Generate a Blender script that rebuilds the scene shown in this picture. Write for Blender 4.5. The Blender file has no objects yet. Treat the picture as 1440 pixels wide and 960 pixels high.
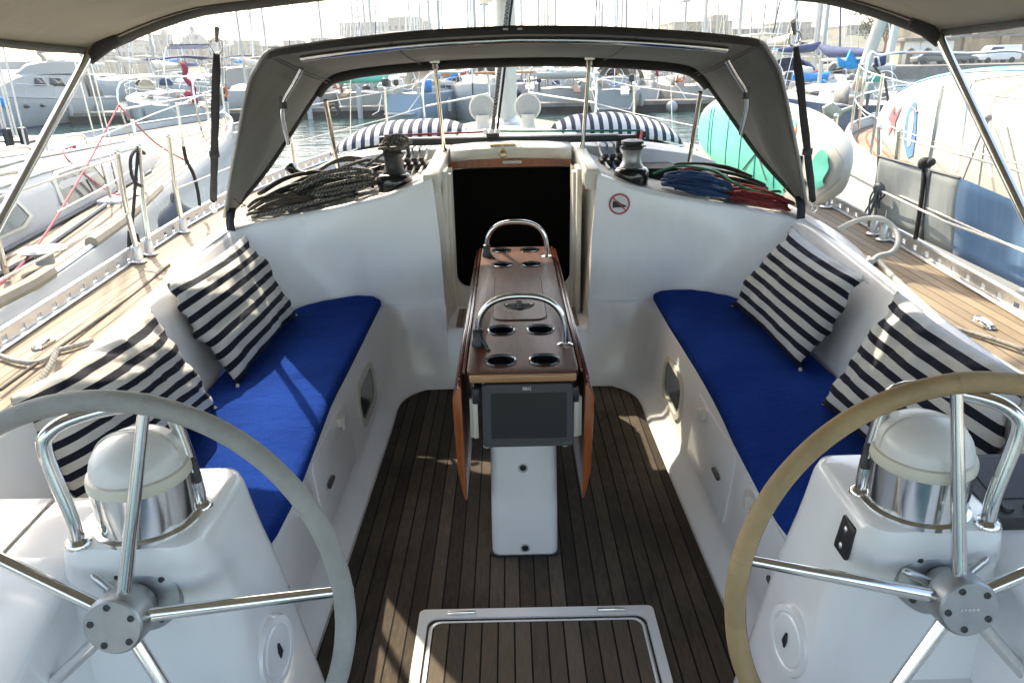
import bpy, bmesh, math, random
from mathutils import Vector, Matrix, noise
random.seed(7)
sc = bpy.context.scene
COL = sc.collection
PI = math.pi
# ------------------------------------------------------------------ camera (26 mm phone lens held at eye height)
F = 1040.0; CX = -0.03; H = 1.587; TH = math.radians(20.8); RO = math.radians(1.2)
FW = Vector((0, math.cos(TH), -math.sin(TH))); UPV = Vector((0, math.sin(TH), math.cos(TH))); RT = Vector((1, 0, 0))
EYE = Vector((CX, 0, H))
def at(px, py, x=None, y=None, z=None):
    """point of the place seen at photo pixel (px,py) on a given real plane"""
    u = (px - 720) / F; v = (480 - py) / F
    c, s = math.cos(RO), math.sin(RO)
    u, v = u * c + v * s, -u * s + v * c
    d = FW + RT * u + UPV * v
    if y is not None: t = y / d.y
    elif z is not None: t = (z - H) / d.z
    else: t = (x - CX) / d.x
    return EYE + d * t
cam = bpy.data.cameras.new('camera'); cam.lens = F / 1440 * 36; cam.sensor_width = 36; cam.clip_start = 0.05; cam.clip_end = 3000
co = bpy.data.objects.new('camera', cam); COL.objects.link(co)
c_, s_ = math.cos(RO), math.sin(RO)
r2 = RT * c_ - UPV * s_; u2 = RT * s_ + UPV * c_
m = Matrix((r2, u2, -FW)).transposed().to_4x4(); m.translation = EYE
co.matrix_world = m
sc.camera = co
# ------------------------------------------------------------------ light
AZ = math.radians(29); EL = math.radians(45)
SUN = Vector((-math.sin(AZ) * math.cos(EL), math.cos(AZ) * math.cos(EL), math.sin(EL)))
w = bpy.data.worlds.new('World'); sc.world = w; w.use_nodes = True
nt = w.node_tree; bg = nt.nodes['Background']
sk = nt.nodes.new('ShaderNodeTexSky'); sk.sky_type = 'NISHITA'; sk.sun_disc = False
sk.sun_elevation = EL; sk.sun_rotation = -AZ; sk.dust_density = 2.5; sk.air_density = 1.0; sk.ozone_density = 1.0
nt.links.new(sk.outputs[0], bg.inputs[0]); bg.inputs[1].default_value = 0.15
sl = bpy.data.lights.new('sun', 'SUN'); sl.energy = 2.0; sl.angle = math.radians(0.5); sl.color = (1, .94, .84)
so = bpy.data.objects.new('sun', sl); COL.objects.link(so)
so.rotation_euler = SUN.to_track_quat('Z', 'Y').to_euler(); so.location = (-20, 30, 40)
vs = sc.view_settings; vs.view_transform = 'Standard'; vs.look = 'None'; vs.gamma = 1; vs.exposure = 2.15
vs.use_white_balance = True; vs.white_balance_temperature = 7500; vs.white_balance_tint = 8
sc.cycles.max_bounces = 10; sc.cycles.diffuse_bounces = 5; sc.cycles.volume_bounces = 1
try: sc.cycles.use_denoising = True
except Exception: pass

# ------------------------------------------------------------------ materials
M = {}
def newmat(name):
    m = bpy.data.materials.new(name); m.use_nodes = True
    M[name] = m
    t = m.node_tree; return m, t, t.nodes['Principled BSDF']
def N(t, typ, **k):
    n = t.nodes.new(typ)
    for a, b in k.items(): setattr(n, a, b)
    return n
def ramp(t, fac, stops):
    r = N(t, 'ShaderNodeValToRGB'); e = r.color_ramp.elements
    while len(e) < len(stops): e.new(.5)
    for el, (p, c) in zip(e, stops): el.position = p; el.color = (*c, 1)
    t.links.new(fac, r.inputs[0]); return r.outputs[0]
def mixc(t, fac, a, b, mode='MIX'):
    n = N(t, 'ShaderNodeMix', data_type='RGBA', blend_type=mode)
    for i, v in ((0, fac), (6, a), (7, b)):
        if isinstance(v, (int, float)): n.inputs[i].default_value = v
        elif isinstance(v, tuple): n.inputs[i].default_value = (*v, 1)
        else: t.links.new(v, n.inputs[i])
    return n.outputs[2]
def math_(t, op, a, b=None):
    n = N(t, 'ShaderNodeMath', operation=op)
    for i, v in ((0, a), (1, b)):
        if v is None: continue
        if isinstance(v, (int, float)): n.inputs[i].default_value = v
        else: t.links.new(v, n.inputs[i])
    return n.outputs[0]
def coords(t, scale=(1, 1, 1), out='Object', loc=(0, 0, 0)):
    tc = N(t, 'ShaderNodeTexCoord'); mp = N(t, 'ShaderNodeMapping')
    mp.inputs[3].default_value = scale; mp.inputs[1].default_value = loc
    t.links.new(tc.outputs[out], mp.inputs[0]); return mp.outputs[0]
def noise_(t, vec, scale, detail=4, rough=.5):
    n = N(t, 'ShaderNodeTexNoise'); n.inputs['Scale'].default_value = scale; n.inputs['Detail'].default_value = detail
    n.inputs['Roughness'].default_value = rough
    if vec is not None: t.links.new(vec, n.inputs['Vector'])
    return n.outputs['Fac']
def bump(t, b, h, strength=.2, dist=.01):
    n = N(t, 'ShaderNodeBump'); n.inputs['Strength'].default_value = strength; n.inputs['Distance'].default_value = dist
    t.links.new(h, n.inputs['Height']); t.links.new(n.outputs[0], b.inputs['Normal'])
def plain(name, c, rough=.5, metal=0, var=.12, vscale=9, bumps=0, bscale=200, coat=0, spec=None, sheen=0, dirt=None):
    m, t, b = newmat(name); v = coords(t)
    n = noise_(t, v, vscale, 5, .6)
    lo = tuple(x * (1 - var) for x in c); hi = tuple(min(1, x * (1 + var)) for x in c)
    col = ramp(t, n, [(.3, lo), (.7, hi)])
    if dirt:
        d = noise_(t, coords(t, (1, 1, .5)), dirt[1], 8, .7)
        dm = ramp(t, d, [(.52, (0, 0, 0)), (.75, (1, 1, 1))])
        col = mixc(t, math_(t, 'MULTIPLY', dm, dirt[2]), col, dirt[0])
    t.links.new(col, b.inputs['Base Color'])
    n2 = noise_(t, v, vscale * 3, 3)
    r = N(t, 'ShaderNodeMapRange'); r.inputs[3].default_value = max(.02, rough * .8); r.inputs[4].default_value = min(1, rough * 1.25)
    t.links.new(n2, r.inputs[0]); t.links.new(r.outputs[0], b.inputs['Roughness'])
    b.inputs['Metallic'].default_value = metal
    b.inputs['Coat Weight'].default_value = coat; b.inputs['Coat Roughness'].default_value = .08
    if sheen: b.inputs['Sheen Weight'].default_value = sheen; b.inputs['Sheen Roughness'].default_value = .4
    if spec is not None: b.inputs['Specular IOR Level'].default_value = spec
    if bumps: bump(t, b, noise_(t, v, bscale, 3), bumps, .004)
    return m
plain('gelcoat', (.87, .87, .86), .30, var=.02, vscale=2, coat=.25, dirt=((.60, .58, .53), 3.5, .3))
plain('gelcoat_console', (.82, .83, .84), .18, var=.025, vscale=2, coat=.5, dirt=((.58, .58, .56), 4, .3))
plain('gelcoat_cream', (.77, .735, .64), .35, var=.06, vscale=4, coat=.2, dirt=((.45, .42, .35), 6, .4))
plain('nonskid', (.42, .42, .405), .7, var=.06, vscale=6, bumps=.5, bscale=260)
plain('white_paint', (.43, .43, .42), .35, var=.04, dirt=((.5, .47, .4), 2.0, .35))
plain('hull_white', (.42, .44, .45), .25, var=.03, vscale=.6, coat=.4, dirt=((.55, .55, .5), .8, .3))
plain('hull_blue', (.22, .32, .42), .25, var=.05, vscale=.6, coat=.3)
plain('hull_navy', (.03, .05, .10), .25, var=.1, vscale=.6, coat=.3)
plain('hull_grey', (.28, .30, .31), .3, var=.1, vscale=.8, coat=.3)
plain('steel', (.74, .74, .73), .13, 1, var=.05, vscale=14)
plain('steel_warm', (.70, .66, .58), .2, 1, var=.08, vscale=14)
plain('alu', (.62, .63, .64), .38, 1, var=.08, vscale=20)
plain('alu_mast', (.44, .44, .42), .45, .5, var=.05, vscale=4)
plain('hub_metal', (.40, .41, .42), .42, .85, var=.06, vscale=30, bumps=.1, bscale=300)
plain('black_plastic', (.018, .018, .02), .4, var=.2)
plain('black_gloss', (.01, .01, .012), .15, var=.1, coat=.5)
plain('rubber', (.03, .03, .03), .8, var=.2)
plain('webbing', (.022, .023, .025), .8, var=.25, vscale=60, bumps=.5, bscale=400)
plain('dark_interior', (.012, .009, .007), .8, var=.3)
plain('brass', (.55, .42, .25), .3, .9, var=.1)
plain('grey_leather', (.30, .30, .285), .62, var=.14, vscale=14, bumps=.35, bscale=220, dirt=((.26, .25, .22), 9, .6))
plain('tan_leather', (.34, .235, .115), .58, var=.16, vscale=14, bumps=.35, bscale=220, dirt=((.24, .17, .09), 8, .65))
plain('cream_plastic', (.62, .595, .51), .4, var=.05)
plain('dome_white', (.68, .68, .67), .35, var=.04, vscale=20, coat=.2)
plain('panel_grey', (.04, .042, .042), .5, var=.15)
plain('teal_pvc', (.07, .44, .35), .5, var=.08, vscale=5, bumps=.25, bscale=250)
plain('teal_dark', (.03, .30, .25), .5, var=.1)
plain('white_pvc', (.42, .42, .375), .4, var=.04, vscale=3, coat=.1)
plain('blue_pvc', (.08, .38, .70), .4, var=.08, vscale=3)
plain('orange_pvc', (.75, .16, .04), .5, var=.1)
plain('red_rope', (.20, .022, .025), .8, var=.45, vscale=110, bumps=.7, bscale=260)
plain('blue_rope', (.012, .055, .15), .8, var=.45, vscale=110, bumps=.7, bscale=260)
plain('green_rope', (.02, .16, .09), .8, var=.4, vscale=110, bumps=.7, bscale=260)
plain('white_rope', (.62, .60, .55), .8, var=.2, vscale=110, bumps=.7, bscale=260)
plain('grey_rope', (.30, .29, .27), .8, var=.35, vscale=110, bumps=.7, bscale=260)
plain('brown_rope', (.075, .062, .048), .8, var=.4, vscale=110, bumps=.7, bscale=260)
plain('pink_rope', (.42, .10, .12), .8, var=.3, vscale=80)
plain('black_rope', (.02, .02, .02), .75, var=.3, vscale=60, bumps=.7, bscale=260)
plain('navy_canvas', (.03, .05, .14), .85, var=.25, vscale=4, bumps=.4, bscale=30)
plain('blue_canvas', (.02, .20, .52), .8, var=.3, vscale=4, bumps=.4, bscale=30)
plain('bright_blue', (.02, .32, .66), .8, var=.3, vscale=8, bumps=.4, bscale=30)
plain('tan_canvas', (.36, .31, .24), .85, var=.2, vscale=4, bumps=.4, bscale=30)
plain('cream_canvas', (.60, .57, .49), .85, var=.12, vscale=4, bumps=.4, bscale=30)
plain('grey_canvas', (.22, .22, .21), .85, var=.2, vscale=4, bumps=.4, bscale=30)
plain('red_flag', (.36, .03, .06), .8, var=.3, vscale=6)
plain('sail_cloth', (.68, .67, .62), .8, var=.06, vscale=6, bumps=.6, bscale=18)
plain('window_dark', (.025, .03, .035), .12, var=.3, vscale=3, coat=.5)
plain('wood_plain', (.34, .16, .07), .45, var=.2, vscale=8)
plain('fender_grey', (.34, .345, .32), .5, var=.1)
plain('fender_dark', (.09, .10, .11), .5, var=.2)
plain('concrete', (.20, .19, .17), .9, var=.25, vscale=1.5, bumps=.4, bscale=20)
plain('pontoon_shade', (.035, .033, .03), .9, var=.4, vscale=2)  # near black: shadow under the pontoon put into the colour
plain('bronze_prop', (.32, .30, .24), .4, .6, var=.2)
plain('foliage', (.06, .085, .03), .8, var=.5, vscale=1.2)
plain('scrub', (.075, .072, .042), .95, var=.55, vscale=.12, bumps=.6, bscale=.8)
plain('car_white', (.72, .73, .74), .25, var=.03, coat=.6)
plain('car_dark', (.05, .06, .08), .25, var=.1, coat=.6)
plain('sign_white', (.68, .68, .67), .5, var=.02)
plain('sign_red', (.45, .06, .09), .5, var=.05)
plain('print_pink', (.30, .085, .11), .5, var=.2, vscale=12)
plain('print_blue', (.06, .19, .42), .5, var=.25, vscale=12)
plain('tile_red', (.34, .15, .09), .8, var=.3, vscale=4)

def teak(name, tones, caulk, w, axis=0, caulkw=.09, grain=1.0, cauc=(.012, .011, .01), rough=.7, stain=.5):
    m, t, b = newmat(name)
    tc = N(t, 'ShaderNodeTexCoord'); sp = N(t, 'ShaderNodeSeparateXYZ'); t.links.new(tc.outputs['Object'], sp.inputs[0])
    q = math_(t, 'DIVIDE', sp.outputs[axis], w)
    q = math_(t, 'ADD', q, 500.5)
    fl = math_(t, 'FLOOR', q); fr = math_(t, 'FRACT', q)
    wn = N(t, 'ShaderNodeTexWhiteNoise', noise_dimensions='1D'); t.links.new(fl, wn.inputs['W'])
    sc_ = (6, 1.2, 6) if axis == 0 else (1.2, 6, 6)
    mp = N(t, 'ShaderNodeMapping'); mp.inputs[3].default_value = sc_; t.links.new(tc.outputs['Object'], mp.inputs[0])
    ad = N(t, 'ShaderNodeVectorMath', operation='ADD'); t.links.new(mp.outputs[0], ad.inputs[0])
    cb = N(t, 'ShaderNodeCombineXYZ'); t.links.new(math_(t, 'MULTIPLY', wn.outputs[0], 40), cb.inputs[2]); t.links.new(cb.outputs[0], ad.inputs[1])
    g = noise_(t, ad.outputs[0], 14 * grain, 6, .65)
    g2 = noise_(t, coords(t), 1.7, 4, .6)
    k = math_(t, 'ADD', math_(t, 'MULTIPLY', wn.outputs[0], .42), math_(t, 'MULTIPLY', g, .55))
    col = ramp(t, k, [(.2, tones[0]), (.5, tones[1]), (.8, tones[2])])
    st = ramp(t, g2, [(.35, (1 - stain,) * 3), (.65, (1, 1, 1))])
    col = mixc(t, 1.0, col, st, 'MULTIPLY')
    # caulked seams
    e = math_(t, 'LESS_THAN', fr, caulkw)
    col = mixc(t, e, col, cauc)
    t.links.new(col, b.inputs['Base Color']); b.inputs['Roughness'].default_value = rough; b.inputs['Specular IOR Level'].default_value = .25
    hh = math_(t, 'SUBTRACT', math_(t, 'MULTIPLY', g, .35), e)
    bump(t, b, hh, .35, .003)
    return m
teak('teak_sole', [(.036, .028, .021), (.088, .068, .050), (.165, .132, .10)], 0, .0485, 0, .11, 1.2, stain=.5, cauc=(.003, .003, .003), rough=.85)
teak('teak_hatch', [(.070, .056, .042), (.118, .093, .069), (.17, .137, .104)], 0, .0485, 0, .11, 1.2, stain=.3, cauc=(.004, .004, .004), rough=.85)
teak('teak_step', [(.20, .145, .095), (.28, .205, .14), (.36, .27, .19)], 0, .045, 0, .08, 1.2, stain=.3)
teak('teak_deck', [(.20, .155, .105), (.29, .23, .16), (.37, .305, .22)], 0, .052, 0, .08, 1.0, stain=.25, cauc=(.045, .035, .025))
teak('teak_pale', [(.21, .18, .135), (.27, .235, .18), (.33, .29, .23)], 0, .085, 0, .30, 1.0, stain=.2, cauc=(.035, .028, .022))
teak('teak_red', [(.26, .195, .135), (.32, .245, .175), (.37, .29, .21)], 0, .085, 0, .22, 1.0, stain=.15, cauc=(.24, .085, .045))

def wood(name, c0, c1, rough, coat, scale=(2, 14, 14)):
    m, t, b = newmat(name)
    v = coords(t, scale)
    n = noise_(t, v, 3.5, 8, .65); n2 = noise_(t, coords(t), 5, 3)
    k = math_(t, 'ADD', math_(t, 'MULTIPLY', n, .7), math_(t, 'MULTIPLY', n2, .3))
    t.links.new(ramp(t, k, [(.36, c0), (.62, c1)]), b.inputs['Base Color'])
    b.inputs['Roughness'].default_value = rough; b.inputs['Coat Weight'].default_value = coat; b.inputs['Coat Roughness'].default_value = .12; b.inputs['Specular IOR Level'].default_value = .3
    bump(t, b, n, .12, .003)
wood('table_wood', (.030, .0095, .005), (.105, .034, .016), .42, .10, (14, 2, 14))
wood('varnish', (.20, .045, .007), (.36, .095, .016), .3, .6, (14, 14, 2))
wood('edge_wood', (.28, .13, .055), (.42, .22, .10), .35, .5, (2, 14, 14))
wood('dark_varnish', (.07, .016, .01), (.13, .035, .018), .25, .8, (14, 2, 14))

def canvas(name, c, trans=.25, tc_=None):
    m, t, b = newmat(name)
    n = noise_(t, coords(t), 2.2, 5, .6); fine = noise_(t, coords(t), 420, 2)
    lo = tuple(x * .86 for x in c); hi = tuple(x * 1.12 for x in c)
    col = ramp(t, n, [(.3, lo), (.7, hi)])
    t.links.new(col, b.inputs['Base Color']); b.inputs['Roughness'].default_value = .85
    b.inputs['Sheen Weight'].default_value = .15
    wr = noise_(t, coords(t, (1, 3, 1)), 3.0, 3, .5)
    h = math_(t, 'ADD', math_(t, 'MULTIPLY', wr, 1.0), math_(t, 'MULTIPLY', fine, .05))
    bump(t, b, h, .35, .03)
    tr = N(t, 'ShaderNodeBsdfTranslucent'); t.links.new(mixc(t, 1.0, col, tc_ or (1, .96, .86), 'MULTIPLY'), tr.inputs[0])
    mx = N(t, 'ShaderNodeMixShader'); mx.inputs[0].default_value = trans
    t.links.new(b.outputs[0], mx.inputs[1]); t.links.new(tr.outputs[0], mx.inputs[2])
    t.links.new(mx.outputs[0], t.nodes['Material Output'].inputs[0])
canvas('bimini_canvas', (.345, .33, .285), .34)
canvas('hood_canvas', (.185, .188, .178), .28)
canvas('hood_hem', (.045, .043, .040), .0)
canvas('cloth_grey', (.36, .40, .41), .4, (1, 1, 1))
canvas('cloth_blue', (.13, .27, .46), .35, (1, 1, 1))

def blue_fabric():
    m, t, b = newmat('blue_towel')
    n = noise_(t, coords(t), 4, 4); f = noise_(t, coords(t), 180, 4, .7)
    k = math_(t, 'ADD', math_(t, 'MULTIPLY', n, .5), math_(t, 'MULTIPLY', f, .5))
    t.links.new(ramp(t, k, [(.3, (.0022, .019, .135)), (.7, (.008, .050, .28))]), b.inputs['Base Color'])
    b.inputs['Roughness'].default_value = .95
    b.inputs['Specular IOR Level'].default_value = .05
    wr = noise_(t, coords(t, (1, 2.5, 1)), 4, 4)
    f2 = noise_(t, coords(t), 60, 4, .65)
    bump(t, b, math_(t, 'ADD', math_(t, 'ADD', math_(t, 'MULTIPLY', f, .15), math_(t, 'MULTIPLY', f2, .28)), wr), .8, .025)
blue_fabric()
def stripes(name, n, dark, light, duty=.47, off=0.0):
    m, t, b = newmat(name)
    tc = N(t, 'ShaderNodeTexCoord'); sp = N(t, 'ShaderNodeSeparateXYZ'); t.links.new(tc.outputs['UV'], sp.inputs[0])
    nz = noise_(t, coords(t), 5, 2)
    v = math_(t, 'ADD', math_(t, 'MULTIPLY', sp.outputs[1], n), math_(t, 'MULTIPLY', math_(t, 'SUBTRACT', nz, .5), .10))
    fr = math_(t, 'FRACT', math_(t, 'ADD', v, off))
    msk = math_(t, 'LESS_THAN', fr, duty)
    f = noise_(t, coords(t), 300, 3)
    dk = ramp(t, f, [(.3, tuple(x * .7 for x in dark)), (.7, tuple(x * 1.4 for x in dark))])
    lt = ramp(t, noise_(t, coords(t), 8, 4), [(.3, tuple(x * .9 for x in light)), (.7, light)])
    t.links.new(mixc(t, msk, lt, dk), b.inputs['Base Color'])
    b.inputs['Roughness'].default_value = .9; b.inputs['Specular IOR Level'].default_value = .2
    wr = noise_(t, coords(t), 9, 3, .55)
    bump(t, b, math_(t, 'ADD', wr, math_(t, 'MULTIPLY', f, .04)), .45, .02)
stripes('navy_stripes', 8, (.010, .012, .021), (.54, .53, .505))
stripes('deck_stripes', 15, (.04, .045, .07), (.6, .59, .57), .46)
def twotone(name, a, bcol, scale=120):
    m, t, b = newmat(name)
    v = N(t, 'ShaderNodeTexChecker'); v.inputs['Scale'].default_value = scale
    v.inputs[1].default_value = (*a, 1); v.inputs[2].default_value = (*bcol, 1)
    t.links.new(coords(t), v.inputs[0])
    n = noise_(t, coords(t), 150, 3)
    t.links.new(mixc(t, n, v.outputs[0], tuple(x * .5 for x in a)), b.inputs['Base Color'])
    b.inputs['Roughness'].default_value = .85; bump(t, b, n, .6, .004)
twotone('fleck_rope', (.015, .015, .015), (.50, .48, .44), 120)
twotone('grey_fleck_rope', (.05, .05, .05), (.36, .35, .33), 140)
def screen_mat():
    m, t, b = newmat('screen_glass'); b.inputs['Base Color'].default_value = (.010, .011, .011, 1)
    b.inputs['Specular IOR Level'].default_value = .25
    n = noise_(t, coords(t), 12, 3); r = N(t, 'ShaderNodeMapRange'); r.inputs[3].default_value = .08; r.inputs[4].default_value = .22
    t.links.new(n, r.inputs[0]); t.links.new(r.outputs[0], b.inputs['Roughness'])
screen_mat()
def water_mat():
    m, t, b = newmat('harbour_water')
    b.inputs['Base Color'].default_value = (.012, .050, .052, 1); b.inputs['Roughness'].default_value = .04; b.inputs['IOR'].default_value = 1.33
    v = coords(t, (1, 1.8, 1))
    a = noise_(t, v, .55, 3, .55); c = noise_(t, v, 2.4, 3, .5)
    bump(t, b, math_(t, 'ADD', a, math_(t, 'MULTIPLY', c, .3)), .55, .22)
water_mat()
def facade(name, wall, win, sx, sz, ww=.45, wh=.5):
    m, t, b = newmat(name)
    tc = N(t, 'ShaderNodeTexCoord'); sp = N(t, 'ShaderNodeSeparateXYZ'); t.links.new(tc.outputs['Object'], sp.inputs[0])
    fx = math_(t, 'FRACT', math_(t, 'ADD', math_(t, 'DIVIDE', sp.outputs[0], sx), 100.2)); fz = math_(t, 'FRACT', math_(t, 'ADD', math_(t, 'DIVIDE', sp.outputs[2], sz), 100.25))
    k = math_(t, 'MULTIPLY', math_(t, 'LESS_THAN', fx, ww), math_(t, 'LESS_THAN', fz, wh))
    n = noise_(t, coords(t), .35, 6, .65)
    col = ramp(t, n, [(.3, tuple(x * .8 for x in wall)), (.7, wall)])
    t.links.new(mixc(t, k, col, win), b.inputs['Base Color']); b.inputs['Roughness'].default_value = .9
facade('facade_cream', (.28, .235, .17), (.05, .05, .055), 2.6, 3.2)
facade('facade_grey', (.22, .205, .185), (.045, .05, .06), 3.0, 3.4)
facade('facade_ochre', (.29, .215, .125), (.06, .05, .04), 4.2, 4.6, .4, .55)
facade('facade_white', (.34, .325, .30), (.06, .065, .075), 2.4, 3.0)
def masonry():
    m, t, b = newmat('stone_masonry')
    tc = N(t, 'ShaderNodeTexCoord'); sp = N(t, 'ShaderNodeSeparateXYZ'); t.links.new(tc.outputs['Object'], sp.inputs[0])
    cb = N(t, 'ShaderNodeCombineXYZ'); t.links.new(math_(t, 'ADD', sp.outputs[0], sp.outputs[1]), cb.inputs[0]); t.links.new(sp.outputs[2], cb.inputs[1])
    br = N(t, 'ShaderNodeTexBrick'); t.links.new(cb.outputs[0], br.inputs[0])
    br.inputs['Scale'].default_value = .9; br.inputs['Color1'].default_value = (.42, .31, .19, 1); br.inputs['Color2'].default_value = (.30, .22, .14, 1)
    br.inputs['Mortar'].default_value = (.22, .17, .12, 1); br.inputs['Mortar Size'].default_value = .02
    n = noise_(t, coords(t), .6, 8, .7)
    t.links.new(mixc(t, .6, br.outputs[0], ramp(t, n, [(.3, (.20, .15, .09)), (.7, (.50, .38, .25))])), b.inputs['Base Color']); b.inputs['Roughness'].default_value = .95
masonry()
# ------------------------------------------------------------------ mesh helpers
class MB:
    def __init__(s): s.v = []; s.f = []; s.uv = {}
    def add(s, vs, fs):
        o = len(s.v); s.v += [tuple(p) for p in vs]; s.f += [tuple(i + o for i in f) for f in fs]; return s
    def box(s, c, d, rot=None):
        cx, cy, cz = c; a, b, e = d[0] / 2, d[1] / 2, d[2] / 2
        vs = [Vector((x, y, z)) for z in (-e, e) for y in (-b, b) for x in (-a, a)]
        if rot is not None: vs = [rot @ p for p in vs]
        vs = [p + Vector(c) for p in vs]
        return s.add(vs, [(0, 2, 3, 1), (4, 5, 7, 6), (0, 1, 5, 4), (2, 6, 7, 3), (0, 4, 6, 2), (1, 3, 7, 5)])
    def grid(s, rows, cu=False, cv=False, flip=False):
        n, k = len(rows), len(rows[0]); fs = []
        for i in range(n if cv else n - 1):
            for j in range(k if cu else k - 1):
                q = (i * k + j, i * k + (j + 1) % k, ((i + 1) % n) * k + (j + 1) % k, ((i + 1) % n) * k + j)
                fs.append(q[::-1] if flip else q)
        return s.add([p for r in rows for p in r], fs)
    def tube(s, pts, r, n=8, closed=False, caps=True):
        pts = [Vector(p) for p in pts]; k = len(pts); rows = []; prev = None
        for i, p in enumerate(pts):
            a = pts[(i - 1) % k] if (closed or i > 0) else p
            b = pts[(i + 1) % k] if (closed or i < k - 1) else p
            t = (b - a)
            if t.length < 1e-9: t = Vector((0, 0, 1))
            t.normalize()
            if prev is None:
                ref = Vector((0, 0, 1)) if abs(t.z) < .9 else Vector((1, 0, 0))
                e1 = t.cross(ref).normalized()
            else:
                e1 = (prev - t * prev.dot(t))
                e1 = e1.normalized() if e1.length > 1e-6 else t.orthogonal().normalized()
            prev = e1; e2 = t.cross(e1)
            rr = r[i] if isinstance(r, (list, tuple)) else r
            rows.append([p + (e1 * math.cos(2 * PI * q / n) + e2 * math.sin(2 * PI * q / n)) * rr for q in range(n)])
        o = len(s.v); s.grid(rows, cu=True, cv=closed)
        if caps and not closed:
            s.f.append(tuple(o + q for q in reversed(range(n)))); s.f.append(tuple(o + (k - 1) * n + q for q in range(n)))
        return s
    def lathe(s, prof, c=(0, 0, 0), ax=None, n=24):
        q = Vector((0, 0, 1)).rotation_difference(Vector(ax)) if ax is not None else None
        rows = []
        for r, z in prof:
            row = []
            for i in range(n):
                p = Vector((max(r, 1e-4) * math.cos(2 * PI * i / n), max(r, 1e-4) * math.sin(2 * PI * i / n), z))
                if q is not None: p = q @ p
                row.append(p + Vector(c))
            rows.append(row)
        s.grid(rows, cu=True); return s
    def cyl(s, a, b, r, n=12, r2=None):
        return s.tube([a, b], [r, r if r2 is None else r2], n)
    def prism(s, poly, ext):
        n = len(poly); e = Vector(ext)
        vs = [Vector(p) for p in poly] + [Vector(p) + e for p in poly]
        return s.add(vs, [tuple(reversed(range(n))), tuple(range(n, 2 * n))] + [(i, (i + 1) % n, (i + 1) % n + n, i + n) for i in range(n)])
    def ball(s, c, r, n=12, k=8, sq=(1, 1, 1)):
        rows = []
        for i in range(k + 1):
            th = PI * i / k
            rows.append([(c[0] + sq[0] * r * math.sin(th + 1e-5) * math.cos(2 * PI * j / n), c[1] + sq[1] * r * math.sin(th + 1e-5) * math.sin(2 * PI * j / n), c[2] - sq[2] * r * math.cos(th)) for j in range(n)])
        return s.grid(rows, cu=True)
    def build(s, name, mat, parent=None, origin=None, bevel=0, segs=2, angle=38, solid=0, sub=0):
        """one mesh object from world coordinates; under a parent the coordinates become local to it"""
        off = Vector((0, 0, 0)); 
        if parent is not None: off = parent.get('_w', None); off = Vector(off) if off is not None else Vector((0, 0, 0))
        elif origin is not None: off = Vector(origin)
        me = bpy.data.meshes.new(name)
        me.from_pydata([Vector(p) - off for p in s.v], [], s.f)
        bm = bmesh.new(); bm.from_mesh(me)
        bmesh.ops.remove_doubles(bm, verts=bm.verts, dist=1e-5)
        bmesh.ops.recalc_face_normals(bm, faces=bm.faces)
        if bevel:
            es = [e for e in bm.edges if len(e.link_faces) == 2 and e.calc_face_angle(0) > math.radians(28)]
            bmesh.ops.bevel(bm, geom=es, offset=bevel, segments=segs, affect='EDGES', profile=.5, clamp_overlap=True)
        bm.to_mesh(me); bm.free()
        me.polygons.foreach_set('use_smooth', [True] * len(me.polygons))
        me.set_sharp_from_angle(angle=math.radians(angle))
        me.materials.append(M[mat])
        o = bpy.data.objects.new(name, me); COL.objects.link(o)
        if parent is not None: o.parent = parent
        elif origin is not None: o.location = off
        o['_w'] = tuple(off)
        if solid: md = o.modifiers.new('thickness', 'SOLIDIFY'); md.thickness = solid; md.offset = 0
        if sub: md = o.modifiers.new('smooth', 'SUBSURF'); md.levels = sub; md.render_levels = sub
        return o
def tag(o, label=None, cat=None, group=None, kind=None):
    if label: o['label'] = label
    if cat: o['category'] = cat
    if group: o['group'] = group
    if kind: o['kind'] = kind
    return o
def thing(name, label, cat, loc=(0, 0, 0), group=None, rotz=0):
    o = bpy.data.objects.new(name, None); COL.objects.link(o); o.location = loc; o.rotation_euler = (0, 0, rotz); o.empty_display_size = .1
    o['_w'] = tuple(loc)
    return tag(o, label, cat, group)
def local(o):        # children are given in the thing's own coordinates from now on
    o['_w'] = (0, 0, 0); return o
def copy_tree(o, parent=None):
    c = o.copy(); COL.objects.link(c); c.parent = parent
    for ch in list(o.children): copy_tree(ch, c)
    return c
def boolean_cut(o, cutter_mb):
    c = cutter_mb.build('cutter', 'black_plastic'); c.location = Vector(o['_w']) * 0
    if o.parent is not None or o.location.length: 
        c.data.transform(Matrix.Translation(-Vector(o['_w'])))
    tmp = o.copy(); tmp.parent = None; tmp.location = (0, 0, 0); COL.objects.link(tmp)
    md = tmp.modifiers.new('b', 'BOOLEAN'); md.object = c; md.operation = 'DIFFERENCE'; md.solver = 'EXACT'
    dg = bpy.context.evaluated_depsgraph_get(); dg.update()
    me = bpy.data.meshes.new_from_object(tmp.evaluated_get(dg))
    bpy.data.objects.remove(tmp); bpy.data.objects.remove(c)
    me.set_sharp_from_angle(angle=math.radians(35)); o.data = me
def spline(pts, n=8, closed=False):
    pts = [Vector(p) for p in pts]; k = len(pts); out = []
    for i in range(k if closed else k - 1):
        if closed: p0, p1, p2, p3 = pts[(i - 1) % k], pts[i], pts[(i + 1) % k], pts[(i + 2) % k]
        else: p0, p1, p2, p3 = pts[max(i - 1, 0)], pts[i], pts[i + 1], pts[min(i + 2, k - 1)]
        for j in range(n):
            t = j / n
            out.append(.5 * ((2 * p1) + (p2 - p0) * t + (2 * p0 - 5 * p1 + 4 * p2 - p3) * t * t + (3 * p1 - p0 - 3 * p2 + p3) * t ** 3))
    if not closed: out.append(pts[-1])
    return out
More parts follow.
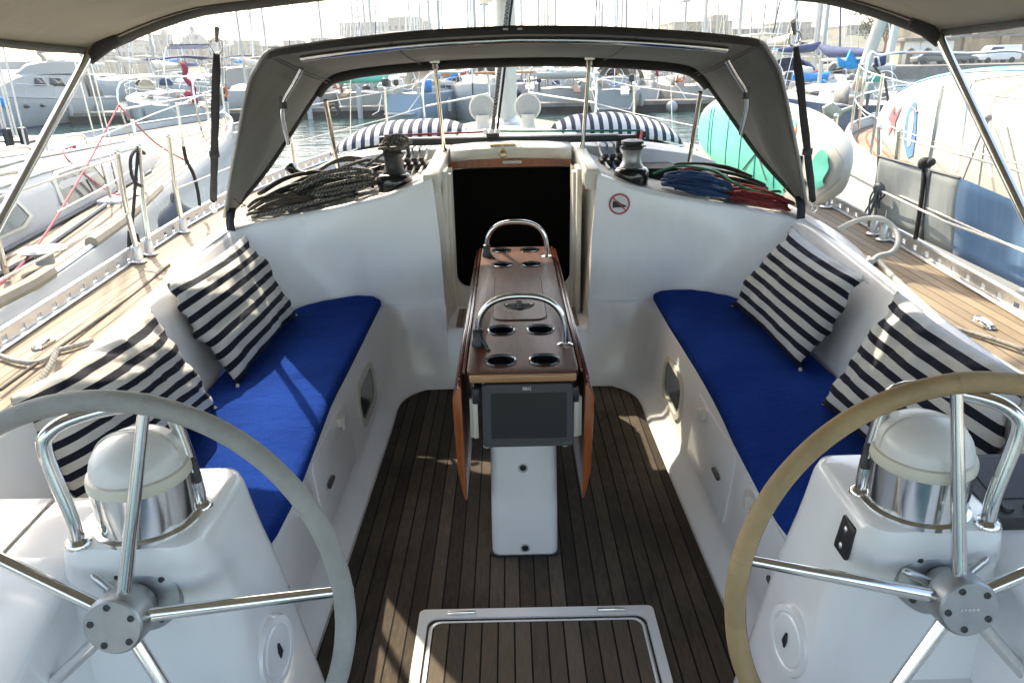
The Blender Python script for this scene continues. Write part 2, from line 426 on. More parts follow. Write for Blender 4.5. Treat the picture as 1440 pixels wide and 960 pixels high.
def mir(p): return (-p[0],) + tuple(p[1:])
def lerp(a, b, t): return a + (b - a) * t
def interp(tab, x):
    if x <= tab[0][0]: return tab[0][1]
    for (a, b), (c, d) in zip(tab, tab[1:]):
        if x <= c: return b + (d - b) * (x - a) / (c - a)
    return tab[-1][1]
def text_mesh(name, s, size, mat, mw, parent, depth=.0006):
    cu = bpy.data.curves.new('t', 'FONT'); cu.body = s; cu.size = size; cu.extrude = depth; cu.align_x = 'CENTER'; cu.align_y = 'CENTER'
    o = bpy.data.objects.new('t', cu); COL.objects.link(o)
    dg = bpy.context.evaluated_depsgraph_get(); dg.update()
    me = bpy.data.meshes.new_from_object(o.evaluated_get(dg)); bpy.data.objects.remove(o)
    me.transform(mw)
    if parent is not None: me.transform(Matrix.Translation(-Vector(parent['_w'])))
    me.materials.clear(); me.materials.append(M[mat]); me.name = name
    r = bpy.data.objects.new(name, me); COL.objects.link(r); r.parent = parent; return r
# ------------------------------------------------------------------ our own yacht: mouldings, decks, hull
yacht = thing('sailing_yacht', 'white sailing yacht with teak cockpit whose helm the picture is taken from', 'yacht', (0, 0, 0))
TOE = [(-2.0, 1.55), (0.0, 1.66), (1.5, 1.77), (2.3, 1.84), (3.0, 1.89), (3.7, 1.93), (4.4, 1.96), (5.2, 1.95), (6.2, 1.83), (7.2, 1.58), (8.2, 1.20), (9.2, .70), (10.1, .12)]
DKZ = [(-2.0, .60), (1.5, .645), (3.0, .672), (4.2, .70), (6.0, .74), (8.0, .81), (10.1, .90)]
COUT = [(-2.0, 1.28), (1.3, 1.335), (1.8, 1.355), (2.2, 1.385), (2.7, 1.44), (3.1, 1.51), (3.45, 1.60), (3.8, 1.66), (4.4, 1.55), (5.2, 1.42), (6.2, 1.28), (7.2, 1.0), (7.9, .5)]
rings = [  # half outlines from the companionway cut, round the corner, aft along the seat
 [(.36, 3.50, 0), (.42, 3.50, 0), (.50, 3.48, 0), (.57, 3.40, 0), (.60, 3.28, 0), (.60, 3.0, 0), (.61, 2.0, 0), (.62, 1.3, 0), (.62, .2, 0)],
 [(.36, 3.512, .02), (.425, 3.512, .02), (.51, 3.492, .02), (.585, 3.41, .02), (.613, 3.28, .02), (.613, 3.0, .02), (.623, 2.0, .02), (.633, 1.3, .02), (.633, .2, .02)],
 [(.36, 3.525, .055), (.46, 3.525, .055), (.56, 3.50, .055), (.63, 3.42, .055), (.652, 3.28, .055), (.652, 3.0, .055), (.655, 2.0, .055), (.66, 1.3, .055), (.66, .2, .055)],
 [(.36, 3.54, .09), (.47, 3.54, .09), (.58, 3.515, .09), (.645, 3.43, .09), (.667, 3.28, .09), (.667, 3.0, .09), (.667, 2.0, .09), (.667, 1.3, .09), (.667, .2, .09)],
 [(.36, 3.555, .30), (.50, 3.555, .30), (.60, 3.53, .30), (.662, 3.45, .30), (.684, 3.30, .30), (.684, 3.0, .30), (.684, 2.0, .30), (.684, 1.3, .30), (.684, .2, .30)],
 [(.36, 3.562, .40), (.52, 3.562, .40), (.62, 3.545, .40), (.676, 3.46, .40), (.693, 3.30, .40), (.693, 3.0, .40), (.693, 2.0, .40), (.693, 1.3, .40), (.693, .2, .40)],
 [(.36, 3.565, .425), (.53, 3.565, .425), (.64, 3.555, .425), (.69, 3.48, .425), (.703, 3.30, .425), (.703, 3.0, .425), (.703, 2.0, .425), (.703, 1.3, .425), (.703, .2, .425)],
 [(.36, 3.567, .433), (.56, 3.567, .433), (.68, 3.567, .433), (.715, 3.51, .433), (.727, 3.30, .433), (.727, 3.0, .433), (.727, 2.0, .433), (.727, 1.3, .433), (.727, .2, .433)],
 [(.365, 3.575, .438), (.60, 3.59, .438), (.78, 3.60, .438), (.97, 3.53, .438), (1.09, 3.39, .438), (1.135, 3.0, .438), (1.14, 2.0, .438), (1.14, 1.3, .438), (1.14, .2, .438)],
 [(.367, 3.578, .47), (.605, 3.597, .47), (.79, 3.608, .47), (.985, 3.54, .47), (1.108, 3.40, .47), (1.152, 3.0, .47), (1.157, 2.0, .47), (1.157, 1.3, .47), (1.157, .2, .47)],
 [(.375, 3.588, .78), (.60, 3.597, .78), (.86, 3.603, .78), (1.12, 3.57, .72), (1.27, 3.46, .70), (1.275, 3.0, .70), (1.185, 2.0, .69), (1.155, 1.3, .68), (1.15, .2, .68)],
 [(.395, 3.592, 1.05), (.60, 3.597, .975), (.90, 3.602, .912), (1.20, 3.575, .862), (1.345, 3.47, .832), (1.328, 3.0, .822), (1.215, 2.0, .822), (1.17, 1.3, .815), (1.16, .2, .81)],
 [(.40, 3.597, 1.068), (.605, 3.603, .993), (.905, 3.61, .927), (1.205, 3.585, .876), (1.358, 3.485, .846), (1.342, 3.0, .838), (1.227, 2.0, .837), (1.18, 1.3, .83), (1.17, .2, .826)],
 [(.41, 3.63, 1.072), (.61, 3.63, .998), (.91, 3.635, .932), (1.21, 3.62, .881), (1.38, 3.51, .851), (1.365, 3.0, .842), (1.247, 2.0, .841), (1.20, 1.3, .835), (1.19, .2, .83)],
]
def dense(r): return spline(r, 6)
R_ = [dense(r) for r in rings]
g = MB()
lowL = R_[:5]
for sgn in (1, -1):
    rr = [[Vector((p.x * sgn, p.y, p.z)) for p in r] for r in R_]
    g.grid(rr, flip=sgn < 0)
# wall under the companionway step
g.grid([[(x, y, z) for x in (-.36, -.12, .12, .36)] for (y, z) in ((3.50, 0), (3.512, .02), (3.525, .055), (3.54, .09), (3.555, .285), (3.565, .30), (3.60, .302), (3.96, .302))])
g.build('cockpit_moulding', 'gelcoat', yacht, angle=60)
# coaming tops running out to the side decks (one each side)
for sgn in (1, -1):
    g = MB(); rows = []
    for y in (3.545, 3.45, 3.3, 3.15, 3.0, 2.6, 2.2, 1.8, 1.3, .6, .0, -1.0):
        xi = interp([(.2, 1.19), (1.3, 1.20), (2.0, 1.247), (3.0, 1.365), (3.51, 1.38)], y) - .01
        zi = interp([(.2, .828), (1.3, .833), (2.0, .839), (3.0, .840), (3.51, .849)], y)
        xo = interp(COUT, y); zo = interp(DKZ, y) - .01
        bl = max(0, min(1, (y - 3.0) / .5)); wp_ = ((1.372, .853), (1.40, .849), (1.47, .834), (1.55, .785), (1.61, .74), (1.655, .705), (1.67, .685))
        rows.append([(sgn * lerp(x, wx, bl), y, lerp(z, wz, bl)) for (x, z), (wx, wz) in zip(((xi, zi), (xi + .012, zi - .001), (xi + (xo - xi) * .20, zi - .022), (xi + (xo - xi) * .5, zi - .072), (xi + (xo - xi) * .85, zo + .045), (xo, zo + .010), (xo + .01, zo)), wp_)])
    g.grid(rows, flip=sgn > 0); g.build('coaming', 'gelcoat', yacht, angle=55)
# teak sole of the cockpit (rounded forward corners)
half = spline([(.0, 3.492, 0), (.42, 3.492, 0), (.50, 3.472, 0), (.563, 3.395, 0), (.592, 3.28, 0), (.592, 3.0, 0), (.602, 2.0, 0), (.612, 1.3, 0), (.612, .2, 0)], 5)
g = MB(); g.grid([[Vector((p.x, p.y, .004)) for p in half], [Vector((-p.x, p.y, .004)) for p in half]])
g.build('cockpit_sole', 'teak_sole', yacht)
g = MB(); g.box((0, 1.7, -.03), (1.3, 3.8, .05)); g.build('sole_underside', 'gelcoat', yacht)
# companionway recess
for sgn in (1, -1):
    g = MB(); g.add([(sgn * .36, 3.56, .302), (sgn * .352, 3.98, .302), (sgn * .352, 4.0, 1.085), (sgn * .40, 3.60, 1.066), (sgn * .367, 3.578, .47)], [(0, 1, 2, 3, 4)])
    g.build('recess_side', 'gelcoat_cream', yacht)
    for (x0, x1, y0, y1, z1) in ((.331, .356, 3.79, 3.97, 1.070), (.316, .333, 3.87, 3.97, 1.045)):      # stepped runners either side of the opening
        g = MB(); poly = [(sgn * x0, y0, .302), (sgn * x1, y0, .302), (sgn * x1, y1, .302), (sgn * x0, y1, .302)]
        g.prism(poly, (0, 0, z1 - .302)); g.build('washboard_runner', 'gelcoat_cream', yacht, bevel=.005)
# frame wall with rounded opening
def rrect(x0, x1, z0, z1, r, n=6):
    out = []
    for cx, cz, a0 in ((x1 - r, z0 + r, -90), (x1 - r, z1 - r, 0), (x0 + r, z1 - r, 90), (x0 + r, z0 + r, 180)):
        for i in range(n + 1):
            a = math.radians(a0 + 90 * i / n); out.append((cx + r * math.cos(a), cz + r * math.sin(a)))
    return out
inn = rrect(-.314, .314, .405, 1.3, .07); outr = rrect(-.355, .355, .29, 1.31, .01)
g = MB()
cap_ = lambda q: [(x, min(z, 1.066)) for x, z in q]
inn, outr = cap_(inn), cap_(outr)
def ujam(q): return [q[20]] + q[21:28] + q[0:8]
inn, outr = ujam(inn), ujam(outr)
g.grid([[(x, 3.95, z) for x, z in outr], [(x, 3.95, z) for x, z in inn], [(x, 4.0, z) for x, z in inn]])
g.build('companionway_frame', 'gelcoat_cream', yacht, angle=40)
g = MB(); g.grid([[(x, 4.0, z) for x, z in inn], [(x, 4.03, z) for x, z in ujam(cap_(rrect(-.325, .325, .39, 1.3, .07)))]])
g.build('doorway_trim', 'varnish', yacht)
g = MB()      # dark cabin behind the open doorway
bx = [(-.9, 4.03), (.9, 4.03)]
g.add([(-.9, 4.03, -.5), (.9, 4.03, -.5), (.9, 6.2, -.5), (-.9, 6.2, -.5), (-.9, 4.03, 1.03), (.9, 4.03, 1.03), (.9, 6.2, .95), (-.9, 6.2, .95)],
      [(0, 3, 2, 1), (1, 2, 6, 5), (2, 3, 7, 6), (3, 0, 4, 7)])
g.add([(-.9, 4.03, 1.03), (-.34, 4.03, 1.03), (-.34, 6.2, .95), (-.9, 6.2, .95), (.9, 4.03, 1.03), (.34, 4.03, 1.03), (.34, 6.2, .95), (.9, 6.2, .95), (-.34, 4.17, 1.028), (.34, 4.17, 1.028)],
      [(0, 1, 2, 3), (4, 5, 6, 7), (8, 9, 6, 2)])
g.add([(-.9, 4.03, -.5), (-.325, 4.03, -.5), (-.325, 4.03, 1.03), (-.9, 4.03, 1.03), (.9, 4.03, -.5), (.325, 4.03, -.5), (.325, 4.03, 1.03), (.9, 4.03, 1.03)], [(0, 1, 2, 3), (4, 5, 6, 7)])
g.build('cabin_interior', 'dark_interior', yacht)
g = MB(); g.box((0, 4.165, 1.060), (.66, .03, .045)); g.build('hatch_beam', 'varnish', yacht)
g = MB(); g.box((.005, 4.147, 1.064), (.105, .006, .016)); g.build('beam_plate', 'cream_plastic', yacht, bevel=.002)
# sliding hatch garage and its raised rails
g = MB()
g.grid([[(x, y, z + .012 * (1 - (x / .3) ** 2)) for x in (-.33, -.2, 0, .2, .33)] for (y, z) in ((4.17, 1.075), (4.15, 1.083), (4.145, 1.098), (4.15, 1.125), (4.17, 1.137), (4.6, 1.142), (5.1, 1.143))])
hatch = g.build('sliding_hatch', 'gelcoat_cream', yacht, solid=.02)
g = MB(); g.box((-.045, 4.165, 1.155), (.14, .028, .013)); g.box((-.045, 4.146, 1.143), (.012, .012, .03)); g.lathe([(0, -.006), (.022, -.006), (.024, 0), (.018, .006), (0, .007)], (-.045, 4.136, 1.112), (0, -1, .2), 18)
g.build('hatch_latch', 'brass', hatch, bevel=.003)
for sgn in (1, -1):
    g = MB()
    g.grid([[(sgn * x, y, zz + z_) for x, z_ in ((.352, -.05), (.352, .02), (.362, .03), (.418, .03), (.428, .02), (.428, -.06))] for y, zz in ((3.605, 1.05), (3.62, 1.062), (4.0, 1.075), (4.46, 1.098), (5.1, 1.13))]); o_ = len(g.v) - 30; g.f.append(tuple(o_ + i for i in range(6)))
    g.build('hatch_rail', 'gelcoat_cream', yacht, angle=50)
# teak mats on the step
for sgn in (1, -1):
    g = MB(); g.box((sgn * .245, 3.735, .309), (.145, .28, .012)); g.build('step_mat', 'teak_step', yacht, bevel=.004)
# winch deck and coachroof
g = MB(); rows = []
for y, ex in ((3.63, 0), (3.9, .01), (4.2, .02), (4.38, .025)):
    hx = [(.41, 1.07), (.61, .997), (.91, .931), (1.21, .880), (1.38, .850), (1.47, .83), (1.55, .775), (1.66 if y < 4.3 else 1.62, .69)]
    rows.append([(x, y, z + ex * .6) for x, z in hx])
for sgn in (1, -1):
    g = MB(); g.grid([[(sgn * p[0], (p[1] if k else p[1] + (0 if p[0] < 1.25 else -.11 * min(1, (p[0] - 1.25) / .13))), p[2]) for p in r] for k, r in enumerate(rows)], flip=sgn < 0); g.build('winch_deck', 'nonskid', yacht, angle=50)
g = MB(); rows = []
ST = [(4.36, 1.0, 0), (4.42, 1.0, .03), (5.04, .985, .03), (5.1, .98, .03), (5.2, .97, .03), (6.0, .90, .01), (6.8, .76, -.05), (7.4, .55, -.12), (7.8, .33, -.24)]
for y, k, dz in ST:
    row = []
    for x, z in ((0 if y > 5.05 else .345, 1.10 if y > 5.05 else 1.085), (.43, 1.085), (.8, 1.06), (1.06, 1.02), (1.18, .98), (1.26, .90), (1.34, .78), (1.46, .68)):
        zz = z + dz
        if z < .75 or y == 4.36: zz = max(interp(DKZ, y) - .03, .68) if z < .75 else z - .09
        row.append((x * k, y, zz))
    rows.append(row)
for sgn in (1, -1): g.grid([[(sgn * p[0], p[1], p[2]) for p in r] for r in rows], flip=sgn < 0)
g.build('coachroof', 'nonskid', yacht, angle=50)
for sgn in (1, -1):
    g = MB(); g.tube([(sgn * 1.285, 4.6, .90), (sgn * 1.25, 5.4, .89), (sgn * 1.14, 6.2, .86)], .035, 8); g.build('cabin_window', 'window_dark', yacht)
# decks
for sgn in (1, -1):
    g = MB(); rows = []
    for y in [-1.5 + .35 * i for i in range(27)]:
        xi = interp(COUT, y) - .05; xo = interp(TOE, y); z = interp(DKZ, y)
        rows.append([(sgn * lerp(xi, xo, t), y, z) for t in (0, .33, .66, 1)])
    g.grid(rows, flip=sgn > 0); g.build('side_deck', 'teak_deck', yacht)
g = MB(); rows = []
for y in (7.5, 7.9, 8.3, 8.7, 9.1, 9.5, 9.8, 10.1):
    xo = interp(TOE, y); rows.append([(xo * t, y, interp(DKZ, y) + .003) for t in (-1, -.5, 0, .5, 1)])
g.grid(rows); g.build('foredeck', 'teak_deck', yacht)
# hull and perforated toe rails
for sgn in (1, -1):
    g = MB(); rows = []
    for y in [-2 + .4 * i for i in range(31)] + [10.1]:
        xo = interp(TOE, y); z = interp(DKZ, y); k = .55 + .45 * min(1, xo / 1.2)
        rows.append([(sgn * (xo + .005), y, z + .004), (sgn * (xo + .02), y, z - .02), (sgn * (xo + .035) , y, z - .35), (sgn * (xo * (.98 if xo > .5 else .9)), y - (0 if y < 9 else .15), -.4), (sgn * xo * .86 * k, y - (0 if y < 9 else .3), -1.1), (sgn * xo * .5 * k, y - (0 if y < 9 else .4), -1.4)])
    g.grid(rows, flip=sgn < 0); g.build('hull', 'hull_white', yacht, angle=50)
    ys = [-.5 + .061 * i for i in range(int(7.6 / .061))]
    g = MB()
    # rail built from short lengths round each drain slot
    def railx(y): return interp(TOE, y) - .012
    slots = [y for i, y in enumerate(ys)]
    y = -.5
    while y < 7.0:
        for (a, b, z0, z1) in ((0, .085, 0, .062), (.085, .12, 0, .020), (.085, .12, .042, .062)):
            p, q = y + a, y + b
            xa, xb = railx(p), railx(q); za, zb = interp(DKZ, p) + .003, interp(DKZ, q) + .003
            poly = [(sgn * (xa - .003), p, za + z0), (sgn * (xb - .003), q, zb + z0), (sgn * (xb - .003), q, zb + z1), (sgn * (xa - .003), p, za + z1)]
            g.prism(poly, (sgn * .006, 0, 0))
        y += .12
    rail = g.build('toe_rail', 'alu', yacht)
    g = MB(); g.tube([(sgn * railx(y), y, interp(DKZ, y) + .068) for y in ys[::2]], .008, 6); g.tube([(sgn * (railx(y) - .012), y, interp(DKZ, y) + .008) for y in ys[::2]], .008, 6)
    g.build('rail_lip', 'alu', rail)
# locker faces: lids, latches, oval windows
def face_x(z): return interp([(.055, .652), (.09, .667), (.30, .684), (.40, .693)], z)
for sgn in (1, -1):
    for (y0, y1) in ((1.52, 2.05), (2.10, 2.62)):
        g = MB(); o = rrect(y0, y1, .105, .375, .04)
        g.grid([[(sgn * (face_x(z) + .002), y, z) for y, z in o], [(sgn * (face_x(z) - .004), y, z) for y, z in o]], cu=True)
        i2 = rrect(y0 + .004, y1 - .004, .109, .371, .037)
        n = len(i2); o_ = len(g.v)
        g.add([(sgn * (face_x(z) - .0055), y, z) for y, z in i2], [tuple(range(n))])
        g.grid([[(sgn * (face_x(z) - .004), y, z) for y, z in o], [(sgn * (face_x(z) - .0055), y, z) for y, z in i2]], cu=True)
        lid = g.build('locker_lid', 'gelcoat', yacht, angle=30)
        g = MB(); yl = (y0 + y1) / 2 + .12
        g.box((sgn * .675, yl, .345), (.02, .05, .035)); g.box((sgn * .664, yl, .335), (.012, .03, .05)); g.build('latch', 'gelcoat_cream', lid, bevel=.004)
        g = MB(); g.box((sgn * .663, y0 + .12, .24), (.012, .07, .016)); g.build('vent_slot', 'panel_grey', lid, bevel=.004)
    cy, cz = 2.98, .225
    g = MB(); ro, ri = rrect(cy - .19, cy + .19, cz - .10, cz + .10, .085, 8), rrect(cy - .165, cy + .165, cz - .078, cz + .078, .07, 8)
    g.grid([[(sgn * (face_x(z) + .004), y, z) for y, z in ro], [(sgn * (face_x(z) - .008), y, z) for y, z in ro], [(sgn * (face_x(z) - .010), y, z) for y, z in ri], [(sgn * (face_x(z) + .001), y, z) for y, z in ri]], cu=True)
    wn_ = g.build('locker_window', 'cream_plastic', yacht, angle=40)
    g = MB(); g.add([(sgn * (face_x(z) - .001), y, z) for y, z in ri], [tuple(range(len(ri)))]); g.build('pane', 'window_dark', wn_)
    g = MB(); g.box((sgn * .70, 1.40, .40), (.03, .05, .08)); g.build('latch', 'gelcoat_cream', yacht, bevel=.005)

# floor hatch let into the sole
fh = thing('floor_hatch', 'teak planked hatch with pale grey frame let into cockpit floor', 'hatch', (.03, 1.3, .004))
g = MB(); a, b = rrect(-.330, .385, .55, 1.838, .018), rrect(-.302, .357, .585, 1.802, .03)
b2 = rrect(-.290, .345, .60, 1.785, .03); b3 = rrect(-.284, .339, .606, 1.779, .03)
g.grid([[(x, y, .004) for x, y in a], [(x, y, .013) for x, y in a], [(x, y, .012) for x, y in b], [(x, y, .002) for x, y in b]], cu=True)
fr_ = g.build('frame', 'gelcoat_console', fh, angle=30)
g = MB(); g.grid([[(x, y, .003) for x, y in rrect(-.297, .352, .588, 1.792, .03)], [(x, y, .013) for x, y in b2], [(x, y, .014) for x, y in b3], [(x, y, .011) for x, y in b3]], cu=True)
g.build('lid_rim', 'gelcoat_console', fh, angle=30)
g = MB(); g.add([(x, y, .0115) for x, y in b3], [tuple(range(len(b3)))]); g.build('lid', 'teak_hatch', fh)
for x in (-.20, .255):
    g = MB(); g.box((x, 1.818, .015), (.085, .014, .006)); g.cyl((x - .04, 1.818, .017), (x + .04, 1.818, .017), .005, 8); g.build('hinge', 'steel', fh, bevel=.001)

for o_ in yacht.children:      # the doorway sits a touch to port of the table
    if o_.name.split('.')[0] in ('companionway_frame', 'doorway_trim', 'washboard_runner', 'hatch_rail', 'sliding_hatch', 'hatch_beam', 'beam_plate'): o_.location.x -= .014
# ------------------------------------------------------------------ cushions
def seat_cushion(sgn, label):
    o = [(.690, 1.43), (.690, 2.5), (.690, 3.42), (.70, 3.53), (.76, 3.585), (.90, 3.555), (1.0, 3.49), (1.075, 3.38), (1.12, 3.2), (1.135, 3.0), (1.14, 2.2), (1.14, 1.43)]
    ring = spline([(x, y, 0) for x, y in o], 8, True)
    c = Vector((.93, 2.5, 0))
    g = MB(); rows = []
    for ins, z in ((0, .442), (-.012, .452), (-.012, .476), (.0, .488), (.02, .494), (.10, .497), (.19, .4985)):
        row = []
        for k, p in enumerate(ring):
            nx = p - c; d = Vector((nx.x, nx.y * .2, 0)); d.normalize()
            q = p - Vector((d.x * ins, d.y * ins, 0))
            wv = .0055 * noise.noise(Vector((q.x * 7, q.y * 4, sgn * 3))) + .003 * noise.noise(Vector((q.x * 19, q.y * 9, sgn * 5)))
            row.append((sgn * q.x, q.y, z + wv))
        rows.append(row)
    g.grid(rows, cu=True, flip=sgn < 0)
    n = len(ring); base = len(g.v) - n
    g.f.append(tuple(base + i for i in range(n)))
    ob = g.build('seat_cushion', 'blue_towel', None, (sgn * .92, 2.5, .44), angle=70)
    return tag(ob, label, 'cushion', 'blue seat cushions')
seat_cushion(-1, 'blue towelling bench cushion with a sunlit patch, beside the grey steering wheel')
seat_cushion(1, 'blue towelling bench cushion all in shade, beside the tan steering wheel')

def pillow(name, A, B, C, D, T, mat, label, cat, group, lean, seed, n=34, pinch=.075, tails=True, flipuv=False, u_stripes=False):
    """A B top edge, D C bottom edge"""
    A, B, C, D = map(Vector, (A, B, C, D)); ctr = (A + B + C + D) / 4
    nrm = (B - A).cross(D - A).normalized()
    if nrm.dot(lean) < 0: nrm = -nrm
    verts = []; uvs = []; faces = []
    def P_(u, v, side):
        e = 1 - pinch * (4 * u * (1 - u)) * 0
        uu = .5 + (u - .5) * (1 - pinch * 4 * v * (1 - v)) + .010 * noise.noise(Vector((v * 4, seed, u))); vv = .5 + (v - .5) * (1 - pinch * 4 * u * (1 - u))
        p = (D * (1 - uu) + C * uu) * (1 - vv) + (A * (1 - uu) + B * uu) * vv
        a = max(0, 1 - abs(2 * u - 1) ** 2.6); b = max(0, 1 - abs(2 * v - 1) ** 2.6)
        t = T * (a * b) ** .55
        edge = (1 - a * b)
        wr = .016 * noise.noise(Vector((u * 5 + seed, v * 5, seed))) + .013 * edge ** 1.5 * noise.noise(Vector((u * 9 + seed, v * 9, 0.5))) + .007 * (1 - abs(noise.noise(Vector((u * 7 + v * 5 + seed, v * 6 - u * 4, seed)))) * 3)
        sag = -.03 * (1 - v) * 0
        return p + nrm * (side * t + wr * (T / .07))
    for side in (1, -1):
        o = len(verts)
        for j in range(n + 1):
            for i in range(n + 1):
                u, v = i / n, j / n
                verts.append(P_(u, v, side) - ctr); uvs.append((u, v))
        for j in range(n):
            for i in range(n):
                q = (o + j * (n + 1) + i, o + j * (n + 1) + i + 1, o + (j + 1) * (n + 1) + i + 1, o + (j + 1) * (n + 1) + i)
                faces.append(q if side > 0 else q[::-1])
    me = bpy.data.meshes.new(name); me.from_pydata(verts, [], faces)
    uvl = me.uv_layers.new(name='UVMap')
    for lp in me.loops:
        u, v = uvs[lp.vertex_index]; uvl.data[lp.index].uv = (v, u) if u_stripes else (u, v)
    bm = bmesh.new(); bm.from_mesh(me); bmesh.ops.remove_doubles(bm, verts=bm.verts, dist=1e-5); bmesh.ops.recalc_face_normals(bm, faces=bm.faces); bm.to_mesh(me); bm.free()
    me.polygons.foreach_set('use_smooth', [True] * len(me.polygons)); me.materials.append(M[mat])
    ob = bpy.data.objects.new(name, me); COL.objects.link(ob); ob.location = ctr; ob['_w'] = tuple(ctr)
    tag(ob, label, cat, group)
    if tails:
        for q in (C, D, B):
            g = MB(); d = (q - ctr).normalized()
            p0 = q - d * .012
            g.tube(spline([p0, p0 + d * .02 + Vector((0, 0, -.012)), p0 + d * .034 + Vector((0, 0, -.03))], 4), [.006, .006, .006, .006, .007, .007, .007, .008, .004], 6)
            g.build('tie_tail', 'white_rope', ob)
    return ob
PG = 'striped cushions on the benches'
pillow('striped_cushion', (-1.265, 2.53, .86), (-1.25, 3.34, .86), (-1.03, 3.27, .50), (-1.03, 2.46, .50), .088, 'navy_stripes', 'navy and white striped cushion leaning at the forward end of the sunlit blue bench', 'cushion', PG, Vector((1, 0, .3)), 1.3)
pillow('striped_cushion', (-1.215, 1.58, .872), (-1.185, 2.24, .872), (-1.045, 2.29, .50), (-1.10, 1.55, .565), .095, 'navy_stripes', 'navy and white striped cushion with sunlit top standing behind the grey steering wheel', 'cushion', PG, Vector((1, 0, .3)), 5.1)
pillow('striped_cushion', (1.245, 3.29, .86), (1.205, 2.48, .86), (1.03, 2.50, .50), (1.0, 3.275, .50), .085, 'navy_stripes', 'navy and white striped cushion at the forward end of the shaded blue bench', 'cushion', PG, Vector((-1, 0, .3)), 9.7)
pillow('striped_cushion', (1.21, 2.24, .872), (1.18, 1.58, .868), (1.03, 1.45, .50), (1.0, 2.22, .50), .092, 'navy_stripes', 'navy and white striped cushion standing behind the tan steering wheel', 'cushion', PG, Vector((-1, 0, .3)), 14.2)
# two big cushions lying on the coachroof
def roof_pad(px0, px1, yc, dep, hgt, seed, label, x0, x1, zb):
    g = []; n = 40; k = 14
    verts = []; uvs = []; faces = []
    for j in range(k + 1):
        v = j / k
        for i in range(n + 1):
            u = i / n
            prof = max(0.0, 1 - abs(2 * u - 1) ** 2.4) ** .55
            th = PI * v
            z = zb(lerp(x0, x1, u)) + .012 + hgt * prof * math.sin(th) ** .8 * (1 + .10 * noise.noise(Vector((u * 6, v * 3, seed))))
            y = yc - dep / 2 * math.cos(th) * (.35 + .65 * prof)
            verts.append((lerp(x0, x1, u), y + .015 * noise.noise(Vector((u * 9, v * 4, seed + 4))), z)); uvs.append((v, u))
    for j in range(k):
        for i in range(n): faces.append((j * (n + 1) + i, j * (n + 1) + i + 1, (j + 1) * (n + 1) + i + 1, (j + 1) * (n + 1) + i))
    b = len(verts)
    me = bpy.data.meshes.new('bolster_cushion'); c = Vector(((x0 + x1) / 2, yc, 1.08))
    me.from_pydata([Vector(p) - c for p in verts], [], faces)
    uvl = me.uv_layers.new(name='UVMap')
    for lp in me.loops: uvl.data[lp.index].uv = uvs[lp.vertex_index]
    me.polygons.foreach_set('use_smooth', [True] * len(me.polygons)); me.materials.append(M['deck_stripes'])
    o = bpy.data.objects.new('bolster_cushion', me); COL.objects.link(o); o.location = c
    md = o.modifiers.new('thickness', 'SOLIDIFY'); md.thickness = .012; md.offset = -1
    return tag(o, label, 'cushion', 'big striped cushions on the coachroof')
def roofz(x): return interp([(0, 1.13), (.4, 1.12), (.8, 1.09), (1.06, 1.05), (1.3, .98)], abs(x)) + .002
roof_pad(0, 0, 5.25, .62, .115, 2.2, 'large striped cushion on coachroof behind the red line of the traveller', -1.24, -.30, roofz)
roof_pad(0, 0, 5.25, .62, .125, 7.7, 'large striped cushion on coachroof behind the green line and steel winch', .27, 1.16, roofz)

# ------------------------------------------------------------------ cockpit table
tb = thing('cockpit_table', 'drop leaf cockpit table of dark varnished wood with cup holders on white pedestal', 'table', (0, 2.8, .004))
g = MB(); o = rrect(-.168, .168, 2.018, 3.605, .03, 5)
g.prism([(x, y, .698) for x, y in o], (0, 0, .022))
top = g.build('table_top', 'table_wood', tb, bevel=.003)
CUPS = [(-.066, 2.117), (.069, 2.117), (-.066, 2.392), (.069, 2.392), (-.068, 3.26), (.066, 3.26), (-.072, 3.53), (.066, 3.53)]
cut = MB()
for x, y in CUPS: cut.cyl((x, y, .6), (x, y, .8), .0415, 32)
boolean_cut(top, cut)
for x, y in CUPS:
    g = MB(); g.lathe([(.040, .719), (.0405, .723), (.043, .7255), (.0475, .7245), (.0495, .7205), (.046, .7202), (.0405, .719), (.039, .70), (.037, .645), (0, .645)], (x, y, 0), None, 32)
    g.build('cup_holder', 'black_gloss', tb, angle=50)
g = MB(); g.box((0, 2.012, .706), (.318, .014, .022)); g.build('edge_trim', 'edge_wood', tb, bevel=.004)
# lid with finger notch, leather pull and two studs
g = MB(); o = rrect(-.098, .098, 2.49, 3.135, .045, 7); i_ = rrect(-.0955, .0955, 2.4925, 3.1325, .043, 7)
g.grid([[(x, y, .7205) for x, y in o], [(x, y, .7245) for x, y in i_]], cu=True); n = len(i_); g.f.append(tuple(len(g.v) - n + i for i in range(n)))
lid = g.build('lid', 'table_wood', tb, angle=30)
gap = rrect(-.1015, .1015, 2.4865, 3.1385, .048, 7)
g = MB(); g.grid([[(x, y, .7212) for x, y in gap], [(x, y, .7212) for x, y in o]], cu=True); g.build('lid_gap', 'black_plastic', lid)
g = MB(); arc = [(.058 * math.cos(a), 2.672 + .075 * math.sin(a), .7252) for a in [PI + PI * i / 14 for i in range(15)]] + [(.058, 2.672, .7252)]
g.add(arc, [tuple(range(len(arc)))]); g.build('finger_notch', 'dark_interior', lid)
g = MB(); g.grid([[(x, y, .7275 + .004 * math.sin(PI * (y - 2.61) / .09)) for x in (-.011, .011)] for y in (2.595, 2.61, 2.64, 2.67, 2.70)]); g.build('pull_strap', 'webbing', lid, solid=.002)
for x in (-.047, .047):
    g = MB(); g.ball((x, 2.655, .727), .005, 10, 6, (1, 1, .5)); g.build('stud', 'steel', lid)
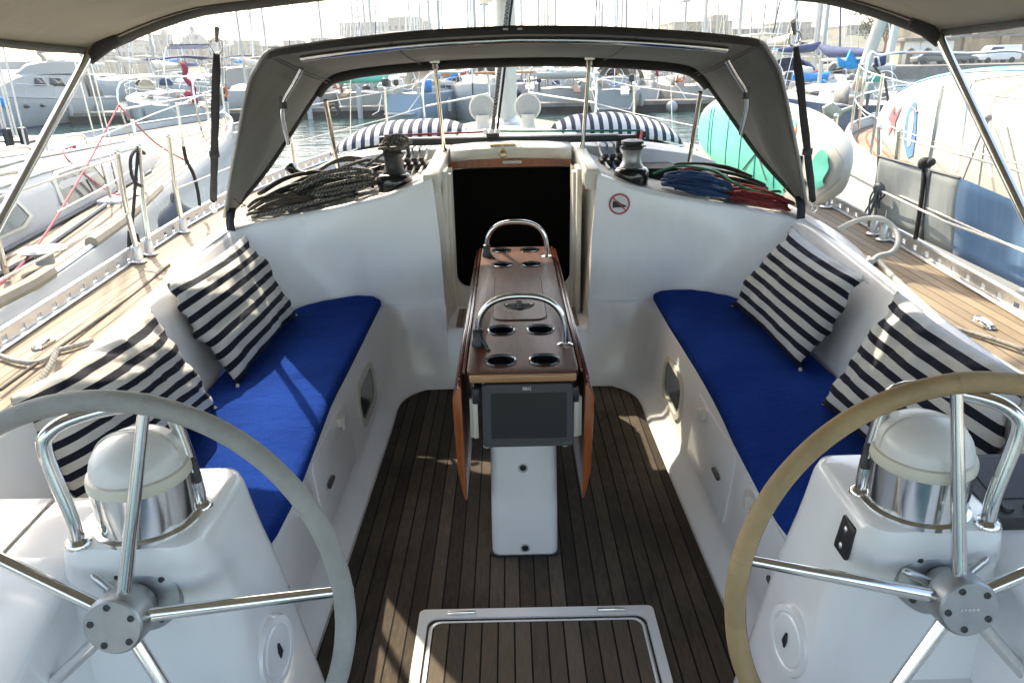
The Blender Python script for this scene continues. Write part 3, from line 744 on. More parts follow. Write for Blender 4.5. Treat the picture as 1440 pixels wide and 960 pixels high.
# drop leaves
for sgn in (1, -1):
    g = MB()
    xo, xi = .206, .184
    poly = [(sgn * xi, 0, .690), (sgn * (xo - .012), 0, .690), (sgn * (xo + .004), 0, .655), (sgn * (xo + .004), 0, .60), (sgn * (xo - .002), 0, .40), (sgn * (xo - .012), 0, .335), (sgn * (xo - .02), 0, .30), (sgn * (xi - .004), 0, .30)]
    g.prism([(p[0], 2.0, p[2]) for p in poly], (0, 1.6, 0))
    leaf = g.build('drop_leaf', 'dark_varnish', tb, bevel=.003)
    g = MB(); g.prism([(p[0], 1.988, p[2] * .985 + .008) for p in poly], (0, .0115, 0)); g.build('leaf_end', 'varnish', leaf, bevel=.002)
    g = MB(); g.box((sgn * .191, 2.8, .703), (.012, 1.58, .018)); g.build('leaf_edge', 'dark_varnish', leaf, bevel=.005)
    g = MB(); g.box((sgn * .177, 2.82, .714), (.010, 1.56, .014)); g.build('fiddle', 'dark_varnish', tb, bevel=.004)
# under-frame and pedestal
g = MB(); g.box((0, 2.82, .672), (.30, 1.5, .045)); g.build('under_frame', 'dark_interior', tb)
g = MB(); o = rrect(-.112, .112, 2.105, 3.30, .028, 5); ot = rrect(-.105, .105, 2.11, 3.30, .028, 5)
g.grid([[(x, y, .006) for x, y in o], [(x, y, .10) for x, y in o], [(x, y, .66) for x, y in ot]], cu=True)
g.build('pedestal', 'gelcoat_console', tb, angle=50)
for x, z in ((-.003, .345), (.0, .036)):
    g = MB(); g.lathe([(.012, 0), (.012, .003), (.016, .004), (.016, 0)], (x, 2.1075 if z > .2 else 2.104, z), (0, -1, 0), 18); g.build('bolt_washer', 'white_paint', tb)
    g = MB(); g.lathe([(0, .004), (.009, .004), (.011, 0), (.0, 0)], (x, 2.1072 if z > .2 else 2.1037, z), (0, -1, 0), 18); g.build('bolt', 'black_plastic', tb)
g = MB(); rr = [(p[0], p[1]) for p in rrect(-.122, .122, 2.095, 3.31, .03, 5)]
g.grid([[(x, y, .006) for x, y in rr], [(x * .985, y, .012) for x, y in rr], [(x * .9, 2.2 + (y - 2.2) * .97, .012) for x, y in rr]], cu=True); g.build('base_gasket', 'black_plastic', tb)
# two stainless grab hoops
for y0, y1, ht in ((2.252, 2.238, .168), (3.425, 3.405, .165)):
    xs, xe = -.140, .142
    pts = []
    for i in range(33):
        a = PI * i / 32; cx = -math.cos(a); sx = math.copysign(abs(cx) ** .8, cx)
        pts.append((lerp(xs, xe, .5 + .5 * sx), lerp(y0, y1, i / 32), .75 + (ht - .03) * math.sin(a) ** .75))
    pts = [(xs, y0, .72)] + pts + [(xe, y1, .72)]
    g = MB(); g.tube(pts, .0105, 12); hp = g.build('grab_hoop', 'steel', tb, angle=60)
    g = MB(); g.lathe([(.0, .72), (.026, .72), (.026, .724), (.015, .729), (.0, .729)], (xe, y1, 0), None, 20); g.build('foot_plate', 'steel', hp)
    g = MB(); g.lathe([(.0, .72), (.022, .72), (.022, .735), (.017, .742), (.017, .775), (.013, .778), (.0, .778)], (xs, y0, 0), None, 16); g.tube([(xs + .012, y0 - .01, .745), (xs + .03, y0 - .03, .724), (xs + .036, y0 - .05, .722)], .005, 6); g.build('foot_clamp', 'black_plastic', hp)

# chart plotter hung under the front of the table
mf = thing('chart_plotter', 'dark switched-off chart plotter screen hung under front edge of table', 'chart plotter', (.01, 2.0, .60))
Rm = Matrix.Rotation(math.radians(-9), 3, 'X')
def mfp(x, z, d=0): return Vector((.011 + x, 1.985, .595)) + Rm @ Vector((x * 0, -d, z)) + Vector((0, 0, 0))
g = MB(); o = rrect(-.134, .137, -.098, .098, .010, 4)
g.grid([[mfp(x, z, -.03) for x, z in o], [mfp(x, z, -.004) for x, z in o], [mfp(x * .985, z * .98, 0) for x, z in o]], cu=True); n = len(o); g.f.append(tuple(len(g.v) - n + i for i in range(n)))
mfb = g.build('housing', 'panel_grey', mf, angle=35)
g = MB(); o2 = rrect(-.108, .118, -.070, .071, .003, 2); g.add([mfp(x, z, .0012) for x, z in o2], [tuple(range(len(o2)))]); g.build('screen', 'screen_glass', mf)
mw = Matrix.Translation(mfp(.0, .084, .0012)) @ Matrix.Rotation(math.radians(90 - 9), 4, 'X')
text_mesh('maker_mark', 'B&G', .0135, 'sign_white', mw, mf)
g = MB(); o3 = rrect(.103, .133, -.092, -.081, .003, 2); g.add([mfp(x, z, .001) for x, z in o3], [tuple(range(len(o3)))]); g.build('card_door', 'black_gloss', mf)
for sgn, x in ((-1, -.145), (1, .160)):
    g = MB(); g.box((x, 2.01, .585), (.016, .014, .145)); g.box((x + sgn * .012, 2.02, .575), (.010, .012, .13)); g.build('side_bracket', 'cream_plastic', mf, bevel=.002)
    g = MB(); g.cyl((x * .80, 2.03, .69), (x * .80, 2.03, .62), .007, 10); g.build('hanger_rod', 'alu', mf)
    g = MB(); g.ball((x * .78, 1.995, .492), .012, 10, 6, (1, .7, .7)); g.build('knob', 'cream_plastic', mf)
    g = MB(); g.box((x * .97, 2.005, .655), (.022, .02, .05)); g.build('clamp', 'black_plastic', mf, bevel=.004)

# ------------------------------------------------------------------ steering wheels
WT = .18
def wheel(cx, cy, cz, ang0, rim_mat, label, seed):
    C = Vector((cx, cy, cz)); e1 = Vector((1, 0, 0)); e2 = Vector((0, math.sin(WT), math.cos(WT))); nn = Vector((0, -math.cos(WT), math.sin(WT)))
    R = .388
    t = thing('helm_wheel', label, 'steering wheel', tuple(C), 'steering wheels')
    def pt(a, r, d=0): return C + (e1 * math.cos(a) + e2 * math.sin(a)) * r + nn * d
    g = MB(); n = 160; rad = []
    for i in range(n):
        a = 2 * PI * i / n
        rad.append(.0178 + .0007 * noise.noise(Vector((math.cos(a) * 6, math.sin(a) * 6, seed))) )
    g.tube([pt(2 * PI * i / n, R) for i in range(n)], rad, 14, closed=True)
    rim = g.build('rim', rim_mat, t, angle=80)
    g = MB(); g.tube([pt(2 * PI * i / 160, R - .0176, .003) for i in range(160)], .0009, 4, closed=True); g.build('stitching', 'tan_canvas' if rim_mat[0] == 'g' else 'dark_varnish', rim, angle=80)
    for k in range(5):
        a = ang0 + k * 2 * PI / 5
        g = MB(); g.tube([pt(a, .035, .004), pt(a, .20, .002), pt(a, R - .010)], [.0125, .0115, .0095], 12); g.build('spoke', 'steel', t, angle=70)
        # stitched joint in the leather next to each spoke
        g = MB(); q = [pt(a + s, R) for s in (-.012, 0, .012)]; g.tube(q, [.0182, .0190, .0182], 14); g.build('leather_seam', rim_mat, rim, angle=80)
    g = MB(); g.lathe([(0, .034), (.047, .034), (.0505, .031), (.0515, .026), (.0515, -.012), (.044, -.022), (.036, -.024), (.036, -.05), (.030, -.052), (.028, -.11), (0, -.11)], tuple(C), tuple(nn), 36)
    hub = g.build('hub', 'hub_metal', t, angle=30)
    for k in range(5):
        a = ang0 + .35 + k * 2 * PI / 5; p = pt(a, .037, .034)
        g = MB(); g.lathe([(.0028, .0004), (.0030, .0016), (.0058, .0018), (.0064, -.002)], tuple(p), tuple(nn), 14); g.lathe([(0, .0005), (.003, .0005)], tuple(p), tuple(nn), 6); g.build('bolt', 'panel_grey', hub)
    return t, C, nn
WL = wheel(-.717, 1.037, .697, math.radians(78), 'grey_leather', 'five spoked steering wheel with worn grey leather rim', 3)
WR = wheel(.736, 1.037, .697, math.radians(95.5), 'tan_leather', 'five spoked steering wheel with tan leather rim', 8)
g = MB()
for k, wd in enumerate((.005, .004, .006, .004, .005)):
    g.box(tuple(WR[1] + WR[2] * .0344 + Vector((-.014 + k * .0068, 0, 0))), (wd, .0004, .0045), Matrix.Rotation(-WT, 3, 'X'))
g.build('engraved_mark', 'alu', WR[0])

# ------------------------------------------------------------------ steering pedestals with compass and grab rail
def pedestal(sgn, label):
    t = thing('steering_pedestal', label, 'pedestal', (sgn * .72, 1.25, 0), 'steering pedestals')
    lv = [(.0, .515, 1.00, 1.105, 1.52, .05), (.30, .535, .97, 1.115, 1.46, .06), (.55, .560, .93, 1.122, 1.42, .06), (.66, .574, .90, 1.118, 1.395, .06), (.715, .582, .876, 1.108, 1.385, .055), (.75, .588, .86, 1.098, 1.38, .05), (.775, .592, .850, 1.092, 1.375, .045), (.797, .600, .842, 1.093, 1.367, .04), (.803, .612, .83, 1.105, 1.355, .035)]
    g = MB(); rows = []
    for z, x0, x1, y0, y1, r in lv: rows.append([(sgn * x, y, z) for x, y in rrect(x0, x1, y0, y1, r, 7)])
    g.grid(rows, cu=True); n = len(rows[0]); g.f.append(tuple(len(g.v) - n + i for i in range(n)))
    body = g.build('moulding', 'gelcoat_console', t, angle=50)
    cx, cy = sgn * .712, 1.178
    g = MB(); g.lathe([(0, .80), (.094, .80), (.094, .808), (.086, .812), (.0865, .900), (.082, .904), (0, .904)], (cx, cy, 0), None, 40)
    comp = g.build('compass', 'steel', t, angle=30)
    g = MB(); g.lathe([(.0870, .892), (.0885, .894), (.0885, .906), (.086, .913), (.080, .915), (0, .915)], (cx, cy, 0), None, 40); g.build('compass_collar', 'cream_plastic', comp, angle=40)
    g = MB()
    rows = []
    for k in range(11):
        th = (PI / 2) * k / 10
        rows.append([(cx + .0805 * math.cos(th) * math.cos(2 * PI * j / 36), cy + .012 * math.sin(th) + .0805 * math.cos(th) * math.sin(2 * PI * j / 36), .913 + .066 * math.sin(th) ** .75) for j in range(36)])
    g.grid(rows, cu=True); dome = g.build('compass_hood', 'dome_white', comp, angle=50)
    g = MB(); g.tube([(cx + .081 * math.cos(a), cy + .012 * math.sin(a) , .914 + .0675 * math.sin(a) ** .75) for a in [PI * i / 24 for i in range(25)]], .0016, 6); g.build('hood_seam', 'cream_plastic', dome)
    g = MB(); g.lathe([(0, .858), (.009, .858), (.009, .878), (.006, .882), (.006, .908), (.0, .91)], (cx - sgn * .083, cy + .035, 0), None, 12); g.build('compass_clamp', 'panel_grey', comp)
    # grab rail: foot inboard-forward, foot outboard-aft
    fi, fo = Vector((sgn * .632, 1.216, .80)), Vector((sgn * .806, 1.105, .80)); topz = 1.03
    lean = Vector((sgn * .035, .015, 0))
    a, b = fi + Vector((0, 0, topz - .80 - .05)) + lean * .6, fo + Vector((0, 0, topz - .80 - .05)) + lean * .6
    pts = [fi, fi + Vector((0, 0, .06)), a] + [a.lerp(b, .08) + Vector((0, 0, .036)), a.lerp(b, .3) + Vector((0, 0, .05)), a.lerp(b, .7) + Vector((0, 0, .05)), a.lerp(b, .92) + Vector((0, 0, .036))] + [b, fo + Vector((0, 0, .06)), fo]
    g = MB(); g.tube(spline(pts, 6), .0125, 12); rail = g.build('grab_rail', 'steel', t, angle=70)
    for q in (fi, fo):
        g = MB(); g.lathe([(.013, .814), (.020, .810), (.023, .803), (.023, .800)], (q.x, q.y, 0), None, 20); g.build('rail_foot', 'steel', rail)
    # bearing flange and friction levers behind the hub
    wc, wn = (WL if sgn < 0 else WR)[1:]
    fc = wc - wn * .078
    g = MB(); g.lathe([(0, .012), (.030, .012), (.032, .020), (.050, .018), (.069, .010), (.071, -.004), (.071, -.03), (0, -.03)], tuple(fc), tuple(wn), 36); fl = g.build('bearing_flange', 'hub_metal', t, angle=30)
    e1 = Vector((1, 0, 0)); e2 = wn.cross(e1)
    for k in range(4):
        an = .7 + k * PI / 2; q = fc + (e1 * math.cos(an) + e2 * math.sin(an)) * .056 + wn * .0165
        g = MB(); g.lathe([(0, .003), (.005, .003), (.006, -.004)], tuple(q), tuple(wn), 10); g.build('flange_bolt', 'panel_grey', fl)
    for an in ((2.7, .75) if sgn > 0 else (2.35,)):
        d = e1 * math.cos(an) + (Vector((0, math.sin(WT), math.cos(WT)))) * math.sin(an)
        p0 = wc - wn * .032 + d * .03
        g = MB(); g.tube([p0 + d * (.004 * i) for i in range(16)], [(.0075 if i % 2 else .0085) for i in range(14)] + [.007, .004], 10); g.build('friction_lever', 'alu', t)
    # round inspection port on the inboard face
    px = Vector((sgn * .548, 1.235, .43)); nrm = Vector((-sgn * 1, -.12, .09)).normalized()
    g = MB(); g.lathe([(0, .013), (.052, .012), (.056, .009), (.060, .012), (.072, .012), (.076, .004), (.076, -.03), (0, -.03)], tuple(px), tuple(nrm), 40); prt = g.build('inspection_port', 'gelcoat_console', t, angle=30)
    g = MB(); g.tube([px + nrm * .0135 + Vector((0, .0, .018)), px + nrm * .0145, px + nrm * .0135 - Vector((0, 0, .018))], [.003, .007, .003], 10); g.build('port_grip', 'black_plastic', prt)
    if sgn > 0:
        g = MB(); q = Vector((.5895, 1.16, .74)); g.prism([(.597, 1.135, .775), (.597, 1.185, .775), (.587, 1.185, .705), (.587, 1.135, .705)], (-.010, 0, .001)); g.build('engine_switch_plate', 'black_plastic', t, bevel=.004)
        for dz in (.757, .722):
            g = MB(); g.ball((.583 + (dz - .705) * .14, 1.16, dz), .009, 10, 6); g.build('switch', 'alu', t)
    return t
pedestal(-1, 'white pedestal with chrome compass in front of the grey leather wheel')
pedestal(1, 'white pedestal with chrome compass and black switch plate in front of the tan leather wheel')
# side consoles outboard of the pedestals
for sgn, lb in ((-1, 'white moulded side console outboard of the grey wheel, partly sunlit'), (1, 'white moulded side console carrying the instrument panel outboard of the tan wheel')):
    t = thing('side_console', lb, 'console', (sgn * 1.05, 1.1, 0), 'helm side consoles')
    g = MB(); lv = [(0, .86, 1.22, .80, 1.38, .04), (.62, .855, 1.24, .84, 1.375, .05), (.70, .85, 1.25, 1.06, 1.37, .05), (.735, .852, 1.248, 1.12, 1.36, .05), (.745, .87, 1.235, 1.14, 1.345, .04)]
    rows = [[(sgn * x, y, z) for x, y in rrect(x0, x1, y0, y1, r, 5)] for z, x0, x1, y0, y1, r in lv]
    g.grid(rows, cu=True); n = len(rows[0]); g.f.append(tuple(len(g.v) - n + i for i in range(n))); g.build('moulding', 'gelcoat_console', t, angle=45)
    g = MB(); g.prism([(sgn * .985, 1.145, .7475), (sgn * .99, 1.145, .7475), (sgn * 1.0, 1.34, .7475), (sgn * .995, 1.34, .7475)], (0, 0, .001)); g.build('lid_seam', 'panel_grey', t)
ip = thing('instrument_panel', 'dark grey instrument panel with screen on the side console by the tan wheel', 'instrument panel', (.98, 1.25, .745))
g = MB(); o = rrect(.862, 1.16, 1.165, 1.345, .02, 4)
g.grid([[(x, y, .7455 + (y - 1.165) * .18) for x, y in o], [(x, y, .765 + (y - 1.165) * .18) for x, y in o], [(x * .99 + .01, y * .99 + .0125, .772 + (y - 1.165) * .18) for x, y in o]], cu=True); n = len(o); g.f.append(tuple(len(g.v) - n + i for i in range(n))); g.build('bezel', 'panel_grey', ip, angle=30)
g = MB(); o = rrect(.892, 1.13, 1.215, 1.335, .01, 3); g.add([(x, y, .7735 + (y - 1.165) * .18) for x, y in o], [tuple(range(len(o)))]); g.build('screen', 'screen_glass', ip)
for x in (.90, .945, .99, 1.035):
    g = MB(); g.lathe([(0, .006), (.010, .006), (.012, 0)], (x, 1.19, .777), (0, -.18, 1), 14); g.build('button', 'black_plastic', ip)
# ------------------------------------------------------------------ sprayhood
sh = thing('sprayhood', 'olive grey canvas sprayhood on steel hoops arching over the companionway', 'sprayhood', (0, 3.7, .9))
aft_half = [(0, 2.80, 1.696), (.30, 2.805, 1.688), (.60, 2.83, 1.668), (.82, 2.865, 1.646), (.895, 2.885, 1.630), (.945, 2.92, 1.588), (1.02, 3.0, 1.51), (1.16, 3.20, 1.30), (1.30, 3.41, 1.09), (1.42, 3.60, .90)]
fwd_half = [(0, 3.99, 1.600), (.30, 3.985, 1.595), (.62, 3.96, 1.577), (.82, 3.935, 1.556), (.93, 3.945, 1.52), (1.02, 3.965, 1.43), (1.115, 3.92, 1.30), (1.235, 3.80, 1.12), (1.35, 3.69, .98), (1.43, 3.64, .90)]
def full(h, n=6):
    s_ = spline(h, n); return [Vector((-p.x, p.y, p.z)) for p in reversed(s_)] + s_[1:]
AF, FWD = full(aft_half), full(fwd_half)
g = MB(); rows = []
for j in range(13):
    v = j / 12; row = []
    for i, (a, b) in enumerate(zip(AF, FWD)):
        p = a.lerp(b, v); q = Vector((p.x, 0, p.z - .7)); q.normalize()
        u = i / (len(AF) - 1)
        side = abs(p.x) > .95
        sag = -.02 * math.sin(PI * v) + .012 * noise.noise(Vector((p.x * 2.5, v * 3, p.z * 4))) * math.sin(PI * v)
        if side: sag += .012 * math.sin(v * 9 + p.z * 5) * math.sin(PI * v)
        row.append(p + q * sag)
    rows.append(row)
rows_h = rows
g.grid(rows); g.build('canopy', 'hood_canvas', sh, solid=.004, angle=80)
g = MB(); rows = []
for p, d in ((0, 0), (.0, .028)): rows.append([a + Vector((0, -.006 if d else -.004, .004 - d)) + (Vector((-.02 * math.copysign(1, a.x), 0, 0)) if abs(a.x) > 1.05 and d else Vector()) for a in AF if abs(a.x) < .90])
g.grid(rows); g.build('aft_hem', 'hood_hem', sh, solid=.006, angle=80)
g = MB(); g.tube([a + Vector((-.03 * a.x / 1.4, .03, -.042)) for a in AF if abs(a.x) < .80], .0125, 10); g.build('hoop', 'steel', sh, angle=80)
mid = [a.lerp(b, .40) for a, b in zip(AF, FWD)]
for sgn in (1, -1):
    g = MB(); g.tube([a + Vector((0, -.006, 0)) for a in AF if a.x * sgn > .88], .0065, 6); g.build('leg_piping', 'fender_grey', sh, angle=80)
    pts = [at(1022, 84, y=2.93), at(1034, 105, y=2.98), at(1049, 130, y=3.05), at(1050, 155, y=3.16), at(1042, 188, y=3.34)]
    pts = [Vector((sgn * p.x, p.y, p.z)) for p in pts]
    g = MB(); g.tube(spline(pts, 5), .010, 10); br = g.build('side_brace', 'steel', sh, angle=80)
    g = MB(); q = pts[2]; g.cyl(q + Vector((0, 0, .02)), q - Vector((0, 0, .025)), .014, 12); g.build('brace_joint', 'panel_grey', br)
    # forward hoop leg, seen through the open window
    p0, p1 = at(985, 130, y=3.88), at(969, 226, y=4.1)
    p0 = Vector((sgn * p0.x, p0.y, p0.z)); p1 = Vector((sgn * p1.x, p1.y, p1.z - .03))
    g = MB(); g.cyl(p0, p1, .0115, 10); g.build('front_leg', 'steel_warm', sh)
    # uprights standing on the hatch rails
    p0 = at(814, 86, y=4.25); p1 = at(806, 203, y=4.22)
    xt = sgn * .385; xb = sgn * .388
    g = MB(); g.cyl((xt, 3.94, 1.575), (xb, 4.27, 1.095), .011, 12); up = g.build('upright', 'steel_warm', sh)
    g = MB(); g.cyl((xt, 3.937, 1.583), (xt, 3.948, 1.56), .017, 12); g.box((xt, 3.94, 1.588), (.05, .03, .014)); g.build('top_fitting', 'steel_warm', up)
    g = MB(); g.cyl((xb, 4.255, 1.14), (xb, 4.27, 1.09), .016, 12); g.build('foot_fitting', 'steel_warm', up)
    # dark bound edge of the side flap and base strap
    g = MB(); nF = len(FWD); half_ = FWD[:nF // 2 - 17] if sgn < 0 else FWD[nF // 2 + 18:]
    g.tube([p + Vector((-.004 * sgn, .004, -.002)) for p in half_], .014, 8); g.build('flap_binding', 'hood_hem', sh, angle=80)
    g = MB(); b0 = Vector((sgn * 1.372, 3.535, .885)); g.grid([[b0 + Vector((dx, 0, 0)) + d for dx in (-.02, .02)] for d in (Vector((0, .05, .06)), Vector((0, .0, .01)), Vector((-sgn * .008, -.03, -.05)), Vector((-sgn * .02, -.045, -.20)), Vector((-sgn * .045, -.055, -.32)))]); g.build('base_strap', 'webbing', sh, solid=.003)
# stitched seams running fore and aft on the underside
for k_ in range(len(AF)):
    a_, b_ = AF[k_], FWD[k_]
    if min(abs(abs(a_.x) - q_) for q_ in (.45, .90)) < .012 or (abs(a_.x) > 1.15 and k_ % 9 == 4):
        g = MB(); inn_ = Vector((-a_.x * .02, 0, -.012)); pts_ = [rows_h[j][k_] + inn_ for j in range(13)]; g.tube(pts_, .0028, 5); g.build('canvas_seam', 'hood_hem', sh)
# rolled window under the forward edge
g = MB(); pts = [p + Vector((0, .005, -.022)) for p in FWD if abs(p.x) < 1.0]
g.tube(pts, [.024 + .004 * noise.noise(Vector((p.x * 8, 0, 1))) for p in pts], 10); g.build('rolled_window', 'hood_hem', sh, angle=80)
g = MB()
for x in (-.03, .02): g.box((x, 2.789, 1.688), (.018, .003, .006))
g.build('stitched_tab', 'sign_white', sh)

# ------------------------------------------------------------------ bimini
bi = thing('bimini', 'taupe canvas bimini awning stretched over the helm on steel tubes', 'bimini', (0, 1.2, 1.6))
def bz(x, y):
    k = interp([(-1.0, -.04), (0, .05), (1.0, .08), (2.0, .065), (3.15, 0)], y)
    return 1.835 - .12 * (abs(x) / 1.44) ** 2.0 - .075 * max(0, (abs(x) - 1.05) / .39) ** 1.5 + k
g = MB(); rows = []
for j in range(21):
    y = lerp(-1.0, 2.93, j / 20); row = []
    for i in range(41):
        s_ = -1 + 2 * i / 40
        hw = 1.45 + .03 * math.sin(PI * (y + 1) / 3.93)
        x = s_ * hw
        sag = -.012 * math.sin(PI * ((y + 1) / 3.93 * 3 % 1)) if 0 < j < 20 else 0
        yy = y - .15 * (abs(s_) ** 2.5) * (j / 20)
        row.append((x, yy, bz(x * 1.44 / hw, y) + sag + .004 * noise.noise(Vector((x * 3, y * 3, 1)))))
    rows.append(row)
BF = rows[-1]
g.grid(rows); g.build('canopy', 'bimini_canvas', bi, solid=.004, angle=80)
g = MB(); g.tube([Vector(p) + Vector((0, -.012, -.012)) for p in BF], .015, 10); g.build('front_hem', 'hood_canvas', bi, angle=80)
g = MB(); g.tube([Vector(p) + Vector((0, -.075, -.004)) for p in rows[-1][1:-1]], .003, 6); g.build('hem_seam', 'hood_hem', bi, angle=80)
for sgn in (1, -1):
    g = MB()
    g.tube([Vector((sgn * abs(r[-1][0]), r[-1][1], r[-1][2] - .008)) for r in rows], .012, 8); g.build('side_hem', 'hood_canvas', bi, angle=80)
    c = Vector((sgn * 1.435, 2.72, 1.645)); e = at(1440, 303, y=2.1) if sgn > 0 else at(0, 312, y=2.1)
    e2_ = c + (e - c) * 1.7
    g = MB(); g.cyl(c + Vector((0, 0, .01)), e2_, .0145, 14); leg = g.build('frame_tube', 'steel', bi)
    d = (e - c).normalized()
    g = MB(); g.tube([c - Vector((sgn * .09, -.005, -.035)), c - Vector((sgn * .03, 0, -.012)), c + d * .05], [.016, .026, .018], 12); g.build('corner_sleeve', 'hood_hem', bi, angle=80)
# webbing straps from bimini front edge down to the coamings
for sgn, a, b, lb in ((-1, at(305, 46, y=2.84), at(300, 292, y=3.62), 'black webbing strap running down in front of the left neighbour yacht'), (1, at(1116, 36, y=2.84), at(1144, 292, y=3.60), 'black webbing strap running down across the white end of the teal paddleboard')):
    t = thing('webbing_strap', lb, 'strap', tuple(b), 'bimini tie down straps')
    d = (b - a).normalized(); a2 = a + d * .10; b2 = b - d * .06
    g = MB(); pts = [a2 + (b2 - a2) * (i / 10) for i in range(11)]
    g.grid([[p + Vector((w_ * (.017 if i not in (0,) else .010), 0.004 * math.sin(i * 2 + w_), 0)) for w_ in (-1, -.3, .3, 1)] for i, p in enumerate(pts)]); g.build('strap', 'webbing', t, solid=.0035)
    g = MB(); q = a + d * .065; k = 20
    g.tube([q + Vector((.022 * math.cos(2 * PI * i / k), 0, .026 * math.sin(2 * PI * i / k))) for i in range(k)], .0035, 8, closed=True); g.build('ring', 'steel', t)
    g = MB(); g.cyl(a - d * .02, a + d * .042, .009, 8, .006); g.build('canvas_loop', 'grey_canvas', t)
    g = MB(); q = a2 + (b2 - a2) * .62; g.box(tuple(q), (.044, .010, .03), None); g.build('buckle', 'black_plastic', t, bevel=.003)
    g = MB(); g.tube([b2, b2 + d * .03, b + d * .01], [.010, .007, .010], 8); g.tube([b + d * .01 + Vector((.018 * math.cos(2 * PI * i / 14), .0, .018 * math.sin(2 * PI * i / 14))) for i in range(14)], .003, 6, closed=True); g.build('snap_hook', 'steel', t)

# ------------------------------------------------------------------ winches
def wdz(x): return interp([(.41, 1.07), (.61, .997), (.91, .931), (1.21, .880), (1.38, .850)], abs(x)) + .006
def winch(x, y, label, wrapped):
    z = wdz(x) - .006
    t = thing('winch', label, 'winch', (x, y, z), 'coachroof winches')
    g = MB(); g.lathe([(.0, -.05), (.085, -.05), (.085, .005), (.088, .02), (.086, .055), (.074, .068), (.06, .072), (0, .072)], (x, y, z), None, 32); g.build('base_skirt', 'black_gloss', t, angle=40)
    g = MB(); g.lathe([(.056, .066), (.060, .074), (.058, .080), (.050, .090), (.045, .11), (.045, .15), (.050, .158), (0, .16)], (x, y, z), None, 32); g.build('drum', 'hub_metal' if not wrapped else 'panel_grey', t, angle=40)
    g = MB(); g.lathe([(.050, .158), (.056, .164), (.056, .172), (.049, .176), (.049, .181), (.057, .186), (.055, .198), (.030, .205), (.012, .205), (.010, .19), (0, .19)], (x, y, z), None, 32); g.build('self_tailer', 'black_plastic', t, angle=40)
    g = MB(); g.box((x + .052, y - .01, z + .178), (.03, .02, .02)); g.build('tailing_arm', 'steel', t, bevel=.003)
    return Vector((x, y, z))
wl = winch(-.60, 3.76, 'black winch with rope coiled over its drum, at the left of the doorway', True)
wr = winch(.585, 3.76, 'black and chrome winch with bare drum, at the right of the doorway', False)

def rope(name, pts, r, mat, label=None, cat='rope', group=None, n=6, parent=None):
    g = MB(); g.tube(pts, r, n); o = g.build(name, mat, parent, tuple(pts[0]) if parent is None else None, angle=80)
    if label: tag(o, label, cat, group)
    return o
def coil(cx, cy, zf, lx, ly, loops, rise, seed, jit=.05, ang=0, n=14, r=.006):
    rnd = random.Random(seed); pts = []
    for k in range(loops):
        ax = lx * (1 + rnd.uniform(-.25, .2)); ay = ly * (1 + rnd.uniform(-.35, .3)); ox = rnd.uniform(-jit, jit); oy = rnd.uniform(-jit, jit) * .5; da = ang + rnd.uniform(-.22, .22)
        for i in range(n):
            a = 2 * PI * i / n; px = ax * math.copysign(abs(math.cos(a)) ** .8, math.cos(a)); py = ay * math.sin(a)
            X = cx + ox + px * math.cos(da) - py * math.sin(da); Y = cy + oy + px * math.sin(da) + py * math.cos(da)
            prof = 1 - .6 * abs(px / (lx * 1.2)) ** 2
            pts.append(Vector((X, Y, zf(X) + r + rise * (k + i / n) / loops * max(.25, prof) + rnd.uniform(0, .008))))
    return spline(pts, 2)
RG = 'ropes heaped on the left winch deck'
rope('coiled_rope', coil(-1.05, 3.84, wdz, .24, .085, 8, .16, 1, jit=.08, ang=.02), .010, 'black_rope', 'black rope heaped in long loops on the left winch deck', 'rope', RG)
rope('coiled_rope', coil(-.98, 3.77, wdz, .22, .07, 7, .15, 2, jit=.09, ang=.05), .0095, 'fleck_rope', 'black rope with white flecks heaped on the left winch deck', 'rope', RG)
rope('coiled_rope', coil(-1.16, 3.74, wdz, .15, .06, 7, .09, 3, ang=-.1), .0075, 'brown_rope', 'brown rope in the pile at the left end of the winch deck', 'rope', RG)
rope('coiled_rope', coil(-.86, 3.92, wdz, .16, .08, 6, .19, 4, jit=.08, ang=.4), .009, 'grey_fleck_rope', 'grey flecked rope running in slack loops to the left winch', 'rope', RG)
pts = coil(wl.x, wl.y, lambda x: wl.z + .178, .058, .058, 5, .075, 6, jit=.022)
pts = [Vector((-.92, 3.93, 1.0)), Vector((-.82, 3.9, 1.05)), Vector((-.72, 3.85, 1.12)), Vector((-.65, 3.81, 1.165))] + pts
rope('wound_rope', pts, .0075, 'fleck_rope', 'black and white rope wound in a bundle on top of the left winch', 'rope', RG)
g = MB(); pts = [at(405, 232, y=3.95), at(418, 243, y=3.95), at(445, 243, y=3.93), at(480, 247, y=3.9), at(520, 240, y=3.88), at(548, 232, y=3.85)]
g.tube(spline(pts, 5), [.026, .028, .028, .026, .022, .019, .016, .014, .013, .013, .012, .012, .012, .012, .012, .012, .012, .012, .012, .012, .012, .013, .014, .014, .012, .010], 10)
tag(g.build('winch_crank', 'black_gloss', None, tuple(pts[2]), angle=80), 'black curved winch handle lying on top of the left rope heap', 'winch handle')
RG2 = 'ropes heaped on the right winch deck'
rope('coiled_rope', coil(.93, 3.72, wdz, .16, .055, 13, .10, 11, jit=.03, ang=-.06), .0065, 'blue_rope', 'blue rope coiled in flat loops beside the right winch', 'rope', RG2)
rope('coiled_rope', coil(1.20, 3.68, wdz, .155, .06, 11, .075, 12, jit=.03, ang=-.12), .0065, 'red_rope', 'dark red rope coiled at the right end of the winch deck', 'rope', RG2)
rope('slack_rope', spline([(.72, 3.9, 1.02), (.85, 3.88, 1.06), (1.0, 3.76, 1.05), (1.08, 3.66, 1.0), (1.18, 3.62, .965), (1.30, 3.68, .955), (1.36, 3.8, .93)], 8), .0065, 'green_rope', 'green rope trailing over the blue and red coils', 'rope', RG2)
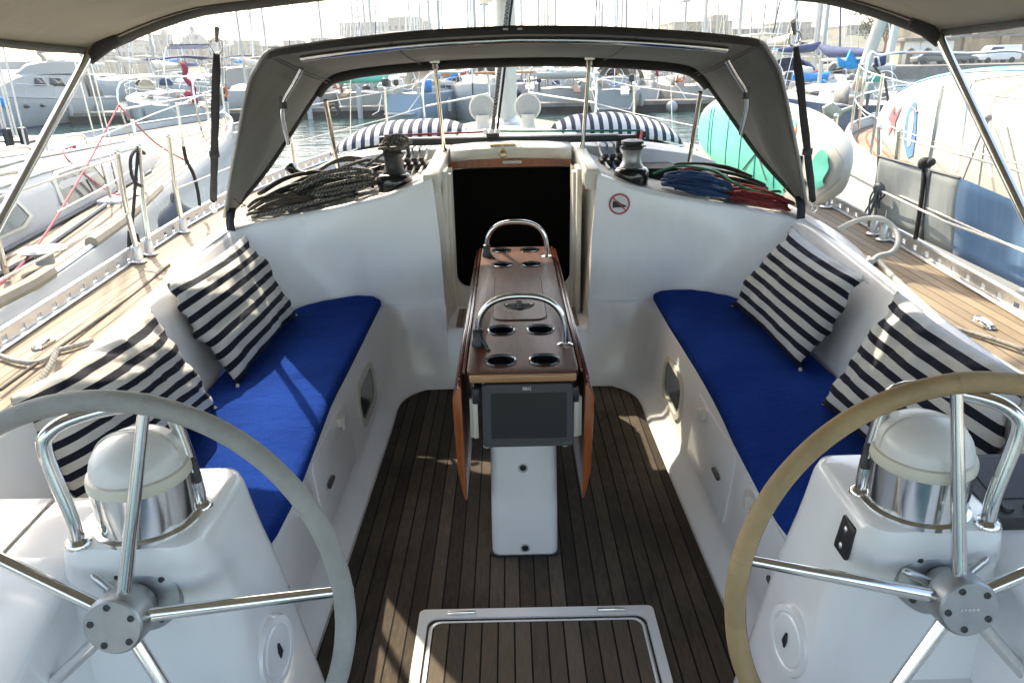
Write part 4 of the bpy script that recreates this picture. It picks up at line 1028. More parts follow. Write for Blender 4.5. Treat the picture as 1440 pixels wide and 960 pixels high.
rope('coiled_rope', coil(1.06, 3.90, wdz, .25, .06, 6, .145, 14, jit=.03, ang=-.08), .007, 'black_rope', 'black rope looping over the back of the right rope heap', 'rope', RG2)
rope('coiled_rope', coil(1.0, 3.86, wdz, .14, .05, 4, .125, 15, jit=.05, ang=-.1), .006, 'red_rope', 'bright red rope showing above the blue coil', 'rope', RG2)
# rope clutches and lines led aft along the roof
for sgn in (-1, 1):
    t = thing('rope_clutch', 'row of black rope clutches ' + ('inboard of the rope wound winch' if sgn < 0 else 'inboard of the bare drum winch'), 'rope clutch', (sgn * .53, 4.05, 1.06), 'rope clutch banks')
    g = MB()
    g.box((sgn * .55, 4.10, 1.062), (.17, .12, .035)); g.build('body', 'black_plastic', t, bevel=.006)
    for k in range(4):
        g = MB(); g.box((sgn * (.49 + k * .04), 4.06, 1.094), (.026, .085, .022), Matrix.Rotation(-.2, 3, 'X')); g.build('lever', 'black_plastic', t, bevel=.004)
    cols = ['white_rope', 'fleck_rope', 'grey_fleck_rope', 'white_rope'] if sgn < 0 else ['white_rope', 'blue_rope', 'fleck_rope', 'white_rope']
    for k in range(4):
        x = sgn * (.49 + k * .04)
        rope('halyard', spline([(x, 3.86 + .02 * k, wdz(x) + .01), (x, 4.0, 1.062), (x, 4.3, 1.10), (x * 1.02, 4.42, 1.125), (x * 1.0, 4.9, 1.12), (x * .8, 5.6, 1.15)], 5), .0065, cols[k], ('white line', 'dark flecked line' if sgn < 0 else 'blue line', 'grey flecked line' if sgn < 0 else 'black flecked line', 'outermost white line')[k] + ' led through the clutches on the ' + ('left' if sgn < 0 else 'right') + ' of the hatch', 'rope', 'halyards led aft')

# ------------------------------------------------------------------ mainsheet traveller, mast, boom
tv = thing('traveller_track', 'black mainsheet traveller track with white strip across the coachroof', 'traveller', (0, 4.36, 1.14))
g = MB(); g.box((0, 4.36, 1.160), (1.50, .05, .036)); g.build('beam', 'black_plastic', tv, bevel=.008)
for x0, x1 in ((-.62, -.155), (-.085, .60)):
    g = MB(); g.box(((x0 + x1) / 2, 4.357, 1.180), (x1 - x0, .022, .012)); g.build('track_strip', 'sign_white', tv)
for x in (-.62, .62):
    g = MB(); g.box((x, 4.37, 1.09), (.05, .06, .13)); g.build('foot', 'black_plastic', tv, bevel=.006)
g = MB(); g.box((-.115, 4.355, 1.19), (.075, .06, .025)); car = g.build('car', 'black_plastic', tv, bevel=.006)
for x in (-.155, -.12, -.085):
    g = MB(); g.lathe([(0, -.010), (.016, -.010), (.012, 0), (.016, .010), (0, .010)], (x, 4.34, 1.211), (0, 1, 0), 14); g.build('sheave', 'alu', car)
for x in (-.73, .73):
    g = MB(); g.box((x, 4.36, 1.179), (.06, .05, .035)); g.build('end_block', 'black_plastic', tv, bevel=.006)
rope('control_line', spline([(-.73, 4.345, 1.200), (-.5, 4.342, 1.204), (-.25, 4.342, 1.208), (-.155, 4.345, 1.211)], 6), .0065, 'red_rope', 'red traveller line stretched along the left half of the track', 'rope', 'traveller control lines')
rope('control_line', spline([(-.085, 4.345, 1.213), (.05, 4.342, 1.209), (.3, 4.34, 1.206), (.55, 4.34, 1.203), (.73, 4.345, 1.200)], 6), .0065, 'green_rope', 'green traveller line stretched along the right half of the track', 'rope', 'traveller control lines')
rope('control_line', spline([(.73, 4.34, 1.20), (.715, 4.28, 1.15), (.69, 4.18, 1.08), (.665, 4.06, 1.035), (.645, 3.92, 1.02)], 6), .0075, 'pink_rope', 'red line running from the right end of the traveller down to the winch', 'rope', 'traveller control lines')
ms = [(-.115, 4.345, 1.215), (-.065, 4.31, 1.56), (-.025, 4.28, 1.80), (.03, 4.25, 2.15)]
rope('mainsheet', spline(ms, 6), .012, 'fleck_rope', 'thick black and white flecked mainsheet rising from the traveller car', 'rope', n=8)
rope('mainsheet_fall', spline([(-.09, 4.355, 1.21), (-.03, 4.32, 1.6), (.0, 4.29, 1.83), (.06, 4.25, 2.15)], 6), .008, 'black_rope', 'thin black fall of the mainsheet hanging beside the thick flecked part', 'rope', n=6)
mt = thing('mast', 'pale aluminium mast standing forward on the coachroof', 'mast', (-.035, 6.3, 1.05))
g = MB(); k = 20
g.grid([[(-.035 + .085 * math.cos(2 * PI * i / k), 6.3 + .12 * math.sin(2 * PI * i / k), z) for i in range(k)] for z in (1.0, 5, 9, 14.5)], cu=True); g.build('spar', 'alu_mast', mt)
g = MB(); g.lathe([(.15, 1.08), (.15, 1.12), (.11, 1.15), (.09, 1.17)], (-.035, 6.3, 0), None, 20); g.build('collar', 'alu', mt)
for z, b in ((5.2, .85), (9.0, .62)):
    for sgn in (-1, 1):
        g = MB(); g.tube([(-.035, 6.3, z), (-.035 + sgn * b, 6.1, z + .05)], [.035, .02], 8); g.build('spreader', 'alu_mast', mt)
bo = thing('boom', 'aluminium boom with cream sail stowed in a cover above the sprayhood', 'boom', (-.03, 5, 2.2))
g = MB(); g.cyl((-.035, 6.15, 2.10), (.03, 1.8, 2.32), .07, 14); g.build('spar', 'alu_mast', bo)
g = MB(); pts = [(-.035 + .012 * i * 0, 6.25 - i * .35, 2.33 + .018 * i) for i in range(13)]
g.tube(pts, [.22, .25, .26, .25, .25, .23, .22, .21, .19, .17, .15, .12, .06], 14); g.build('sail_cover', 'cream_canvas', bo, angle=80)
for (x, y, z, r_) in ((-.17, 6.05, 2.055, .075), (.10, 6.0, 2.05, .055), (-.06, 5.9, 2.10, .06)):
    g = MB(); g.ball((x, y, z), r_, 14, 9, (1.1, .8, .95)); g.build('sail_fold', 'sail_cloth', bo)
for sgn in (-1, 1):
    rope('shroud', [(sgn * 1.30, 6.05, .80), (sgn * .85, 6.1, 5.25)], .004, 'steel', 'thin wire shroud rising from the ' + ('left' if sgn < 0 else 'right') + ' side deck', 'shroud', 'rigging wires', n=5)
# spare cowl vents by the mast foot
for x, y, lb in ((-.205, 5.45, 'round pale cowl vent to the left of the mainsheet'), (.115, 5.45, 'round pale cowl vent with rim to the right of the mainsheet')):
    t = thing('cowl_vent', lb, 'cowl vent', (x, y, 1.13), 'cowl vents')
    zc = 1.278
    g = MB(); g.lathe([(.058, 0), (.050, .02), (.046, .07), (.050, .10)], (x, y, 1.13), None, 20); g.build('base', 'cream_plastic', t)
    g = MB(); g.lathe([(0, .004), (.080, .006), (.090, .0), (.092, -.012), (.085, -.05), (.06, -.10), (0, -.12)], (x, y, zc), (0, -1, .04), 32); g.build('cowl', 'fender_grey', t, angle=40)
    g = MB(); g.lathe([(.082, .006), (.088, .012), (.094, .006), (.094, -.006)], (x, y, zc), (0, -1, .04), 32); g.build('rim', 'cream_plastic', t, angle=40)
# bow pulpit with its wooden seat board
pu = thing('bow_pulpit', 'steel bow pulpit with a wooden seat plank seen past the mast', 'pulpit', (0, 9.3, .88))
for sgn in (-1, 1):
    g = MB(); g.tube(spline([(sgn * .92, 8.4, .86), (sgn * .90, 8.42, 1.42), (sgn * .55, 9.2, 1.47), (sgn * .28, 9.8, 1.48), (sgn * .25, 9.85, .92)], 6), .0125, 8); g.tube(spline([(sgn * .91, 8.42, 1.14), (sgn * .56, 9.2, 1.17), (sgn * .27, 9.82, 1.2)], 5), .010, 8); g.build('rail', 'steel', pu)
g = MB(); g.box((-.06, 9.35, 1.452), (.72, .16, .022)); g.build('seat_plank', 'wood_plain', pu, bevel=.004)

# ------------------------------------------------------------------ stanchions, lifelines, deck gear
def stanchion(x, y, lean_y, label, h=.53, knob=False):
    z = interp(DKZ, y)
    t = thing('stanchion', label, 'stanchion', (x, y, z), 'stanchions along our side decks')
    g = MB(); g.tube([(x, y, z + .01), (x * 1.005, y + lean_y * .5, z + h * .55), (x * 1.0, y + lean_y, z + h)], [.0145, .013, .0125], 12); g.build('post', 'steel_warm', t)
    g = MB(); g.lathe([(0, .004), (.036, .004), (.036, .010), (.024, .016), (.020, .07), (.015, .085)], (x, y, z), None, 16); g.build('socket', 'alu', t, angle=40)
    g = MB(); g.ball((x, y + lean_y, z + h + .006), .016, 10, 6); g.build('cap', 'steel', t)
    return Vector((x, y + lean_y, z + h))
spts = {}
for sgn, side in ((-1, 'left'), (1, 'right')):
    L = []
    for (y, ln, w_) in ((1.0, 0, 'aft near the helm'), (3.58 if sgn < 0 else 3.70, .0, 'nearest to the benches'), (3.72 if sgn < 0 else 3.82, .10, 'leaning, paired with its neighbour'), (4.20 if sgn < 0 else 4.5, .02, 'at the forward side of the gate'), (6.2, 0, 'abreast of the mast'), (7.9, 0, 'last before the pulpit')):
        x = sgn * (interp(TOE, y) - .055)
        L.append(Vector((x, y, interp(DKZ, y) + .53)) if y < 2 else stanchion(x, y, ln, f'steel stanchion on our {side} side deck, {w_}'))
    spts[sgn] = L
    top = [L[0] , L[1]] ; fwd = [L[3], L[4], L[5], Vector((sgn * .90, 8.42, 1.42))]
    for nm, dz, lab in (('lifeline', -.02, 'upper'), ('lifeline', -.28, 'lower')):
        rope(nm, [p + Vector((0, 0, dz)) for p in fwd], .0045, 'white_rope', f'{lab} white lifeline running forward along the {side} side to the pulpit', 'lifeline', 'lifelines', n=6)
        rope(nm, [p + Vector((0, 0, dz)) for p in top] , .0045, 'white_rope', f'{lab} white lifeline along the {side} side deck beside the helm', 'lifeline', 'lifelines', n=6)
def deck_cleat(x, y, label):
    z = interp(DKZ, y)
    t = thing('folding_cleat', label, 'cleat', (x, y, z), 'folding deck cleats')
    g = MB(); o = rrect(-.022, .022, -.055, .055, .02, 5); g.grid([[(x + a, y + b, z + .003) for a, b in o], [(x + a * .95, y + b * .96, z + .010) for a, b in o]], cu=True); n = len(o); g.f.append(tuple(len(g.v) - n + i for i in range(n))); g.build('plate', 'steel', t, angle=30)
    g = MB(); g.tube(spline([(x, y - .05, z + .012), (x, y - .02, z + .020), (x, y + .02, z + .020), (x, y + .05, z + .012)], 4), .008, 8); g.build('bar', 'steel', t)
q = at(62, 486, z=.66); deck_cleat(q.x, q.y, 'steel folding cleat on the sunlit left teak deck')
q = at(1382, 458, z=.66); deck_cleat(q.x, q.y, 'steel folding cleat on the shaded right teak deck')
# ropes on the side decks
zd = lambda p, z=.675: at(p[0], p[1], z=z)
rope('deck_line', spline([zd((0, 500)), zd((25, 508)), (zd((55, 509))), zd((78, 494)), zd((100, 488)), zd((130, 478))], 6), .009, 'grey_rope', 'grey rope curving across the sunlit left deck past the folding cleat', 'rope')
rope('deck_line', spline([zd((80, 492), .69), zd((70, 515), .72), zd((52, 540), .75), zd((35, 556), .78)], 5), .011, 'grey_fleck_rope', 'thick grey rope tail hanging over the left coaming by the striped cushion', 'rope')
rope('deck_line', spline([zd((0, 548)), zd((60, 505)), zd((130, 455)), zd((190, 412)), zd((238, 372), .69)], 5), .006, 'brown_rope', 'thin brown line laid along the left coaming edge', 'rope')
hose = [zd((1440, 532), .70), zd((1375, 490), .69), zd((1310, 440), .685), zd((1262, 396), .685), zd((1232, 366), .69), zd((1222, 372), .72), zd((1224, 362), .75)]
rope('white_hose', spline(hose, 8), .014, 'white_pvc', 'thick white hose lying along the right side deck', 'hose', n=10)
loop = [at(1180, 322, x=1.52), at(1198, 313, x=1.56), at(1220, 307, x=1.62), at(1240, 308, x=1.66), at(1258, 322, x=1.70), at(1263, 340, x=1.68), at(1254, 355, x=1.62), at(1236, 360, x=1.56), at(1226, 368, x=1.52)]
rope('white_hose', spline(loop, 8), .012, 'white_pvc', 'white hose standing up in a round loop by the right stanchions', 'hose', n=10)
rope('deck_line', spline([zd((1440, 492)), zd((1400, 478)), zd((1345, 462)), zd((1300, 448), .70)], 6), .008, 'grey_rope', 'grey rope lying across the right side deck near the folding cleat', 'rope')
# fender lines
rope('fender_line', spline([at(1300, 228, x=1.84), at(1298, 260, x=1.83), at(1293, 300, x=1.83), at(1287, 336, x=1.84)], 5), .010, 'black_rope', 'black fender line hanging in front of the weather cloth', 'rope', 'fender lines')
g = MB(); g.ball(tuple(at(1301, 230, x=1.84)), .032, 12, 8, (1, .9, .9)); g.ball(tuple(at(1310, 228, x=1.84)), .018, 10, 6)
tag(g.build('rope_knot', 'black_rope', None, tuple(at(1301, 230, x=1.84))), 'black round knot tied on the lifeline above the weather cloth', 'knot')
Lx = -1.88
rope('fender_line', spline([at(203, 216, x=Lx), at(193, 210, x=Lx), at(184, 222, x=Lx), at(185, 245, x=Lx), at(192, 258, x=Lx), at(200, 262, x=Lx)], 6), .009, 'black_rope', 'black rope loop hung over the pair of left stanchions', 'rope', 'fender lines')
rope('fender_line', spline([at(194, 214, x=Lx), at(191, 250, x=Lx), at(188, 290, x=Lx), at(185, 322, x=Lx), at(183, 345, x=Lx - .03)], 5), .009, 'black_rope', 'black rope hanging down from the left stanchions to a tied end', 'rope', 'fender lines')
g = MB(); q = at(184, 330, x=Lx - .02); g.tube([q + Vector((0, 0, .02)), q + Vector((-.015, 0, -.03)), q + Vector((-.03, 0, -.09))], [.012, .009, .006], 8); g.tube([q + Vector((0, 0, .02)), q + Vector((.012, 0, -.03)), q + Vector((.012, 0, -.09))], [.012, .009, .006], 8); g.tube([q + Vector((0, 0, .01)), q + Vector((.03, 0, -.0)), q + Vector((.035, 0, -.04))], [.01, .008, .006], 8)
tag(g.build('rope_knot', 'black_rope', None, tuple(q)), 'black knot with loose tails at the foot of the left stanchions', 'knot')
rope('fender_line', spline([at(258, 206, x=-1.91), at(262, 225, x=-1.91), at(272, 245, x=-1.91), at(278, 268, x=-1.92), at(281, 290, x=-1.92)], 5), .010, 'black_rope', 'black rope end hanging from the forward left stanchion', 'rope', 'fender lines')
# fenders squeezed between the hulls
def fender(p, r, l, mat, label):
    t = thing('fender', label, 'fender', tuple(p), 'fenders between the boats')
    g = MB(); g.lathe([(0, -l), (r * .5, -l * .95), (r * .9, -l * .78), (r, -l * .55), (r, l * .45), (r * .85, l * .66), (r * .4, l * .8), (r * .22, l * .92), (.0, l)], tuple(p), (0, .05, 1), 20); g.build('body', mat, t, angle=50)
    g = MB(); q = p + Vector((0, 0, l * .93)); g.tube([q + Vector((0, .028 * math.cos(2 * PI * i / 12), .028 * math.sin(2 * PI * i / 12))) for i in range(12)], .009, 6, closed=True); g.build('eye', 'fender_dark', t)
fender(at(248, 300, x=-2.12) - Vector((0, 0, .18)), .12, .30, 'fender_dark', 'dark grey fender hanging between our hull and the left yacht')
fender(Vector((2.13, 2.85, .42)), .15, .33, 'fender_grey', 'pale grey fender bulging under the weather cloth')
# weather cloth on the right lifelines
wc_ = thing('weather_cloth', 'grey and blue fabric weather cloth laced along the right lifelines', 'weather cloth', (1.85, 2.9, .7))
def clothp(y, v):
    x = 1.838 + .012 * math.sin(y * 9 + v * 2) * v * (1 - v) * 4
    zt = interp([(1.2, 1.03), (2.62, 1.055), (3.06, 1.095), (3.80, 1.10)], y); zb = interp([(1.2, .74), (2.53, .76), (3.74, .79)], y)
    return Vector((x + .03 * (1 - v), y, lerp(zb, zt, v)))
for nm, mt_, y0, y1 in (('grey_panel', 'cloth_grey', 3.80, 3.085), ('blue_panel', 'cloth_blue', 3.085, 1.1)):
    g = MB(); g.grid([[clothp(lerp(y0, y1, i / 24), v / 8) for v in range(9)] for i in range(25)]); g.build(nm, mt_, wc_, solid=.002)
g = MB(); g.tube([clothp(y, 1) for y in (3.8, 3.6, 3.3, 3.085)], .006, 6); g.tube([clothp(3.8, v) for v in (0, .5, 1)], .006, 6); g.build('dark_edging', 'fender_dark', wc_)
g = MB(); g.grid([[clothp(3.33 + dy, v / 6) - Vector((.004, 0, 0)) for v in range(7)] for dy in (-.02, .02)]); g.build('seam_band', 'fender_dark', wc_, solid=.001)
rope('lifeline', [at(1178, 236, x=1.83), at(1238, 268, x=1.815), at(1330, 312, x=1.81), at(1440, 352, x=1.81), at(1560, 395, x=1.80)], .0055, 'white_rope', 'white lower lifeline passing in front of the grey and blue weather cloth', 'lifeline', 'lifelines')
g = MB(); rnd = random.Random(5)
for k in range(9):
    q = at(1234 + rnd.uniform(-6, 8), 262 + rnd.uniform(-6, 8), x=1.81); g.tube(spline([q, q + Vector((rnd.uniform(-.02, .02), rnd.uniform(-.03, .03), -.05)), q + Vector((rnd.uniform(-.03, .03), rnd.uniform(-.04, .04), -rnd.uniform(.1, .19)))], 4), .005, 5)
g.ball(tuple(at(1236, 265, x=1.81)), .028, 10, 6); tag(g.build('lacing_bundle', 'fender_dark', None, tuple(at(1236, 265, x=1.81))), 'bundle of dark lacing tails at the front corner of the weather cloth', 'lacing')

# ------------------------------------------------------------------ paddleboard on our right deck
pb = thing('paddleboard', 'inflated teal and white paddleboard standing on edge along the right deck', 'paddleboard', (1.62, 5.2, .75))
PBX = 1.60; y0_, y1_ = 3.62, 6.75
def pb_half(t):    # half width along the board, t=0 near end, 1 far end
    return .262 * (1 - abs(2 * t - 1) ** 3.2) ** .5 if 0 < t < 1 else 0.0
def pb_c(t): return Vector((PBX + .10 * t, lerp(y0_, y1_, t), lerp(1.035, 1.01, t) + .02 * (1 - 2 * t) ** 2))
rows = []; K = 24; nT = 60
ts = [.5 - .5 * math.cos(PI * i / nT) for i in range(nT + 1)]
def sect(t, k):
    a = 2 * PI * k / K; hw = max(pb_half(t), .002); th = .07 * min(1, hw / .12)
    ca, sa = math.cos(a), math.sin(a)
    sx = math.copysign(abs(ca) ** .55, ca) * th; sz = math.copysign(abs(sa) ** .75, sa) * hw * 1.12
    c = pb_c(t); return Vector((c.x + sx + .08 * sz, c.y, c.z + sz))
rows = [[sect(t, k) for k in range(K)] for t in ts]
g = MB(); g.grid(rows, cu=True); g.build('hull', 'white_pvc', pb, angle=80)
def on_face(t, s, off=.004):   # point on the inboard face: s -1..1 of the half width
    hw = pb_half(t) * 1.12; c = pb_c(t); z = s * hw
    x = -.07 * min(1, pb_half(t) / .12) * (1 - abs(s) ** 4) ** .5
    return Vector((c.x + x + .08 * z - off, c.y, c.z + z))
g = MB(); g.grid([[on_face(t, s, .004) for s in (-.985, -.9, -.7, -.4, 0, .4, .7, .9, .985)] for t in [lerp(.20, .985, i / 30) for i in range(31)]]); pad = g.build('deck_pad', 'teal_pvc', pb)
for t in (.27, .40, .52, .64, .80, .83):
    g = MB(); g.tube([on_face(t + .02 * s, s, .006) for s in (-.95, -.6, -.2, .2, .6, .95)], .005, 6); g.build('pad_line', 'teal_dark', pad)
g = MB(); g.grid([[on_face(tt + .035 * s, s, .005) for s in (-.97, -.6, -.2, .2, .6, .97)] for tt in (.172, .194)]); g.build('orange_stripe', 'orange_pvc', pb)
g = MB(); pts_ = [(.03, -.4), (.035, .2), (.055, .55), (.085, .62), (.10, .2), (.07, -.1), (.065, -.5), (.05, -.75)]
g.grid([[on_face(t, lerp(-.7, .6, i / 8), .012) for t in (.022 + .004 * math.sin(i), .05 + .03 * math.sin(i / 8 * PI))] for i in range(9)]); g.build('teal_patch', 'teal_pvc', pb)

g = MB(); g.tube([on_face(.135, s, .010) for s in (-.16, -.08, 0, .08, .16)], .011, 8); g.build('carry_handle', 'rubber', pb)
g = MB(); q = on_face(.10, -.45, .006); g.lathe([(0, .006), (.016, .006), (.022, .002), (.024, 0)], tuple(q), (-1, 0, 0), 16); g.build('valve', 'rubber', pb)
for kk, nm in ((8, 'rail_seam'), (16, 'rail_seam')):
    g = MB(); g.tube([sect(t, kk) + Vector((-.001, 0, 0)) for t in ts[2:-2]], .0028, 5); g.build(nm, 'fender_grey', pb)
g = MB()
for (a_, b_) in ((.30, .47), (.47, .30)): g.tube([on_face(lerp(a_, b_, i / 6), lerp(-.55, .45, i / 6), .009) for i in range(7)], .004, 5)
g.build('bungee_cord', 'rubber', pb)
# ------------------------------------------------------------------ the two neighbouring yachts
def uvdeck(name, rows, parent, mat):
    """deck sheet whose planks follow the edge: uv x = metres from the edge, uv y = metres along"""
    n, k = len(rows), len(rows[0]); off = Vector(parent['_w'])
    vs = [Vector(p[0]) - off for r in rows for p in r]; uv = [p[1] for r in rows for p in r]
    fs = [(i * k + j, i * k + j + 1, (i + 1) * k + j + 1, (i + 1) * k + j) for i in range(n - 1) for j in range(k - 1)]
    me = bpy.data.meshes.new(name); me.from_pydata(vs, [], fs); l = me.uv_layers.new(name='UVMap')
    for lp in me.loops: l.data[lp.index].uv = uv[lp.vertex_index]
    me.materials.append(M[mat]); o = bpy.data.objects.new(name, me); COL.objects.link(o); o.parent = parent; o['_w'] = tuple(off); return o
for nm in ('teak_pale', 'teak_red'):
    t = M[nm].node_tree
    for n_ in t.nodes:
        if n_.type == 'TEX_COORD':
            for l in list(n_.outputs['Object'].links):
                dst = l.to_socket; t.links.remove(l); t.links.new(n_.outputs['UV'], dst)
def neighbour(label, xc, half, zd, sgn, deck_mat, hull_mat, y0, y1):
    """half: table y -> half beam; sgn: +1 when its near side is the +x side"""
    t = thing('moored_yacht', label, 'yacht', (xc, 5, 0))
    ys = [lerp(y0, y1, i / 36) for i in range(37)]
    for s in (1, -1):
        g = MB(); rows = []
        for y in ys:
            b = max(interp(half, y), .01); z = interp(zd, y); k = min(1, b / 1.2)
            rows.append([(xc + s * (b - .09 * k), y, z + .004), (xc + s * (b - .07 * k), y, z + .075), (xc + s * (b - .02 * k), y, z + .08), (xc + s * b, y, z + .03), (xc + s * (b + .03 * k), y, z - .12), (xc + s * (b + .02 * k), y, z - .55), (xc + s * b * .90, y - (1 - k) * .3, -.95), (xc + s * b * .6, y - (1 - k) * .5, -1.4)])
        g.grid(rows, flip=s < 0); g.build('hull', hull_mat, t, angle=40)
        g = MB(); g.tube([(xc + s * (max(interp(half, y), .01) - .045 * min(1, interp(half, y) / 1.2)), y, interp(zd, y) + .088) for y in ys], .013, 6); g.build('rail_cap', 'alu', t)
    rows = []
    for y in ys:
        b = max(interp(half, y), .01) - .08 * min(1, interp(half, y)); z = interp(zd, y)
        rows.append([((xc + q * b, y, z), ((1 - abs(q)) * b, y)) for q in (-1, -.75, -.5, -.25, 0, .25, .5, .75, 1)])
    uvdeck('deck', rows, t, deck_mat)
    return t
# --- left yacht
HL = [(-3, 2.05), (2, 2.2), (3.2, 2.2), (4.5, 1.98), (5.87, 1.64), (7.5, 1.30), (9.24, .96), (10.6, .52), (11.6, .02)]
ZL = [(-3, .56), (3, .60), (7, .68), (11.6, .86)]
ln = neighbour('white sailing yacht with sunlit teak deck moored close on our left', -4.3, HL, ZL, 1, 'teak_pale', 'hull_white', -3, 11.6)
CH = [(-.5, 1.5), (2, 1.5), (4.05, 1.42), (5.5, 1.20), (7.1, .92), (8.0, .62), (8.5, .38)]
g = MB(); rows = []
for y in (-.5, 1, 2, 3, 4, 5, 6, 7, 7.7, 8.2, 8.5):
    b = interp(CH, y); z = interp(ZL, y); h = interp([(-.5, .42), (5, .39), (7.5, .26), (8.5, .02)], y)
    rows.append([(-4.3 + q * b, y, z + hh * h) for q, hh in ((-1, 0), (-.97, .55), (-.92, .84), (-.82, .98), (-.5, 1.06), (0, 1.12), (.5, 1.06), (.82, .98), (.92, .84), (.97, .55), (1, 0))])
g.grid(rows); g.build('cabin', 'white_paint', ln, angle=50)
def cabside(y, v, o=.006): 
    b = interp(CH, y); z = interp(ZL, y); h = interp([(-.5, .42), (5, .39), (7.5, .26)], y)
    x = interp([(0, 1.0), (.55, .97), (.84, .92)], v); return Vector((-4.3 + x * b + o, y, z + v * h))
for (a, b) in ((5.05, 5.85), (3.75, 4.5), (2.5, 3.3)):
    fr = [(a, .18), (b - .08, .20), (b + .06, .30), (b - .03, .74), (b - .15, .80), (a + .10, .78), (a - .03, .66), (a - .06, .28)]
    g = MB(); g.grid([[cabside(y, v, .002) for y, v in fr], [cabside(y, v, .014) for y, v in fr], [cabside(lerp((a + b) / 2, y, .9), lerp(.48, v, .86), .014) for y, v in fr]], cu=True); wnd = g.build('window', 'cream_plastic', ln, angle=40)
    g = MB(); g.add([cabside(lerp((a + b) / 2, y, .9), lerp(.48, v, .86), .010) for y, v in fr], [tuple(range(8))]); g.build('pane', 'window_dark', wnd)
g = MB(); g.tube([cabside(y, .05, .02) for y in (2, 3, 4, 5, 6, 7)], .012, 6); g.build('cabin_trim', 'fender_dark', ln)
g = MB()
for y in (4.2, 5.0, 5.9): g.tube(spline([(-4.3 + interp(CH, y) * .78, y - .3, .60 + .43), (-4.3 + interp(CH, y) * .78, y - .22, .60 + .50), (-4.3 + interp(CH, y) * .76, y + .22, .60 + .50), (-4.3 + interp(CH, y) * .76, y + .3, .60 + .43)], 4), .014, 8)
g.build('roof_handrail', 'steel_warm', ln)
g = MB()
k = 18; g.grid([[(-4.22 + .085 * math.cos(2 * PI * i / k), 6.1 + .12 * math.sin(2 * PI * i / k), z) for i in range(k)] for z in (.9, 7, 15)], cu=True); g.build('mast', 'alu_mast', ln)
g = MB(); rnd = random.Random(3)
for i in range(9):
    x = -4.12 + .04 * i + rnd.uniform(-.01, .02); g.tube([(x, 5.98, 1.02 + rnd.uniform(0, .1)), (x - .03 + rnd.uniform(-.06, .05), 6.0, 2.2), (-4.2, 6.02, 9)], .008, 5)
g.build('mast_lines', 'white_rope', ln)
g = MB(); g.tube([(-4.0, 5.95, 1.02), (-4.09, 5.97, 1.6), (-4.15, 6.0, 6)], .009, 5); g.tube([(-3.93, 6.0, 1.03), (-3.98, 6.0, 1.4), (-4.13, 6.0, 5)], .008, 5); g.build('red_halyard', 'pink_rope', ln)
g = MB()
for (x, y) in ((-4.02, 5.92), (-3.92, 5.98), (-3.85, 6.06)): g.box((x, y, 1.10), (.05, .06, .14))
g.build('mast_block', 'black_plastic', ln, bevel=.012)
g = MB(); g.ball((-3.98, 6.05, 1.36), .055, 12, 8, (1.5, .6, .8)); g.build('blue_bag', 'blue_canvas', ln)
for i, (y, xx) in enumerate(((5.6, 1.28), (5.78, 1.26), (5.92, 1.22))):
    g = MB(); g.tube([(-4.3 + xx, y, .62), (-4.3 + xx * .88, y + .02, 3.4), (-4.22, 6.1, 11)], .0055, 5); g.build('shroud', 'steel', ln)
    g = MB(); g.tube([(-4.3 + xx, y, .62), (-4.3 + xx - .01, y, .92)], .013, 8); g.build('turnbuckle', 'steel', ln)
g = MB(); g.box((-3.02, 5.75, .66), (.20, .5, .03)); g.build('chainplate', 'gelcoat', ln, bevel=.012)
def nrail(parent, pts, r=.012, mat='steel'): g = MB(); g.tube(spline(pts, 6), r, 8); return g.build('rail', mat, parent)
nrail(ln, [(-2.52, 3.55, .62), (-2.52, 3.56, 1.02), (-2.54, 3.63, 1.10), (-2.60, 3.85, 1.10), (-2.64, 4.1, 1.08)], .015, 'steel_warm')
for y in (5.2, 6.8, 8.2, 9.5):
    b = interp(HL, y) - .07; z = interp(ZL, y)
    g = MB(); g.tube([(-4.3 + b, y, z), (-4.3 + b + .01, y, z + .62)], .0125, 8); g.build('stanchion', 'steel', ln)
for dz in (.60, .33):
    g = MB(); g.tube([(-4.3 + interp(HL, y) - .06, y, interp(ZL, y) + dz) for y in (3.6, 4.4, 5.2, 6, 6.8, 7.5, 8.2, 9.0, 9.5)], .004, 5); g.build('lifeline', 'steel', ln)
nrail(ln, [(-3.85, 9.6, .80), (-3.86, 9.6, 1.42), (-4.1, 10.8, 1.46), (-4.3, 11.3, 1.48), (-4.5, 10.8, 1.46), (-4.75, 9.6, 1.42), (-4.76, 9.6, .8)])
nrail(ln, [(-3.86, 9.6, 1.12), (-4.1, 10.75, 1.18), (-4.3, 11.2, 1.2), (-4.5, 10.75, 1.18), (-4.75, 9.6, 1.12)], .010)
for pts in ([(-3.05, 6.05, 1.32), (-2.9, 5.2, 1.0), (-2.55, 3.9, .72), (-2.35, 3.1, .66), (-2.3, 2.4, .68)], [(-3.05, 6.05, 1.32), (-2.98, 6.4, 1.0), (-2.95, 6.9, .78)], [(-3.3, 5.6, 1.04), (-3.2, 5.5, .95), (-3.06, 5.7, .70), (-2.9, 5.8, .66)]):
    g = MB(); g.tube(spline(pts, 6), .0065, 6); g.build('red_furling_line', 'pink_rope', ln)
g = MB()
for q in range(3): g.ball((-3.28 + .018 * q, 5.62 + .02 * q, 1.05 + .008 * (q % 2)), .016, 8, 5)
g.build('line_knot', 'pink_rope', ln)
for q_ in (.70, .82, .93):
    for s_ in (1, -1):
        g = MB(); g.tube([(-4.3 + s_ * interp(CH, y) * q_, y, interp(ZL, y) + interp([(0, .42), (5, .39), (7.5, .26)], y) * (1.045 if q_ < .75 else (1.0 if q_ < .9 else .80))) for y in (1, 2, 3, 4, 5, 6, 7)], .007, 5); g.build('roof_line', 'fender_grey', ln)  # thin grey lines run lengthwise over the cabin roof
